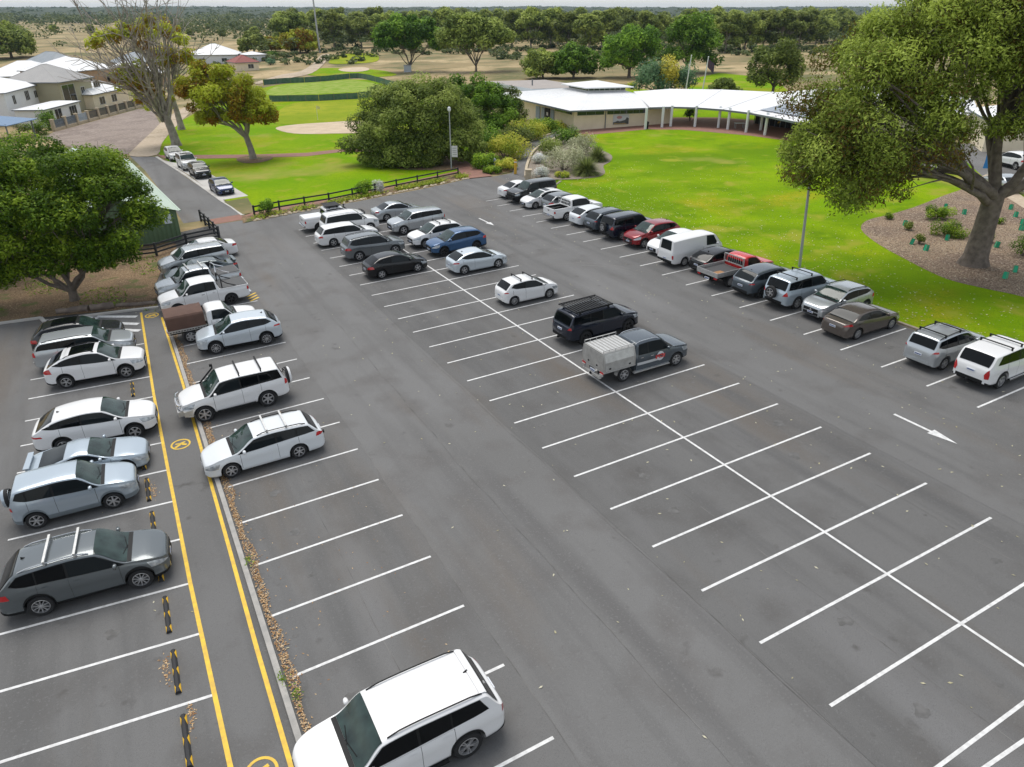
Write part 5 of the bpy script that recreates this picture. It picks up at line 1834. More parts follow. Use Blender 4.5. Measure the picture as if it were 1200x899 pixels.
def make_car(base, col, name, label, cat, pos, head, dev=0.0, group=None, roll=None, **o):
    """build one vehicle with its parts; pos = lot (a, b) of the middle of its wheelbase; head = +1 nose to +b, -1 nose to -b, or a lot angle in degrees"""
    opt = {k: o.pop(k) for k in list(o) if k in ('rim', 'rails', 'bars', 'spare', 'tint', 'doors', 'bull', 'snorkel', 'roofcol', 'tail', 'panel', 'cladcol', 'steps', 'spoiler', 'head', 'headw', 'rack', 'plate_f', 'shark', 'tow', 'grille', 'blackroof', 'extra', 'trimcol', 'lowred', 'dlo_end')}
    c = Car(base, **o)
    P_ = PAINT[col]
    ang = {1: 0.0, -1: 180.0}.get(head, head) + dev
    f = (BX * math.cos(R(ang)) + AX * math.sin(R(ang))).normalized()
    l = UP.cross(f)
    p = lot(pos[0], pos[1], 0.012)
    M = Matrix(((f.x, l.x, UP.x, p.x), (f.y, l.y, UP.y, p.y), (f.z, l.z, UP.z, p.z), (0, 0, 0, 1)))
    root = empty(name, M)
    tag(root, label, cat, group)
    L, W, H = c.L, c.W, c.H
    hw = W / 2
    ute = base == 'ute'
    tray = hasattr(c, 'Lb') and c.Lb < L
    van = base == 'van'
    skip = None
    tub0, tub1 = c.sg + .06, L - .07
    if ute and not tray:
        skip = lambda s, j, n, m: tub0 < s < tub1 and (n - 4 <= j < m - (n - 4) - 1)
    link('body', c.body_mesh(P_, skip), root)
    # underside and wheel wells
    mb = MB()
    Lx0, Lx1 = c.X(c.Lb - .15), c.X(.15)
    mb.box(Lx0, Lx1, -hw + .30, hw - .30, c.gc + .0, c.belt(L / 2) - .25)
    if tray:
        mb.box(c.X(L - .1), Lx0, -.42, -.28, c.gc + .15, c.gc + .32)
        mb.box(c.X(L - .1), Lx0, .28, .42, c.gc + .15, c.gc + .32)
        mb.box(c.X(c.s_ax[1]) - .06, c.X(c.s_ax[1]) + .06, -hw + .2, hw - .2, c.tr - .07, c.tr + .07)
    mb.build('underbody', M_DARK, root)
    # wheels
    tm, rm = wheel_meshes(c.tr, opt.get('rim', 'five'))
    for sa in c.s_ax:
        for sg in (1, -1):
            Mw = Matrix.Translation((c.X(sa), sg * (hw - .125), c.tr)) @ Matrix.Rotation(0 if sg > 0 else math.pi, 4, 'Z') @ Matrix.Rotation(random.uniform(0, 1.2), 4, 'Y')
            wo = link('wheel', tm, root, Mw)
            link('rim', rm, wo)
    # glass
    glass = M_TINT if opt.get('tint') else M_GLASS
    put('windscreen', c.over(c.sc + .03, c.sr - .03, .055, .014, n=14, inset1=.05), M_SCREEN, root)
    put('cowl', c.over(c.sc - .10, c.sc + .025, .05, .010, n=4), M_PLAS, root)
    wp = MB()
    for y0, y1 in ((.05, -.42), (-.08, .5)):
        q = [(c.X(c.sc + .03 + .10 * t), y0 + (y1 - y0) * t) for t in (0, .33, .66, 1)]
        wp.tube([(x, y, c.ztop(c.x0 - x, y) + .02) for x, y in q], .012, 4)
    wp.build('wiper', M_PLAS, root)
    if ute:
        if not tray:
            put('rear_window', c.over(c.se + .05, c.sg - .02, .12, .008, n=6), glass, root)
        else:
            rb = MB()
            yb = float(c.yside(c.Lb, c.H - .35)) - .12
            rb.box(c.X(c.Lb) - .012, c.X(c.Lb) - .002, -yb, yb, c.belt(c.Lb) + .06, c.H - .30)
            rb.build('rear_window', glass, root)
    elif van:
        put('rear_window', c.over(c.se + .015, c.sg - .005, .20, .008, n=6), glass, root)
    else:
        put('rear_window', c.over(c.se + (.05 if base in ('sedan', 'coupe') else .07), c.sg - .035, .10 if base not in ('sedan', 'coupe') else .07, .014, n=14), glass, root)
    # side glass
    sB = c.sr + (.78 if base in ('suv', 'bigsuv', 'ute', 'wagon') else .72)
    if base == 'coupe':
        sB = c.sr + .85
    cab1 = ute and opt.get('doors', 4) == 2
    if cab1:
        sB = c.se - .02
    sC = sB + .82
    zl = lambda s: c.belt(s) + .025 + kick * np.clip((s - (endb - .45)) / .45, 0, 1) ** 2
    zh = lambda s: c.z2(s) - .035
    endb, endt = {'suv': (L - .52, L - .78), 'bigsuv': (L - .30, L - .42), 'hatch': (L - .66, L - .95), 'smallhatch': (L - .52, L - .72), 'wagon': (L - .38, L - .62),
                  'sedan': (c.sg - .42, c.se - .12), 'coupe': (c.sg - .55, c.se - .1), 'ute': (c.se - .05, c.se - .10), 'van': (1.78, 1.78)}[base]
    if 'dlo_end' in opt:
        endb, endt = L - opt['dlo_end'][0], L - opt['dlo_end'][1]
    f0b = c.sc + (.16 if not van else .26)
    kick = {'suv': .13, 'hatch': .13, 'smallhatch': .12, 'sedan': .05, 'coupe': .08, 'wagon': .04, 'bigsuv': .03}.get(base, 0)
    f0t = c.sr - .02
    for sg in (1, -1):
        panes = []
        if van:
            panes = [(f0b + .1, 1.7, f0t + .1, 1.7)]
        elif cab1:
            panes = [(f0b, sB - .1, f0t, sB - .14)]
        elif base == 'coupe':
            panes = [(f0b, sB - .03, f0t, sB - .03), (sB + .05, endb, sB + .05, endt)]
        else:
            panes = [(f0b, sB - .035, f0t, sB - .035)]
            if endb - sC > .22 and not ute:
                panes += [(sB + .035, sC - .02, sB + .035, min(sC - .02, endt - .02)), (sC + .03, endb, min(sC + .03, endt - .01), endt)]
            else:
                panes += [(sB + .035, endb, sB + .035, endt)]
        if not van:
            put('window_trim', c.side(panes[0][0] - .07, panes[-1][1] + .03, lambda s: zl(s) - .017, lambda s: c.z2(s) - .018, sg, .005, 16, 4, panes[0][2] - .04, panes[-1][3] + .025), M_PLAS, root)
        for i, (a, b, at, bt_) in enumerate(panes):
            gm = M_GLASS if i == 0 and not opt.get('tint') == 2 else (M_TINT if opt.get('tint') else M_GLASS)
            put('side_window', c.side(a, b, zl, zh, sg, .010, 8, 4, at, bt_), gm, root)
        # doors
        sill = lambda s: max(float(c.bot(s)) + .05, c.gc + .13)
        zb_ = lambda s: c.belt(s) - .02
        ds = [(c.s_ax[0] + c.tr + .11, sB)]
        if not (cab1 or base == 'coupe' or van):
            ds.append((sB + .012, min(sC + .03, c.s_ax[1] + .10, (c.se if ute else 9))))
        if van:
            ds = [(1.12 + .2, 1.85)] if False else [(c.fo + c.tr + .02, 1.98)]
        for a, b in ds:
            dm = put('door', c.side(a, b, sill, zb_, sg, .006, 9, 7), P_, root)
            gap = MB()
            gp_ = c.side(a - .013, b + .013, sill, zb_, sg, .003, 9, 7)
            gap.grid([[tuple(q) for q in r] for r in gp_])
            gap.build('door_gap', M_SEAMC, dm)
            hs_ = b - .20
            hz = float(c.belt(hs_)) - .13
            hp = c.side(hs_ - .09, hs_ + .09, hz - .018, hz + .018, sg, .028, 3, 2)
            put('handle', hp, P_ if not ute else M_CHROME, dm)
        # lamps
        if base != 'van':
            h0, h1 = opt.get('head', (c.hb - .26, c.hb - .10))
            hwid = opt.get('headw', .50)
            put('headlight', c.side(.035, hwid, lambda s: h0 + .05 * s, lambda s: min(h1 + .10 * s, c.belt(s) + .02), sg, .006, 8, 3, .03, hwid + .10), M_HEAD, root)
        else:
            put('headlight', c.side(.01, .22, .66, .82, sg, .006, 5, 3), M_HEAD, root)
        tl = opt.get('tail') or {'suv': (.42, c.hg - .26, c.hg - .05), 'bigsuv': (.20, c.hg - .26, c.hg + .02), 'hatch': (.42, c.hg - .26, c.hg - .06), 'smallhatch': (.34, c.hg - .20, c.hg - .02), 'wagon': (.34, c.hg - .22, c.hg - .04),
                                'sedan': (.38, c.hg - .24, c.hg - .10), 'coupe': (.34, c.hg - .22, c.hg - .10), 'ute': (.13, .78, 1.02), 'van': (.14, .72, .98)}[base]
        if not tray:
            put('taillight', c.side(L - tl[0], L - .006, tl[1] + .03, lambda s: min(tl[2], float(c.z2(s)) - .0), sg, .008, 9, 3, L - tl[0] * .85, L - .006), M_TAIL, root)
        # mirrors
        ms = c.sc + (.34 if not van else .52)
        my = float(c.yside(ms, c.belt(ms) + .05))
        mm = MB()
        mx = c.X(ms)
        z0 = float(c.belt(ms)) + .03
        mm.lathe([(.01, -.075), (.06, -.07), (.085, -.03), (.09, .02), (.075, .06), (.02, .075)], 8, Matrix.Translation((mx - .01, sg * (my + .145), z0 + .085)) @ Matrix.Diagonal((.75, 1.25, 1, 1)))
        mm.bar((mx, sg * (my - .03), z0 + .02), (mx, sg * (my + .12), z0 + .04), .05, .05)
        mm.build('mirror', P_ if not opt.get('trimcol') else M_PLAS, root, smooth=60)
    # black lower cladding and wheel arch lips
    cl_ = c.clad
    if cl_:
        cm = opt.get('cladcol', M_PLAS)
        for sg in (1, -1):
            S = [s for s in c.stations() if .02 <= s <= c.Lb - .02]
            rows = []
            for s in S:
                b0 = float(c.bot(s))
                t0 = max(c.gc + cl_, b0 + .085)
                t0 = min(t0, float(c.belt(s)) - .05)
                rows.append([(c.X(s), sg * (float(c.yside(s, b0 + (t0 - b0) * t)) + .009), b0 - .004 + (t0 - b0) * t) for t in (0, .5, 1)])
            put('cladding', np.array(rows), cm, root)
    # nose and tail fittings (conform to the rounded ends)
    zt0, zt1 = opt.get('grille', (c.hb - .36, c.hb - .20))

    def endbox(nm, end, y, z0, z1, d, m, par=root, thick=.03):
        mb = MB()
        x = c.X(0) if end == 'f' else c.X(c.Lb if not tray else L)
        k = 1 if end == 'f' else -1
        mb.box(min(x - k * thick, x + k * d), max(x - k * thick, x + k * d), -y, y, z0, z1)
        return mb.build(nm, m, par)

    yc = float(c.hw(0)) * .96
    endbox('grille', 'f', yc * .92, zt0, zt1, .012, M_PLAS)
    endbox('lower_intake', 'f', yc * .95, c.gc + .12, c.gc + .28, .010, M_PLAS)
    endbox('badge', 'f', .05, (zt0 + zt1) / 2 - .03, (zt0 + zt1) / 2 + .03, .022, M_CHROME)
    if not tray:
        yr = float(c.hw(L)) * .96
        zb0 = c.gc + .13
        endbox('rear_bumper', 'b', yr, zb0, zb0 + .15, .012, M_PLAS if (cl_ or base in ('bigsuv', 'ute', 'van')) else P_)
        pz = {'suv': .80, 'bigsuv': .92, 'hatch': .66, 'smallhatch': .62, 'sedan': .74, 'coupe': .60, 'wagon': .74, 'ute': .62, 'van': .62}[base]
        pl = endbox('number_plate', 'b', .19, pz - .055, pz + .055, .016, M_PLATE)
        endbox('plate_text', 'b', .15, pz - .022, pz + .022, .019, M_PLBLUE, pl, .0)
    pl = endbox('number_plate', 'f', .19, c.gc + .22, c.gc + .33, .020, M_PLATE)
    endbox('plate_text', 'f', .15, c.gc + .252, c.gc + .298, .023, M_PLBLUE, pl, .0)
    # side steps along the flanks of bigger cars
    if opt.get('steps'):
        mb = MB()
        for sg in (1, -1):
            a0, a1 = c.X(c.s_ax[0] + c.tr + .15), c.X(c.s_ax[1] - c.tr - .15)
            mb.box(min(a0, a1), max(a0, a1), min(sg * (hw - .1), sg * (hw + .07)), max(sg * (hw - .1), sg * (hw + .07)), c.gc + .0, c.gc + .06)
        mb.build('side_step', opt['steps'] if not isinstance(opt['steps'], bool) else M_PLAS, root)
    # roof fittings
    def rz(s, y):
        return c.ztop(s, y)
    ya = c.topnodes((c.sr + c.se) / 2)[0][0] - .075
    if opt.get('rails'):
        rmat = opt['rails'] if not isinstance(opt['rails'], bool) else M_PLAS
        for sg in (1, -1):
            mb = MB()
            ss = np.linspace(c.sr + .10, c.se - .05, 9)
            pts = [(c.X(s), sg * (c.topnodes(s)[0][0] - .085), rz(s, c.topnodes(s)[0][0] - .085) + (.012 if i in (0, 8) else .05)) for i, s in enumerate(ss)]
            mb.tube(pts, .020, 6)
            mb.build('roof_rail', rmat, root, smooth=50)
    if opt.get('bars'):
        bs, bm_ = opt['bars'] if isinstance(opt['bars'], tuple) else (opt['bars'], M_PLAS)
        for q in bs:
            s = c.sr + (c.se - c.sr) * q
            mb = MB()
            z = rz(s, 0) + .10
            yy = c.topnodes(s)[0][0] - .02
            mb.bar((c.X(s), -yy, z), (c.X(s), yy, z), .07, .035)
            for sg in (1, -1):
                mb.bar((c.X(s), sg * (yy - .05), rz(s, yy - .1) - .02), (c.X(s), sg * (yy - .05), z), .07, .05, (1, 0, 0))
            mb.build('roof_bar', bm_, root)
    if opt.get('rack'):
        mb = MB()
        s0, s1 = c.sr + .1, c.se - .05
        z = rz((s0 + s1) / 2, 0) + .13
        yy = ya + .05
        x0_, x1_ = c.X(s1), c.X(s0)
        for y in np.linspace(-yy, yy, 3):
            mb.box(x0_, x1_, y - .03, y + .03, z - .05, z - .012)
        for sg in (1, -1):
            mb.box(x0_, x1_, sg * yy - .02, sg * yy + .02, z - .03, z + .03)
            for x in (x0_ + .3, x1_ - .3):
                mb.box(x - .05, x + .05, sg * yy - .03, sg * yy + .03, z - .16, z - .03)
        rk = mb.build('roof_rack', M_PLAS, root)
        n = 15
        sl = None
        for i in range(n):
            if sl is None:
                b_ = MB()
                b_.box(-.045, .045, -yy, yy, -.012, .012)
                sl = b_.mesh('slat', M_PLAS)
            link('slat', sl, rk, Matrix.Translation((x0_ + .05 + (x1_ - x0_ - .1) * i / (n - 1), 0, z + .004)))
    if opt.get('shark'):
        mb = MB()
        s = c.se - .12
        z = rz(s, 0)
        mb.add([(c.X(s) + .08, -.02, z - .005), (c.X(s) + .08, .02, z - .005), (c.X(s) - .06, .03, z - .005), (c.X(s) - .06, -.03, z - .005), (c.X(s) - .05, 0, z + .07)], [(0, 1, 4), (1, 2, 4), (2, 3, 4), (3, 0, 4)])
        mb.build('antenna', M_PLAS, root)
    if opt.get('panel'):
        put('roof_panel', c.over(c.sr + .15, c.sr + .15 + opt['panel'], .16, .006), M_TINT, root)
    if opt.get('spoiler'):
        mb = MB()
        if base in ('coupe', 'sedan'):
            z = c.hg + .10
            x = c.X(L - .14)
            mb.box(x - .10, x + .10, -.66, .66, z, z + .035)
            for sg in (1, -1):
                mb.box(x - .06, x + .06, sg * .55 - .02, sg * .55 + .02, z - .12, z)
        else:
            g = c.over(c.se - .10, c.se + .07, .09, .03, n=4)
            mb.grid([[tuple(q) for q in r] for r in g])
        mb.build('spoiler', P_, root, smooth=40)
    if opt.get('spare'):
        tm2, rm2 = wheel_meshes(c.tr, 'five')
        y = .12
        Ms = Matrix.Translation((c.X(L) - .10, y, 1.0)) @ Matrix.Rotation(math.pi / 2, 4, 'Z')
        if opt['spare'] == 'cover':
            mb = MB()
            mb.lathe([(.02, -.12), (c.tr * .98, -.12), (c.tr, -.08), (c.tr, .08), (c.tr * .92, .13), (.03, .135)], 22, axis='Y')
            sp = mb.build('spare_wheel', P_, root, Ms, smooth=40)
            link('tyre', tm2, sp, Matrix.Translation((0, -.03, 0)) @ Matrix.Scale(1.01, 4))
        else:
            sp = link('spare_wheel', tm2, root, Ms)
            link('rim', rm2, sp)
    if opt.get('bull'):
        mb = MB()
        x = c.X(0) + .10
        hm_ = M_CHROME if opt['bull'] != 'black' else M_PLAS
        for z in (c.hb - .02, c.hb - .26):
            mb.tube([(x - .16, -hw * .80, z), (x - .02, -hw * .62, z), (x + .02, 0, z + .02), (x - .02, hw * .62, z), (x - .16, hw * .80, z)], .035, 6)
        for y in (-.42, .42):
            mb.tube([(x, y, c.hb + .0), (x + .01, y, c.gc + .35)], .032, 6)
        for y in (-.2, 0, .2):
            mb.tube([(x, y, c.hb + .0), (x, y, c.hb - .26)], .016, 5)
        b2 = mb.build('bull_bar', hm_, root, smooth=50)
        mb = MB()
        mb.box(x - .2, x + .06, -hw * .78, hw * .78, c.gc + .10, c.gc + .34)
        mb.box(x - .55, x - .18, -hw * .96, -hw * .70, c.gc + .10, c.gc + .36)
        mb.box(x - .55, x - .18, hw * .70, hw * .96, c.gc + .10, c.gc + .36)
        mb.build('bumper_channel', M_PLAS if opt['bull'] == 'black' else M_ALU, b2)
    if opt.get('snorkel'):
        sg = -1
        mb = MB()
        s1 = c.sc + .03
        y = sg * (float(c.yside(s1, c.belt(s1))) - .03)
        mb.tube([(c.X(c.sc - .35), y, c.hc - .12), (c.X(c.sc - .02), y, c.hc + .02), (c.X(c.sr - .12), sg * (abs(y) - .08), H - .02), (c.X(c.sr - .12), sg * (abs(y) - .08), H + .10)], .04, 6)
        mb.box(c.X(c.sr - .12) - .03, c.X(c.sr - .12) + .10, sg * (abs(y) - .08) - .05, sg * (abs(y) - .08) + .05, H + .06, H + .17)
        mb.build('snorkel', M_PLAS, root, smooth=50)
    if opt.get('tow'):
        mb = MB()
        mb.box(c.X(L) - .16, c.X(L) + .05, -.05, .05, .42, .50)
        mb.lathe([(.025, 0), (.03, .03), (.015, .06)], 8, Matrix.Translation((c.X(L) - .13, 0, .5)))
        mb.build('tow_bar', M_PLAS, root)
    # tub of a utility
    if ute and not tray:
        x0_, x1_ = c.X(tub1), c.X(tub0)
        yi = hw - .13
        mb = MB()
        zf, zr = .72, c.hr - .015
        mb.grid([[(x0_, -yi, zr), (x1_, -yi, zr)], [(x0_, -yi, zf), (x1_, -yi, zf)], [(x0_, yi, zf), (x1_, yi, zf)], [(x0_, yi, zr), (x1_, yi, zr)]])
        mb.add([(x0_, -yi, zf), (x0_, yi, zf), (x0_, yi, zr), (x0_, -yi, zr)], [(0, 1, 2, 3)])
        mb.add([(x1_, -yi, zf), (x1_, yi, zf), (x1_, yi, zr), (x1_, -yi, zr)], [(0, 1, 2, 3)])
        mb.build('tub', M_PLAS if opt.get('extra') != 'cover' else M_DARK, root)
        rim_ = MB()
        for y in (-1, 1):
            rim_.box(x0_ - .07, x1_ + .07, y * yi - (.005 if y > 0 else .11), y * yi + (.11 if y > 0 else .005), zr - .03, c.hr + .006)
        rim_.box(x0_ - .075, x0_ + .0, -yi + .006, yi - .006, zr - .03, c.hr + .004)
        rim_.build('tub_rail', P_, root)
        tg = MB()
        tg.box(c.X(L) - .012, c.X(L) + .01, -hw * .80, hw * .80, .62, c.hr - .05)
        t_ = tg.build('tailgate', P_, root)
        tg = MB()
        tg.box(c.X(L) - .022, c.X(L) - .010, -.11, .11, .93, 1.0)
        tg.build('handle', M_PLAS, t_)
        rb = MB()
        rb.box(c.X(L) - .14, c.X(L) + .02, -hw * .86, hw * .86, .44, .58)
        rb.build('rear_step', M_CHROME if opt.get('extra') != 'plain' else M_PLAS, root)
        if opt.get('extra') in ('tonneau', 'tonneau_black'):
            mb = MB()
            mb.box(x0_ - .04, x1_ - .02, -yi - .03, yi + .03, c.hr + .008, c.hr + .035)
            mb.build('tonneau_cover', mat('tonneau_vinyl', (0.075, 0.076, 0.078), .7), root)
            mb = MB()
            bm2 = M_CHROME if opt['extra'] == 'tonneau' else M_PLAS
            for sg in (1, -1):
                xa = x1_ - .12
                mb.tube([(xa, sg * (yi - .0), c.hr + .02), (xa - .02, sg * (yi - .08), H - .10), (xa - .02, sg * (yi - .25), H + .0), (xa - .02, 0, H + .02)], .038, 6)
                mb.tube([(xa - .03, sg * (yi - .06), H - .16), (xa - .35, sg * (yi - .0), H - .40), (xa - .85, sg * yi, c.hr + .03)], .032, 6)
            mb.build('sports_bar', bm2, root, smooth=50)
        if opt.get('extra') == 'ladder':
            mb = MB()
            xa = x1_ - .06
            for z in (H - .02, H - .30, H - .55):
                mb.tube([(xa, -yi, z), (xa, yi, z)], .022, 5)
            for y in np.linspace(-yi, yi, 8):
                mb.tube([(xa, y, c.hr), (xa, y, H - .02)], .018, 5)
            mb.build('ladder_rack', P_, root)
            mb = MB()
            random.seed(5)
            for i in range(7):
                x = random.uniform(x0_ + .3, x1_ - .4)
                y = random.uniform(-yi + .3, yi - .3)
                mb.box(x - .22, x + .22, y - .15, y + .15, .73, random.uniform(.85, 1.05))
            mb.build('cargo', M_DARK, root)
        if opt.get('extra') == 'cover':
            mb = MB()
            mb.box(x0_ - .06, x1_ + .02, -yi - .05, yi + .05, c.hr + .01, c.hr + .09, taper=(.98, .96))
            mb.build('hard_lid', P_, root)
    if ute and tray:
        if opt.get('extra') == 'flat':
            xa, xb, zt = c.X(L), c.X(c.Lb + .10), .86
            mb = MB()
            mb.box(xa, xb, -hw, hw, zt, zt + .06)
            tr = mb.build('tray', M_ALU, root)
            mb = MB()
            mb.box(xa + .05, xb - .05, -hw + .05, hw - .05, zt + .062, zt + .072)
            mb.build('tray_mat', mat('tray_mat', (0.06, 0.06, 0.062), .8), tr)
            for (u0, u1, v0, v1) in ((xa, xb, hw - .03, hw), (xa, xb, -hw, -hw + .03), (xa - .03, xa, -hw, hw)):
                mb = MB()
                mb.box(u0, u1, v0, v1, zt - .04, zt + .26)
                mb.build('drop_side', M_ALU, tr)
            mb = MB()
            for y in (-hw + .08, hw - .08):
                mb.box(xb - .05, xb, y - .03, y + .03, zt, H - .04)
            for z in (H - .06, zt + .30):
                mb.box(xb - .05, xb, -hw + .08, hw - .08, z - .03, z + .03)
            for y in np.linspace(-hw + .2, hw - .2, 9):
                mb.box(xb - .035, xb - .015, y - .008, y + .008, zt + .3, H - .08)
            mb.build('headboard', M_ALU, root)
            mb = MB()
            mb.box(xa + .15, xa + .95, -.55, -.15, zt + .074, zt + .10, Matrix.Rotation(.0, 4, 'Z'))
            mb.build('plywood_offcut', mat('plywood', (0.33, 0.17, 0.07), .8), root)
        elif opt.get('extra') == 'canvas':
            xa, xb, zt = c.X(L), c.X(c.Lb + .10), .86
            mb = MB()
            mb.box(xa, xb, -hw, hw, zt - .02, zt + .05)
            for y in (-hw, hw - .02):
                for i in range(14):
                    x = xa + (xb - xa) * (i + .5) / 14
                    mb.box(x - .02, x + .02, y, y + .02, zt - .09, zt + .05)
            mb.box(xa, xb, -hw, -hw + .02, zt - .11, zt - .08)
            mb.box(xa, xb, hw - .02, hw, zt - .11, zt - .08)
            mb.build('tray', M_ALU, root)
            mb = MB()
            sec = [(-hw + .02, zt + .04), (-hw + .05, zt + .75), (-hw + .12, zt + .84), (-hw * .4, zt + .90), (hw * .4, zt + .90), (hw - .12, zt + .84), (hw - .05, zt + .75), (hw - .02, zt + .04)]
            rows = []
            for i in range(9):
                x = xa + .02 + (xb - xa - .04) * i / 8
                sag = .018 * (i % 2)
                rows.append([(x, y * (1 - sag * .4), z - (sag if z > zt + .2 else 0)) for y, z in sec])
            mb.grid(rows)
            k = len(mb.v)
            mb.f.append(tuple(range(8)))
            mb.f.append(tuple(range(k - 8, k))[::-1])
            mb.build('canvas_canopy', mat('brown_canvas', (0.125, 0.070, 0.052), .9, noise=2.5, col2=(0.10, 0.056, 0.042), bump=.15), root, smooth=35)
        elif opt.get('extra') == 'canopy':
            xa, xb, zt = c.X(L), c.X(c.Lb + .08), .80
            chk = mat('checker_plate', (0.50, 0.49, 0.47), .4, .55, noise=30, col2=(0.38, 0.375, 0.36))
            mb = MB()
            mb.box(xa, xb, -hw, hw, zt - .06, zt)
            mb.build('tray', M_ALU, root)
            mb = MB()
            sec = [(-hw + .01, zt + .001), (-hw + .01, zt + .48), (-hw + .14, zt + .90), (-hw + .18, zt + .93), (hw - .18, zt + .93), (hw - .14, zt + .90), (hw - .01, zt + .48), (hw - .01, zt + .001)]
            mb.grid([[(x, y, z) for y, z in sec] for x in (xa + .01, xb)])
            mb.f.append(tuple(range(8)))
            mb.f.append(tuple(range(8, 16))[::-1])
            cn = mb.build('canopy', chk, root, smooth=20)
            for sg in (1, -1):
                mb = MB()
                mb.grid([[(x, sg * (hw - .01 + .006), zt + .03), (x, sg * (hw - .01 + .006), zt + .47), (x, sg * (hw - .13 + .006), zt + .87)] for x in (xa + .10, xb - .10)])
                dd = mb.build('side_door', mat('canopy_door', (0.60, 0.60, 0.58), .35, .55, noise=4, col2=(0.46, 0.455, 0.44)), cn)
                mb = MB()
                for x in (xa + .35, xb - .35):
                    mb.box(x - .05, x + .05, min(sg * hw, sg * (hw + .02)), max(sg * hw, sg * (hw + .02)), zt + .10, zt + .17)
                mb.build('latch', M_PLAS, dd)
            mb = MB()
            mb.box(xa - .004, xa + .012, -hw + .12, hw - .12, zt + .05, zt + .86)
            dd = mb.build('rear_door', MATS['canopy_door'], cn)
            mb = MB()
            for y in (-.35, .35):
                mb.box(xa - .022, xa - .002, y - .05, y + .05, zt + .14, zt + .22)
            mb.build('latch', M_PLAS, dd)
            for i in range(9):
                x = xa + .12 + (xb - xa - .24) * i / 8
                mb = MB()
                mb.box(x - .05, x + .05, -hw + .24, hw - .24, zt + .932, zt + .95)
                mb.build('roof_rib', M_ALU, cn)
            mb = MB()
            for sg in (1, -1):
                mb.tube([(xa + .05, sg * (hw - .16), zt + .95), (xa + .05, sg * (hw - .16), zt + 1.05), (xb + .05, sg * (hw - .16), zt + 1.05), (xb + .05, sg * (hw - .16), zt + .95)], .022, 5)
                for i in range(1, 5):
                    x = xa + (xb - xa) * i / 5
                    mb.tube([(x, sg * (hw - .16), zt + .93), (x, sg * (hw - .16), zt + 1.05)], .018, 5)
            mb.build('ladder_rail', M_ALU, cn)
            mb = MB()
            mb.box(xa - .10, xa + .02, -hw * .75, hw * .75, .40, .52)
            for sg in (1, -1):
                mb.box(xa - .06, xa + .02, min(sg * .62, sg * .85), max(sg * .62, sg * .85), .56, .68)
            mb.build('rear_step', M_ALU, root)
        for sg in (1, -1):
            mb = MB()
            xw = c.X(c.s_ax[1])
            Rr = c.tr + .07
            mb.grid([[(xw + Rr * math.cos(a), sg * (hw - .28), c.tr + Rr * math.sin(a)), (xw + Rr * math.cos(a), sg * (hw - .03), c.tr + Rr * math.sin(a))] for a in np.linspace(.1, math.pi - .1, 9)])
            mb.build('mudguard', M_PLAS if opt.get('extra') != 'canopy' else M_ALU, root, smooth=50)
            mb = MB()
            mb.box(c.X(L) - .012, c.X(L) + .03, min(sg * (hw - .32), sg * (hw - .06)), max(sg * (hw - .32), sg * (hw - .06)), .68, .78)
            mb.build('taillight', M_TAIL, root)
        pl = endbox('number_plate', 'b', .19, .56, .67, .03, M_PLATE)
        endbox('plate_text', 'b', .15, .59, .64, .033, M_PLBLUE, pl, .0)
    return root, c
# ---- lower left bay, noses to the right
GA = 'cars parked in the lower left bay'
make_car('suv', 'charcoal', 'suv', 'charcoal SUV with black glass roof, nearest the logs in the lower left bay', 'SUV', (44.0, -3.5), 1, -6, GA, rails=True, panel=1.2, rim='five')
make_car('bigsuv', 'silver', 'suv', 'silver wagon-bodied SUV with black roof rails, between charcoal and white SUVs', 'SUV', (41.7, -3.1), 1, -6, GA, H=1.70, rails=True, tint=1, se=-.55, rim='five')
make_car('suv', 'white', 'suv', 'white coupe-backed SUV with dark glass roof and slanting red lamps', 'SUV', (39.1, -2.75), 1, -7, GA, L=4.52, wb=2.72, H=1.68, rails=True, panel=1.1, tint=1, rim='twin', tail=(.42, .86, 1.12), spoiler=True, clad=.10, se=-1.0, drop=.13, sg=-.20)
make_car('suv', 'white', 'suv', 'plain white SUV with bare white roof, beside the silver coupe', 'SUV', (32.2, -2.80), 1, -6, GA, L=4.72, wb=2.74, H=1.66, se=-.98, drop=.13, sg=-.20, tint=1, rim='five', tail=(.46, .88, .98), shark=True, clad=.10)
make_car('coupe', 'bluesilver', 'coupe', 'low silver coupe with a rear wing, between white and silver SUVs', 'coupe', (29.3, -3.25), 1, -6, GA, spoiler=True, rim='five')
make_car('suv', 'bluesilver', 'suv', 'pale silver SUV with spare wheel cover and grey bumpers in the lower left bay', 'SUV', (26.95, -3.79), 1, -3, GA, L=4.10, wb=2.49, W=1.76, H=1.69, sr=1.85, se=-.30, sg=-.08, tr=.34, spare='cover', cladcol=mat('grey_cladding', (.17, .20, .22), .6), rim='six', dlo_end=(.28, .40), tail=(.14, .86, 1.02))
make_car('suv', 'grey', 'suv', 'glossy grey SUV with silver roof bars, nearest in the lower left bay', 'SUV', (21.86, -3.30), 1, -5.7, GA, L=4.80, H=1.72, wb=2.79, rails=M_CHROME, bars=((.22, .62), M_ALU), tint=1, rim='ten', tail=(.44, .86, 1.06), shark=True, clad=.12, tr=.37)

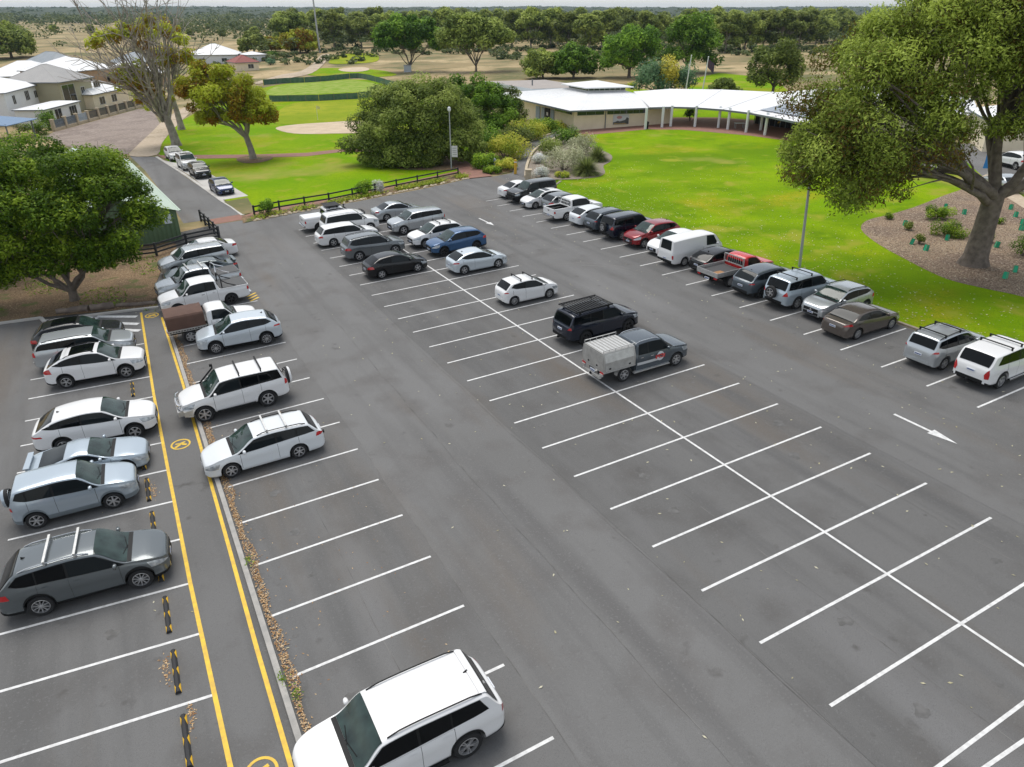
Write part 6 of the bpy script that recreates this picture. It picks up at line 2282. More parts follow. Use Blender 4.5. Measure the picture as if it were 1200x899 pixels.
# ---- left row of the main car park, most with noses to the kerb
GB = 'cars parked along the kerb row'
make_car('sedan', 'white', 'sedan', 'white sedan at the far end of the kerb row by the rail fence', 'car', (57.9, 4.9), -1, 4, GB, L=4.7, rim='five', tail=(.42, .76, .95), extra=None)
make_car('bigsuv', 'silver', 'suv', 'silver SUV with red tail lamps, second from the rail fence', 'SUV', (55.2, 3.9), -1, 5, GB, H=1.74, tint=1, rim='five', rails=M_CHROME)
make_car('sedan', 'teal', 'sedan', 'dark grey sedan with a boot wing, between silver SUV and silver ute', 'car', (52.6, 3.9), -1, 4, GB, L=4.85, spoiler=True, rim='five', tail=(.40, .80, .95))
make_car('ute', 'silver', 'ute', 'silver dual-cab ute with chrome sports bar and roof bars', 'ute', (49.9, 3.45), -1, 5, GB, extra='tonneau', bars=((.15, .75), M_ALU), rim='six')
make_car('ute', 'white', 'ute', 'white dual-cab ute with black sports bar and black tray cover', 'ute', (47.0, 3.4), -1, 3, GB, extra='tonneau_black', rim='dark', tint=1)
make_car('ute', 'white', 'ute', 'white single-cab ute with a brown canvas canopy', 'ute', (41.95, 3.45), 1, 0, GB, Lb=2.80, se=2.62, sg=2.75, L=4.95, wb=2.95, H=1.70, sr=1.80, extra='canvas', doors=2, rim='steel', hc=1.10, hb=.96)
make_car('suv', 'icesilver', 'suv', 'pale ice-silver SUV with black arches beside the canvas-topped ute', 'SUV', (39.4, 4.35), -1, -4, GB, L=4.48, H=1.66, rim='ten', clad=.12, shark=True, tail=(.44, .96, 1.08))
make_car('bigsuv', 'white', 'suv', 'white four-wheel drive with bull bar, snorkel and spare wheel cover', 'SUV', (31.97, 2.75), -1, 0, GB, bull='chrome', snorkel=True, spare='cover', steps=True, bars=((.33, .72), M_PLAS), rim='six', tr=.40, gc=.38, tint=1)
make_car('wagon', 'pearl', 'station_wagon', 'white low station wagon with two silver roof bars', 'wagon', (26.66, 2.95), -1, 0, GB, bars=((.25, .62), M_ALU), rails=True, rim='six', tail=(.36, .80, .98), tow=True)
make_car('bigsuv', 'white', 'suv', 'big white SUV with dark roof rails, nearest the camera at the bottom', 'SUV', (11.25, 3.05), -1, 0, GB, L=4.92, W=1.95, H=1.78, wb=2.90, rails=True, tint=2, shark=True, spoiler=True, steps=True, rim='twin', tr=.40, se=-.55, sg=-.16, dlo_end=(.52, .72), tail=(.14, .92, 1.16), clad=.06)

# ---- double row in the middle, left side
GC = 'cars parked in the double middle row'
make_car('ute', 'white', 'ute', 'white dual-cab ute with flat black roof rack and black nose bar', 'ute', (61.2, 16.2), 1, 0, GC, rack=True, bull='black', snorkel=True, extra='cover', rim='dark')
make_car('bigsuv', 'white', 'suv', 'white boxy SUV between the black-racked ute and the white wagon', 'SUV', (58.5, 16.8), 1, 0, GC, rails=M_CHROME, rim='six')
make_car('wagon', 'white', 'station_wagon', 'white long-roofed station wagon next to the dark grey SUV', 'wagon', (55.95, 15.75), 1, 0, GC, L=4.95, H=1.55, wb=2.9, tint=1, rim='five', tail=(.36, .78, .95))
make_car('suv', 'midgrey', 'suv', 'mid-grey SUV with roof rails behind the black hatchback', 'SUV', (51.2, 16.25), 1, 0, GC, L=4.67, W=1.90, H=1.72, wb=2.82, rails=True, rim='five', tr=.37, clad=0, se=-.50, dlo_end=(.40, .62))
make_car('hatch', 'black', 'hatchback', 'black hatchback in the middle row, nose at the centre line', 'car', (46.35, 16.2), 1, 0, GC, L=4.42, H=1.48, rim='five', tint=1)
# right side
make_car('sedan', 'silver', 'sedan', 'silver sedan at the far end of the middle row', 'car', (60.95, 21.9), 1, 0, GC, rim='five')
make_car('bigsuv', 'silver', 'suv', 'big silver SUV with its nose to the white wagon', 'SUV', (56.0, 21.6), -1, 0, GC, H=1.72, rim='five', tint=1)
make_car('suv', 'white', 'suv', 'white SUV with two black roof bars beside the blue SUV', 'SUV', (51.4, 21.5), -1, 2, GC, bars=((.2, .7), M_PLAS), rim='ten', clad=.12)
make_car('suv', 'blue', 'suv', 'blue SUV in the middle row', 'SUV', (48.6, 21.9), -1, 0, GC, L=4.55, tint=1, rim='dark', clad=.12)
make_car('hatch', 'icesilver', 'hatchback', 'ice-silver hatchback beside the blue SUV', 'car', (43.95, 21.35), 1, 0, GC, rim='five', shark=True, tail=(.44, .80, .92))
make_car('smallhatch', 'white', 'hatchback', 'small white hatchback with roof bar feet, alone in the middle row', 'car', (36.8, 21.3), 1, -1, GC, bars=((.1, .6), M_PLAS), rim='ten', tail=(.30, .82, .92), tint=1)
make_car('bigsuv', 'navy', 'suv', 'dark navy four-wheel drive with a flat black roof rack', 'SUV', (29.85, 21.9), 1, 2, GC, L=4.89, W=1.92, H=1.80, wb=2.90, rack=True, tint=1, rim='dark', tr=.39, steps=True, tow=True, clad=.08, tail=(.18, .98, 1.14))
dec, decc = make_car('ute', 'slate', 'ute', 'slate grey dual-cab ute with an aluminium canopy and red door emblem', 'ute', (25.2, 21.2), 1, 0, GC, Lb=3.42, se=3.30, sg=3.40, L=5.35, wb=3.22, H=1.80, extra='canopy', rails=M_CHROME, rim='six', steps=M_ALU, tow=True)
for sg in (1, -1):                      # sign writing on its doors: round emblem over a pale stripe
    put('door_stripe', decc.side(1.95, 3.36, .66, .80, sg, .014, 8, 2), mat('stripe_film', (.55, .56, .57), .4), dec)
    mb = MB()
    pts = []
    for k in range(20):
        a = 2 * math.pi * k / 20
        s, z = 1.98 + .235 * math.cos(a), .86 + .235 * math.sin(a)
        pts.append((decc.X(s), sg * (float(decc.yside(s, z)) + .018), z))
    mb.poly(pts)
    em = mb.build('door_emblem', mat('emblem_white', (.62, .62, .64), .4), dec)
    mb = MB()
    for s0, s1, z0, z1 in ((1.70, 1.78, .76, .95), (1.80, 1.98, .90, .96), (1.80, 1.98, .76, .82), (1.80, 1.86, .82, .90), (2.00, 2.06, .76, .96), (2.08, 2.16, .83, .96), (2.18, 2.28, .76, .96)):
        mb.add([(decc.X(s), sg * (float(decc.yside(s, z)) + .022), z) for s, z in ((s0, z0), (s1, z0), (s1, z1), (s0, z1))], [(0, 1, 2, 3)])
    lt_ = mb.build('emblem_letters', mat('emblem_red', (.55, .03, .03), .4), em)
    lt_['kind'] = 'stuff'

# ---- right row along the lawn
GE = 'cars parked along the lawn'
make_car('sedan', 'white', 'sedan', 'white sedan at the far end of the lawn row by the garden bed', 'car', (61.9, 35.2), 1, 0, GE, rim='five')
make_car('bigsuv', 'charcoal', 'suv', 'charcoal boxy four-wheel drive with nose out, second from the garden bed', 'SUV', (59.6, 35.0), -1, 0, GE, tint=1, rim='dark', bull='black', se=-.25)
make_car('hatch', 'white', 'hatchback', 'white car with dark sunroof and nose out, between charcoal and grey SUVs', 'car', (57.1, 34.8), -1, 0, GE, L=4.5, panel=.5, tint=1, rim='five', shark=True)
make_car('suv', 'midgrey', 'suv', 'grey compact SUV tucked against the ladder-racked white ute', 'SUV', (54.4, 35.4), 1, 0, GE, L=4.3, H=1.62, rim='five')
make_car('ute', 'white', 'ute', 'white dual-cab ute with a ladder rack over an open loaded tray', 'ute', (51.9, 35.0), 1, 0, GE, L=5.2, wb=3.0, extra='ladder', rim='five', tail=(.16, .76, .98))
make_car('hatch', 'pearl', 'hatchback', 'silver-white hatchback with tall red tail lamps beside the white ute', 'car', (49.4, 35.2), 1, 0, GE, L=4.33, tail=(.22, .78, 1.06), rim='ten')
make_car('suv', 'slate', 'suv', 'slate grey SUV between silver hatchback and navy four-wheel drive', 'SUV', (47.0, 35.4), 1, 0, GE, L=4.68, rails=True, rim='dark', tail=(.30, .98, 1.08), clad=.12)
make_car('bigsuv', 'navy', 'suv', 'dark navy four-wheel drive with a spare wheel on its tail door', 'SUV', (44.55, 35.3), 1, 0, GE, spare='wheel', rails=True, rim='six', tint=1, steps=True)
make_car('suv', 'red', 'suv', 'dark red SUV parked nose out by the lawn', 'SUV', (41.9, 35.3), -1, 0, GE, tint=1, rim='five', shark=True, clad=.12)
make_car('hatch', 'white', 'hatchback', 'white hatchback parked nose out beside the white van', 'car', (39.4, 35.5), -1, 0, GE, L=4.4, rim='five')
make_car('van', 'white', 'van', 'white delivery van with blank side panels', 'van', (36.95, 34.9), 1, 0, GE, L=4.75, rim='steel', tail=(.10, .62, .92))
make_car('hatch', 'black', 'hatchback', 'black hatchback beside the red tray-back ute', 'car', (34.5, 35.4), 1, 0, GE, L=4.45, tail=(.34, .82, .92), rim='dark', tint=1, shark=True)
make_car('ute', 'brightred', 'ute', 'bright red ute with a flat aluminium tray', 'ute', (32.2, 34.75), 1, 0, GE, Lb=2.85, se=2.68, sg=2.80, L=5.2, wb=3.1, H=1.72, extra='flat', doors=2, rim='steel')
make_car('suv', 'slate', 'suv', 'slate blue-grey SUV beside the red ute, with full-width rear light bar', 'SUV', (29.7, 34.75), 1, 0, GE, L=4.66, wb=2.75, rim='dark', shark=True, tail=(.34, .96, 1.06), lowred=True, se=-.72, spoiler=True)
make_car('bigsuv', 'bluesilver', 'suv', 'silver-blue four-wheel drive with a spare wheel and roof bars', 'SUV', (27.3, 35.1), 1, 0, GE, spare='wheel', bars=((.3, .8), M_PLAS), rim='six', tint=1, steps=True)
make_car('suv', 'silver', 'suv', 'silver SUV parked nose out beside the bronze sedan', 'SUV', (24.85, 35.2), -1, 0, GE, L=4.38, H=1.60, rails=True, rim='ten', clad=.12)
make_car('sedan', 'bronze', 'sedan', 'bronze-brown sedan beside the empty stall', 'car', (22.5, 34.3), 1, -1, GE, rim='ten', se=-1.15, sg=-.50, tail=(.52, .84, .98), H=1.44)
make_car('suv', 'silver', 'suv', 'boxy silver SUV with roof bars, second from the right edge', 'SUV', (17.95, 34.6), 1, 0, GE, L=4.44, W=1.80, H=1.72, wb=2.62, rails=True, bars=((.25, .8), M_PLAS), rim='five', clad=0, se=-.40, sg=-.10, tint=1, dlo_end=(.32, .44), tail=(.30, .98, 1.10))
make_car('bigsuv', 'white', 'suv', 'white SUV with long red tail lamps at the right edge', 'SUV', (15.5, 35.05), 1, 0, GE, L=4.80, W=1.85, H=1.78, bars=((.25, .55), M_PLAS), rim='twin', tint=1, steps=M_CHROME, se=-.48, dlo_end=(.55, .85), tail=(.11, .66, 1.18), clad=.06, tow=True)

# ---- along the access road
GF = 'cars parked in the bay beside the golf lawn'
fa = -85.2
for i, (px, py, base, col, lab, kw) in enumerate((
        (205.5, 187, 'suv', 'white', 'white SUV farthest up the access road bay', dict(rim='five')),
        (221, 197.5, 'bigsuv', 'white', 'white tall four-wheel drive, second up the access road bay', dict(bull='chrome', panel=.5)),
        (235.5, 207, 'suv', 'charcoal', 'charcoal SUV in the access road bay behind the dark blue car', dict(rim='dark', tint=1)),
        (261, 225.5, 'hatch', 'darkblue', 'dark blue car nearest in the access road bay', dict(L=4.6, rim='dark', tint=1)))):
    make_car(base, col, {'hatch': 'hatchback'}.get(base, 'suv'), lab, 'car' if base == 'hatch' else 'SUV', gpl(px, py), fa, 0, GF, **kw)
# ---- yard beyond the big tree
for px, py, base, col, lab, h in ((1092, 205, 'hatch', 'charcoal', 'charcoal car half hidden behind the big tree', 20), (1186, 196, 'suv', 'white', 'white SUV in the yard beyond the big tree', 70), (1172, 222, 'hatch', 'silver', 'silver hatchback in the yard beside the sandy strip', 60)):
    make_car(base, col, {'hatch': 'hatchback'}.get(base, 'suv'), lab, 'car', gpl(px, py), h, 0, 'cars in the yard beyond the big tree')
# ================================================================== SMALL THINGS
# ---- rubber wheel stops in the lower left bay
M_RUB = mat('stop_rubber', (0.028, 0.028, 0.030), .8)
M_RUBY = mat('stop_yellow', (0.85, 0.50, 0.02), .6)
sec = lambda w, h: [(-w, 0), (-w * .92, h * .45), (-w * .45, h), (w * .45, h), (w * .92, h * .45), (w, 0)]


def stop_seg(x0, x1, w, h):
    mb = MB()
    s = sec(w, h)
    mb.grid([[(x, y, z) for y, z in s] for x in (x0, x1)])
    mb.f.append(tuple(range(6)))
    mb.f.append(tuple(range(6, 12))[::-1])
    return mb


WS_B = stop_seg(-.82, .82, .078, .10).mesh('body', M_RUB)
wy = []
for x0, x1 in ((-.815, -.50), (-.15, .15), (.50, .815)):
    mb = MB()
    s = sec(.0815, .1035)
    # triangles of yellow on each shoulder
    for sd in (0, 1):
        q = s[:3] if sd == 0 else s[3:]
        xm = (x0 + x1) / 2
        o = [Vector((x0, *q[0])), Vector((x1, *q[0])), Vector((x1, *q[1])), Vector((x0, *q[1]))] if sd == 0 else [Vector((x0, *q[2])), Vector((x1, *q[2])), Vector((x1, *q[1])), Vector((x0, *q[1]))]
        t = q[2] if sd == 0 else q[0]
        o.append(Vector((xm, *t)))
        mb.add(o, [(0, 1, 2, 3), (3, 2, 4)])
    wy.append(mb.mesh('yellow_marker', M_RUBY))
ends = [(44.9, -.5)] + [(a, b) for a, b in yl]
wl_ = ['beyond the white SUV', 'under the silver SUV nose', 'under the white coupe-backed SUV', 'in the first empty stall below the coupe-backed SUV', 'in the second empty stall', 'under the plain white SUV', 'under the silver coupe', 'before the pale silver SUV', 'in the empty stall between pale silver and glossy grey SUVs', 'under the glossy grey SUV nose', 'in the stall just below the glossy grey SUV', 'in the middle of the three empty bottom stalls', 'at the bottom edge of the photo', 'just below the frame']
for i in range(1, len(ends) - 2):
    a = (ends[i][0] + ends[i + 1][0]) / 2 + .10
    b = -1.36 - .011 * i
    d = (AX * 1.0 + BX * .02).normalized()
    l = UP.cross(d)
    p = lot(a, b, .012)
    M = Matrix(((d.x, l.x, UP.x, p.x), (d.y, l.y, UP.y, p.y), (d.z, l.z, UP.z, p.z), (0, 0, 0, 1)))
    r = empty('wheel_stop', M)
    tag(r, 'black and yellow wheel stop ' + wl_[i], 'wheel stop', 'rubber wheel stops in the lower left bay')
    link('body', WS_B, r)
    for m_ in wy:
        link('yellow_marker', m_, r)

# ---- logs along the kerb
M_LOG = mat('weathered_log', (.26, .21, .17), .95, noise=2, col2=(.15, .12, .10), bump=.6, bump_scale=12)
for i, (p, q, r, lab) in enumerate((((65, 368.5), (104, 364), .20, 'leftmost of the weathered logs behind the charcoal SUV'), ((106, 364), (134, 360.5), .22, 'middle knotty log on the bank'), ((137, 360), (184, 356.5), .13, 'long thin log at the right end of the row of logs'))):
    a, b = gp(*p), gp(*q)
    mb = MB()
    rs = np.random.RandomState(i)
    pts = [a.lerp(b, t) - a + Vector((rs.normal() * .04, rs.normal() * .04, r * .8)) for t in np.linspace(0, 1, 7)]
    mb.tube(pts, [r * rs.uniform(.85, 1.1) for _ in pts], 9)
    o = mb.build('log', M_LOG, None, Matrix.Translation(a), smooth=50)
    tag(o, lab, 'log', 'logs on the left bank')

# ---- poles
def pole(name, label, p, h, r, lean=(0, 0), m=None, head=None, cat='pole'):
    root = empty(name, Matrix.Translation(p))
    tag(root, label, cat)
    mb = MB()
    mb.tube([(0, 0, -.2), (lean[0] * .5, lean[1] * .5, h * .5), (lean[0], lean[1], h)], [r, r * .85, r * .65], 8)
    mb.build('shaft', m or M_STEEL, root, smooth=50)
    return root


lp = pole('light_pole', 'slim grey light pole with a white sign board beside the brick path', gp(529, 198), 6.4, .09)
mb = MB()
mb.lathe([(.05, 6.3), (.16, 6.38), (.20, 6.55), (.16, 6.75), (.05, 6.85)], 10)
mb.build('lamp_head', mat('lamp_opal', (.75, .77, .78), .3), lp)
mb = MB()
mb.box(.10, .78, -.05, -.01, 1.35, 2.6)
sg_ = mb.build('sign_board', M_FRAME, lp)
for z in (2.35, 2.1, 1.9, 1.65):
    mb = MB()
    mb.box(.2, .68, -.056, -.052, z - .05, z + .03)
    mb.build('printed_line', M_STEEL, sg_)
lp = pole('light_pole', 'tall bare grey pole on the lawn edge behind the silver-blue four-wheel drive', gp(937, 313), 7.6, .10, (-.55, 0))
mb = MB()
mb.box(-.75, -.2, -.14, .14, 7.55, 7.7)
mb.build('lamp_head', M_STEEL, lp)
lp = pole('floodlight_mast', 'very tall grey floodlight mast rising above the horizon', gp(375, 62), 33, .42, (-.6, 0))
mb = MB()
mb.box(-2.4, 1.2, -.15, .15, 32.6, 33.0)
mb.box(-2.4, 1.2, -.15, .15, 34.0, 34.4)
mb.build('crossbar', M_STEEL, lp)
for i, (px, py, tpx, lab) in enumerate(((802.5, 112, 71, 'left of the two white flagpoles behind the verandah'), (821.7, 115, 73, 'right white flagpole, carrying a small dark flag'))):
    p = gp(px, py)
    h = (py - tpx) * pxm(px, py) * 1.03
    fp_ = pole('flagpole', lab, p, h, .14, (.5, 0), M_FRAME, cat='flagpole')
    mb = MB()
    mb.lathe([(.02, h - .02), (.16, h + .1), (.02, h + .22)], 8, Matrix.Translation((.5, 0, 0)))
    mb.build('finial', M_FRAME, fp_)
    if i == 1:
        mb = MB()
        mb.grid([[(.55 + .16 * j, .10 * math.sin(j * 1.2), h - .3 - .10 * j), (.55 + .16 * j, .10 * math.sin(j * 1.2 + .4), h - 1.7 - .15 * j)] for j in range(9)])
        mb.build('flag', mat('dark_flag', (.05, .05, .10), .8, noise=2, col2=(.12, .06, .07)), fp_)
# golf pin
gpn = pole('golf_flag', 'golf pin with a pale yellow flag on the putting green', gp(372.5, 141), 2.5, .035, m=M_FRAME, cat='golf flag')
mb = MB()
mb.grid([[(.02 + .12 * j, .05 * math.sin(j), 2.45 - .03 * j), (.02 + .12 * j, .05 * math.sin(j + .5), 1.95 - .03 * j)] for j in range(6)])
mb.build('flag', mat('pale_yellow_flag', (.70, .68, .30), .8), gpn)
# bollards by the path
bl = empty('yellow_bollard', Matrix.Translation(gp(604, 204)))
tag(bl, 'yellow bollard at the foot of the club path', 'bollard')
mb = MB()
mb.lathe([(.15, -.2), (.15, 1.5), (.12, 1.58), (.02, 1.6)], 12)
mb.build('post', mat('bollard_yellow', (.62, .36, .03), .5), bl, smooth=50)
mb = MB()
mb.lathe([(.155, 1.25), (.155, 1.36)], 12)
mb.build('reflective_band', M_FRAME, bl)
gl = empty('garden_lamp', Matrix.Translation(gp(579.6, 197)))
tag(gl, 'short grey garden lamp among the shrubs by the brick path', 'garden lamp')
mb = MB()
mb.lathe([(.20, -.1), (.22, .2), (.13, .35), (.13, .75)], 10)
mb.build('base', M_STEEL, gl, smooth=50)
mb = MB()
mb.lathe([(.24, .75), (.26, .85), (.12, 1.05), (.03, 1.15)], 10)
mb.build('cap', mat('lamp_cap', (.30, .33, .40), .5), gl, smooth=50)
bk = empty('limestone_pillar', Matrix.Translation(gp(619, 210)))
tag(bk, 'cream limestone pillar ending the kerb of the club path', 'pillar')
mb = MB()
mb.box(-.32, .32, -.32, .32, -.1, .95)
mb.build('block', M_LIME, bk)
mb = MB()
mb.box(-.38, .38, -.38, .38, .95, 1.05)
mb.build('cap', M_LIME, bk)
ub = empty('utility_cabinet', Matrix.Translation(gp(478, 84.5)))
tag(ub, 'small pale grey utility cabinet under the left grove tree', 'cabinet')
mb = MB()
mb.box(-1.1, 1.1, -.7, .7, -.2, 1.9)
mb.build('cabinet', mat('cabinet_grey', (.48, .52, .56), .6), ub)
mb = MB()
mb.box(-1.25, 1.25, -.85, .85, 1.9, 2.02)
mb.build('lid', M_STEEL, ub)
bn = empty('rubbish_bin', Matrix.Translation(gp(757.5, 151.2)))
tag(bn, 'dark bin beside the first verandah column', 'bin')
mb = MB()
mb.lathe([(.26, 0), (.32, .95)], 10)
mb.build('body', M_PLAS, bn)
mb = MB()
mb.lathe([(.34, .95), (.34, 1.02), (.1, 1.08)], 10)
mb.build('lid', M_PLAS, bn)
for px, py, lab in ((866, 150.5, 'white table on the verandah by the glazed wall'),):
    tb = empty('table', Matrix.Translation(gp(px, py)))
    tag(tb, lab, 'table')
    mb = MB()
    mb.box(-.7, .7, -.4, .4, .70, .75)
    mb.build('table_top', M_FRAME, tb)
    for x in (-.6, .6):
        for y in (-.32, .32):
            mb = MB()
            mb.box(x - .03, x + .03, y - .03, y + .03, 0, .70)
            mb.build('leg', M_STEEL, tb)
fb = pole('feather_banner', 'blue feather banner in the yard behind the big gum tree', gp(1156, 207), 3.6, .04, m=M_FRAME, cat='banner')
mb = MB()
mb.grid([[(.03, 0, z), (-.62 * math.sin(min(1, (3.6 - z) / .8) * 1.5), .04 * math.sin(z * 3), z)] for z in np.linspace(.8, 3.55, 10)])
mb.build('banner_cloth', mat('banner_blue', (.02, .20, .52), .7), fb)

# ---- planting
for i, (px, py, wpx, hm, lf, n, lab) in enumerate((
        (592, 186, 44, 2.3, LF_LIME, 3600, 'large lime-yellow shrub above the garden lamp'), (619, 163, 40, 2.2, LF_LIME, 3200, 'lime-green shrub beside the upper club path'), (603, 172, 40, 2.3, LF_OLIVE, 2800, 'olive shrub in the middle of the planted bank'),
        (638, 155, 34, 1.6, LF_GREEN, 2200, 'green shrub by the clubhouse side wall'), (569, 196, 30, 1.4, LF_GREEN, 2000, 'low green shrub left of the garden lamp'), (594, 199, 26, 1.0, LF_LIME, 1600, 'low lime shrub right of the garden lamp'),
        (566, 176, 40, 2.4, LF_PINE, 3000, 'dark green shrub under the tree by the path'), (650, 152, 22, 1.0, LF_RUST if 'LF_RUST' in globals() else LF_LIME, 1200, 'small shrub at the clubhouse corner'), (577, 203, 18, .7, LF_GREEN, 1000, 'small green mound beside the brick path'))):
    s = pxm(px, py)
    shrub('shrub', lab, gp(px, py), wpx * s / 2 * 1.4, hm * 1.12, lf, int(n * 1.6), s * 2.2, 300 + i, asp=.45, k=26)
for i, (px, py, wpx, hm, lf, n, lab, spk) in enumerate((
        (660, 200, 50, 2.4, LF_GREY, 4200, 'largest pale grey-green shrub in the garden bed', 0), (648, 182, 34, 2.0, LF_OLIVE, 2400, 'brownish shrub behind the large grey-green one', 0), (681, 182, 34, 2.2, LF_GREY, 2600, 'grey-green shrub nearest the lawn in the garden bed', 0),
        (667, 168, 36, 2.0, LF_PINE, 2400, 'dark grey-green shrub at the top of the garden bed', 0), (632, 191, 18, 1.0, LF_SILV, 1300, 'silvery shrub beside the path kerb', 0), (634, 208, 20, 1.0, LF_SILV, 1300, 'silvery shrub behind the charcoal four-wheel drive', 0),
        (687, 205, 32, 2.3, LF_REED, 900, 'bigger spiky rush clump at the lawn edge', 1), (700, 189, 26, 2.0, LF_REED, 700, 'smaller spiky rush clump at the lawn edge', 1), (659, 208, 20, .6, LF_LIME, 900, 'low lime groundcover patch in the garden bed', 0), (687, 166, 16, .9, LF_YELL, 700, 'small rusty shrub at the garden bed tip', 0))):
    s = pxm(px, py)
    shrub('spiky_rush' if spk else 'shrub', lab, gp(px, py), wpx * s / 2 * (1.35 if spk else 1.25), hm, lf, n, s * (.8 if spk else 2.2), 330 + i, asp=.4, k=16, spiky=bool(spk))
for i, (px, py, wpx, hm, lf, n, lab) in enumerate((
        (1097, 256, 46, .9, LF_GREEN, 3200, 'upper dark green spreading plant in the mulch bed'), (1109, 276, 50, 1.0, LF_GREEN, 3600, 'lower dark green spreading plant in the mulch bed'), (1064, 270, 12, .7, LF_OLIVE, 700, 'small olive plant beside a green tree guard'), (1076, 286, 14, .8, LF_OLIVE, 700, 'small olive plant left of the spreading plants'),
        (1158, 285, 14, 1.0, LF_OLIVE, 700, 'thin grey plant right of the gum trunk'), (1197, 300, 34, 1.5, LF_PINE, 1800, 'dark rounded shrub at the right edge'), (1040, 257, 16, .5, LF_GREEN, 600, 'low green plant at the top of the mulch bed'), (1170, 262, 18, .5, LF_GREEN, 500, 'low green plant under the tree guards'),
        (314, 252, 20, 1.5, LF_PINE, 1500, 'dark green shrub at the left end of the long rail fence'), (429, 229, 26, 1.5, LF_GREEN, 1700, 'loose green shrub in the rail fence verge'), (443, 226, 18, 1.2, LF_SILV, 1100, 'silvery shrub beside the loose green one'),
        (58, 152, 26, 3.0, LF_PINE, 1800, 'dark clipped shrub at the end of the panel fence'), (42, 158, 34, 2.2, LF_GREEN, 1500, 'green shrubs below the white wing'), (22, 157, 22, 2.0, LF_GREY, 900, 'pale shrub beside the blue carport'),
        (317, 76, 16, 2.0, LF_TEAL, 700, 'blue-green shrub beside the sandy track'), (319, 68, 16, 2.6, LF_PINE, 700, 'round dark shrub right of the red-roofed house'), (981, 87, 8, 1.5, LF_BUSH, 300, 'lone dark bush on the dry rise'), (808, 142, 16, 2.0, LF_PINE, 900, 'round dark shrub on the lawn seen through the verandah'), (740, 105, 14, 1.4, LF_LIME, 500, 'yellow-green shrub behind the lantern'))):
    s = pxm(px, py)
    shrub('shrub', lab, gp(px, py), wpx * s / 2, hm, lf, n, max(.10, s * 2.0), 360 + i, asp=.4, k=14)
# green tree guards
M_GUARD = mat('guard_green', (0.02, 0.46, 0.25), .5)
M_STAKE = mat('timber_stake', (.30, .22, .13), .9)
tg_ = MB()
t3 = [(.17 * math.cos(a), .17 * math.sin(a)) for a in (.5, 2.07, 3.64, 5.21)]
tg_.grid([[(x, y, 0), (x * .9, y * .9, .45)] for x, y in t3 + t3[:1]])
tgm = tg_.mesh('sleeve', M_GUARD)
tk = MB()
for x, y in t3[:3]:
    tk.tube([(x * 1.05, y * 1.05, -.1), (x * 1.0, y * 1.0, .52)], .012, 4)
tkm = tk.mesh('stakes', M_STAKE)
guards = [(830, 80, 'beyond the upper spreading plant'), (918, 107, 'just left of the gum trunk, upper'), (640, 160, 'at the left tip of the mulch bed'), (670, 247, 'beside the lower left olive plant'), (838, 229, 'below the lower spreading plant'), (737, 277, 'lowest on the left of the gum'), (1068, 262, 'right beside the gum trunk, largest'), (1155, 378, 'lower right, upper of a pair'), (1108, 408, 'lowest of all, right of the gum foot'), (1135, 84, 'top right near the sandy strip'), (1158, 119, 'below the top right one'), (1190, 154, 'at the right edge, upper'), (1185, 182, 'at the right edge, lower'), (1088, 47, 'highest, beside the gum fork')]
rs = np.random.RandomState(6)
for x, y, lab in guards:
    r = empty('tree_guard', Matrix.Translation(gp(900 + x / 4, 225 + y / 4)) @ Matrix.Rotation(rs.uniform(0, 3), 4, 'Z') @ Matrix.Rotation(rs.normal() * .08, 4, 'X'))
    tag(r, 'green plastic tree guard ' + lab, 'tree guard', 'green tree guards in the mulch bed')
    link('sleeve', tgm, r)
    link('stakes', tkm, r)

# ---- fallen leaves, ground cover
rs = np.random.RandomState(12)
LF_DRY = leaf_mat('dry_leaves', (.30, .15, .06), (.46, .29, .14), (.62, .46, .28), trans=.0)
LF_PALE = leaf_mat('pale_fallen_leaves', (.42, .38, .22), (.58, .54, .36), (.70, .66, .50), trans=.0)


def scatter(name, label, lf, pts, size, asp, flat=.35):
    pts = np.array(pts)
    n = np.tile(np.array([0, 0, 1.0]), (len(pts), 1)) / flat
    me = leaf_mesh(name, lf, pts, n, size, asp, rs.uniform(0, 1, len(pts)), rs=rs)
    return tag(link(name, me), label, 'fallen leaves', None, 'stuff')


pts = []
for _ in range(5000):
    a = rs.uniform(11.5, 46)
    wd = .25 + .06 * math.sin(a * 1.3) + .05 * math.sin(a * 3.1)
    b = 1.15 + rs.uniform() * wd + max(0, rs.normal() - 1.6) * .3
    pts.append(lot(a, b, .02 + rs.uniform(0, .06) * max(0, 1 - (b - 1.15) * 2)))
for _ in range(120):
    a, b = rs.uniform(12, 46), rs.uniform(1.2, 6)
    pts.append(lot(a, b, .02))
for a, b in ((15.0, -1.30), (17.0, -1.72), (26.6, -1.25)):
    for _ in range(60):
        pts.append(lot(a + rs.normal() * .3, b + rs.normal() * .06, .025))
scatter('fallen_leaves', 'drift of dry brown leaves lying along the concrete kerb', LF_DRY, pts, .078, .38)
pts = []
for _ in range(420):
    a, b = rs.uniform(2, 62), 36.4 - abs(rs.normal()) * 11
    if b > 8:
        pts.append(lot(a, b, .026))
for _ in range(220):
    pts.append(lot(rs.uniform(5, 60), rs.uniform(-6, 30), .026))
scatter('fallen_leaves', 'pale gum leaves scattered over the asphalt', LF_PALE, pts, .115, .42)
pts = []
for _ in range(2600):
    a, b = rs.uniform(8, 70), 37.2 + abs(rs.normal()) * 9
    if b < 66:
        pts.append(lot(a, b, .05))
scatter('fallen_leaves', 'pale fallen leaves and daisies dotted over the lawn', LF_PALE, pts, .125, .5)
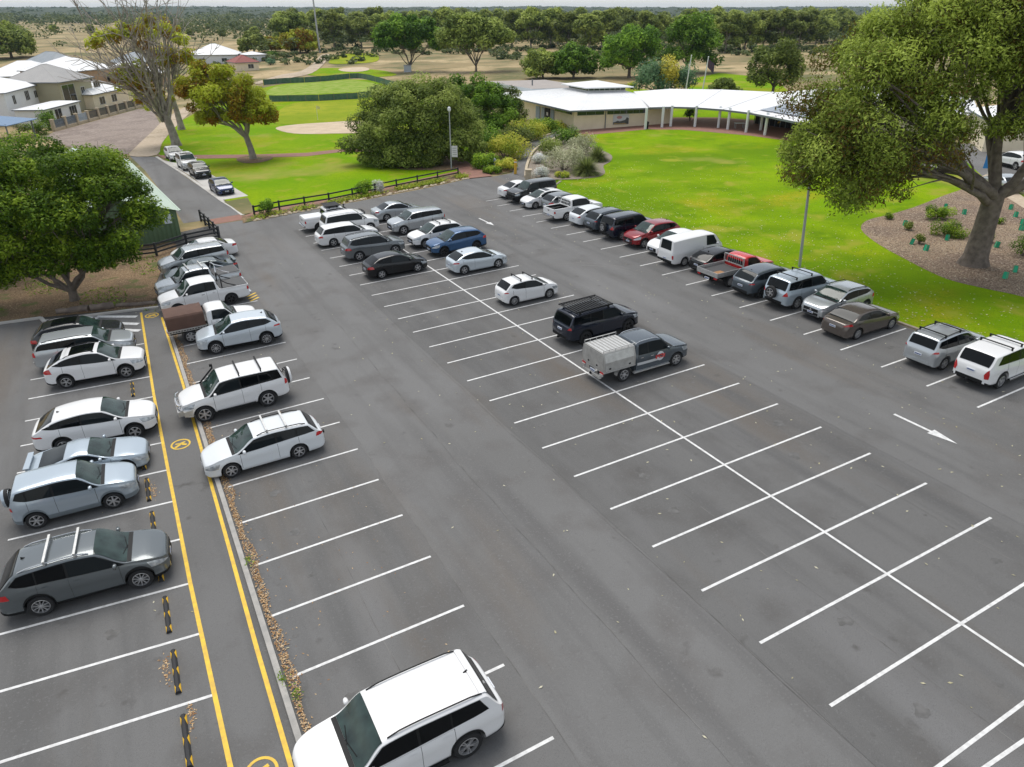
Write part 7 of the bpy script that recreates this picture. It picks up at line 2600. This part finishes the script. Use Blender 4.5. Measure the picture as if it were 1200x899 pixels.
# ground cover on the verge under the fence
vp = []
for _ in range(9000):
    t = rs.uniform()
    a = Vector((*gp(300, 256)[:2], 0)).lerp(Vector((*gp(545, 207)[:2], 0)), t)
    o = rs.uniform(-.9, .8)
    d = Vector((.95, .31, 0))
    p = a + Vector((-.35, .94, 0)) * o + d * rs.normal() * .3
    if math.sin(t * 40) + math.sin(t * 17 + 1) > -.6 and rs.uniform() < .35 + .65 * t:
        vp.append((p.x, p.y, G(p.x, p.y) + .06 + rs.uniform(0, .28)))
me = leaf_mesh('ground_cover', LF_LIME, np.array(vp), np.tile(np.array([0, 0, 1.0]), (len(vp), 1)), .22, .45, rs.uniform(0, .8, len(vp)), rs=rs)
tag(link('ground_cover', me), 'yellow-green creeping ground cover along the fence verge', 'ground cover', None, 'stuff')
# rough grass of the left bank and beyond the shed
vp = []
for _ in range(5000):
    px, py = rs.uniform(-60, 186), rs.uniform(288, 366)
    p = gp(px, py)
    if math.sin(p.x * 1.1) + math.sin(p.y * .9 + p.x * .5) > .55:
        vp.append((p.x, p.y, p.z + .08))
me = leaf_mesh('grass', LF_GREEN, np.array(vp), np.tile(np.array([0, 0, .4]), (len(vp), 1)), .22, .25, rs.uniform(.1, .8, len(vp)), rs=rs)
tag(link('grass', me), 'patchy rough grass on the shaded left bank', 'grass', None, 'stuff')
# edging stones of the verge, too small to pick apart
mb = MB()
for i in range(70):
    t = i / 69
    p = Vector((*gp(300, 259)[:2], 0)).lerp(Vector((*gp(549, 209.5)[:2], 0)), t) + Vector((rs.normal() * .12, rs.normal() * .1, 0))
    r = rs.uniform(.10, .26)
    z = G(p.x, p.y)
    mb.lathe([(r * .8, -.05), (r, r * .3), (r * .55, r * .7), (.02, r * .8)], 6, Matrix.Translation((p.x, p.y, z)) @ Matrix.Rotation(rs.uniform(0, 3), 4, 'Z') @ Matrix.Diagonal((1.3, .8, 1, 1)))
tag(mb.build('edging_stones', M_LIME), 'pale edging stones along the verge', 'stones', None, 'stuff')
# weeds in the kerb
vp = []
for a, b in ((14.9, 1.06), (14.2, 1.25), (20.3, 1.2)):
    for _ in range(45):
        vp.append(lot(a + rs.normal() * .14, b + rs.normal() * .08, .10 + rs.uniform(0, .12)))
me = leaf_mesh('weeds', LF_GREEN, np.array(vp), np.tile(np.array([0, 0, .5]), (len(vp), 1)), .10, .3, rs.uniform(.3, 1, len(vp)), rs=rs)
tag(link('weeds', me), 'small green weeds growing in the kerb', 'weeds', None, 'stuff')

# ---- the air: thin blue haze round the whole scene
hz = MB()
hz.box(-7500, 7500, -60, 9400, -14, 80)
hm = bpy.data.materials.new('haze_air')
hm.use_nodes = True
t = hm.node_tree
t.nodes.remove(t.nodes['Principled BSDF'])
pv = t.nodes.new('ShaderNodeVolumePrincipled')
pv.inputs['Color'].default_value = (.56, .74, .95, 1)
pv.inputs['Density'].default_value = .000065
t.links.new(pv.outputs[0], t.nodes['Material Output'].inputs['Volume'])
tag(hz.build('haze', hm), 'thin blue haze in the air', None, None, 'stuff')
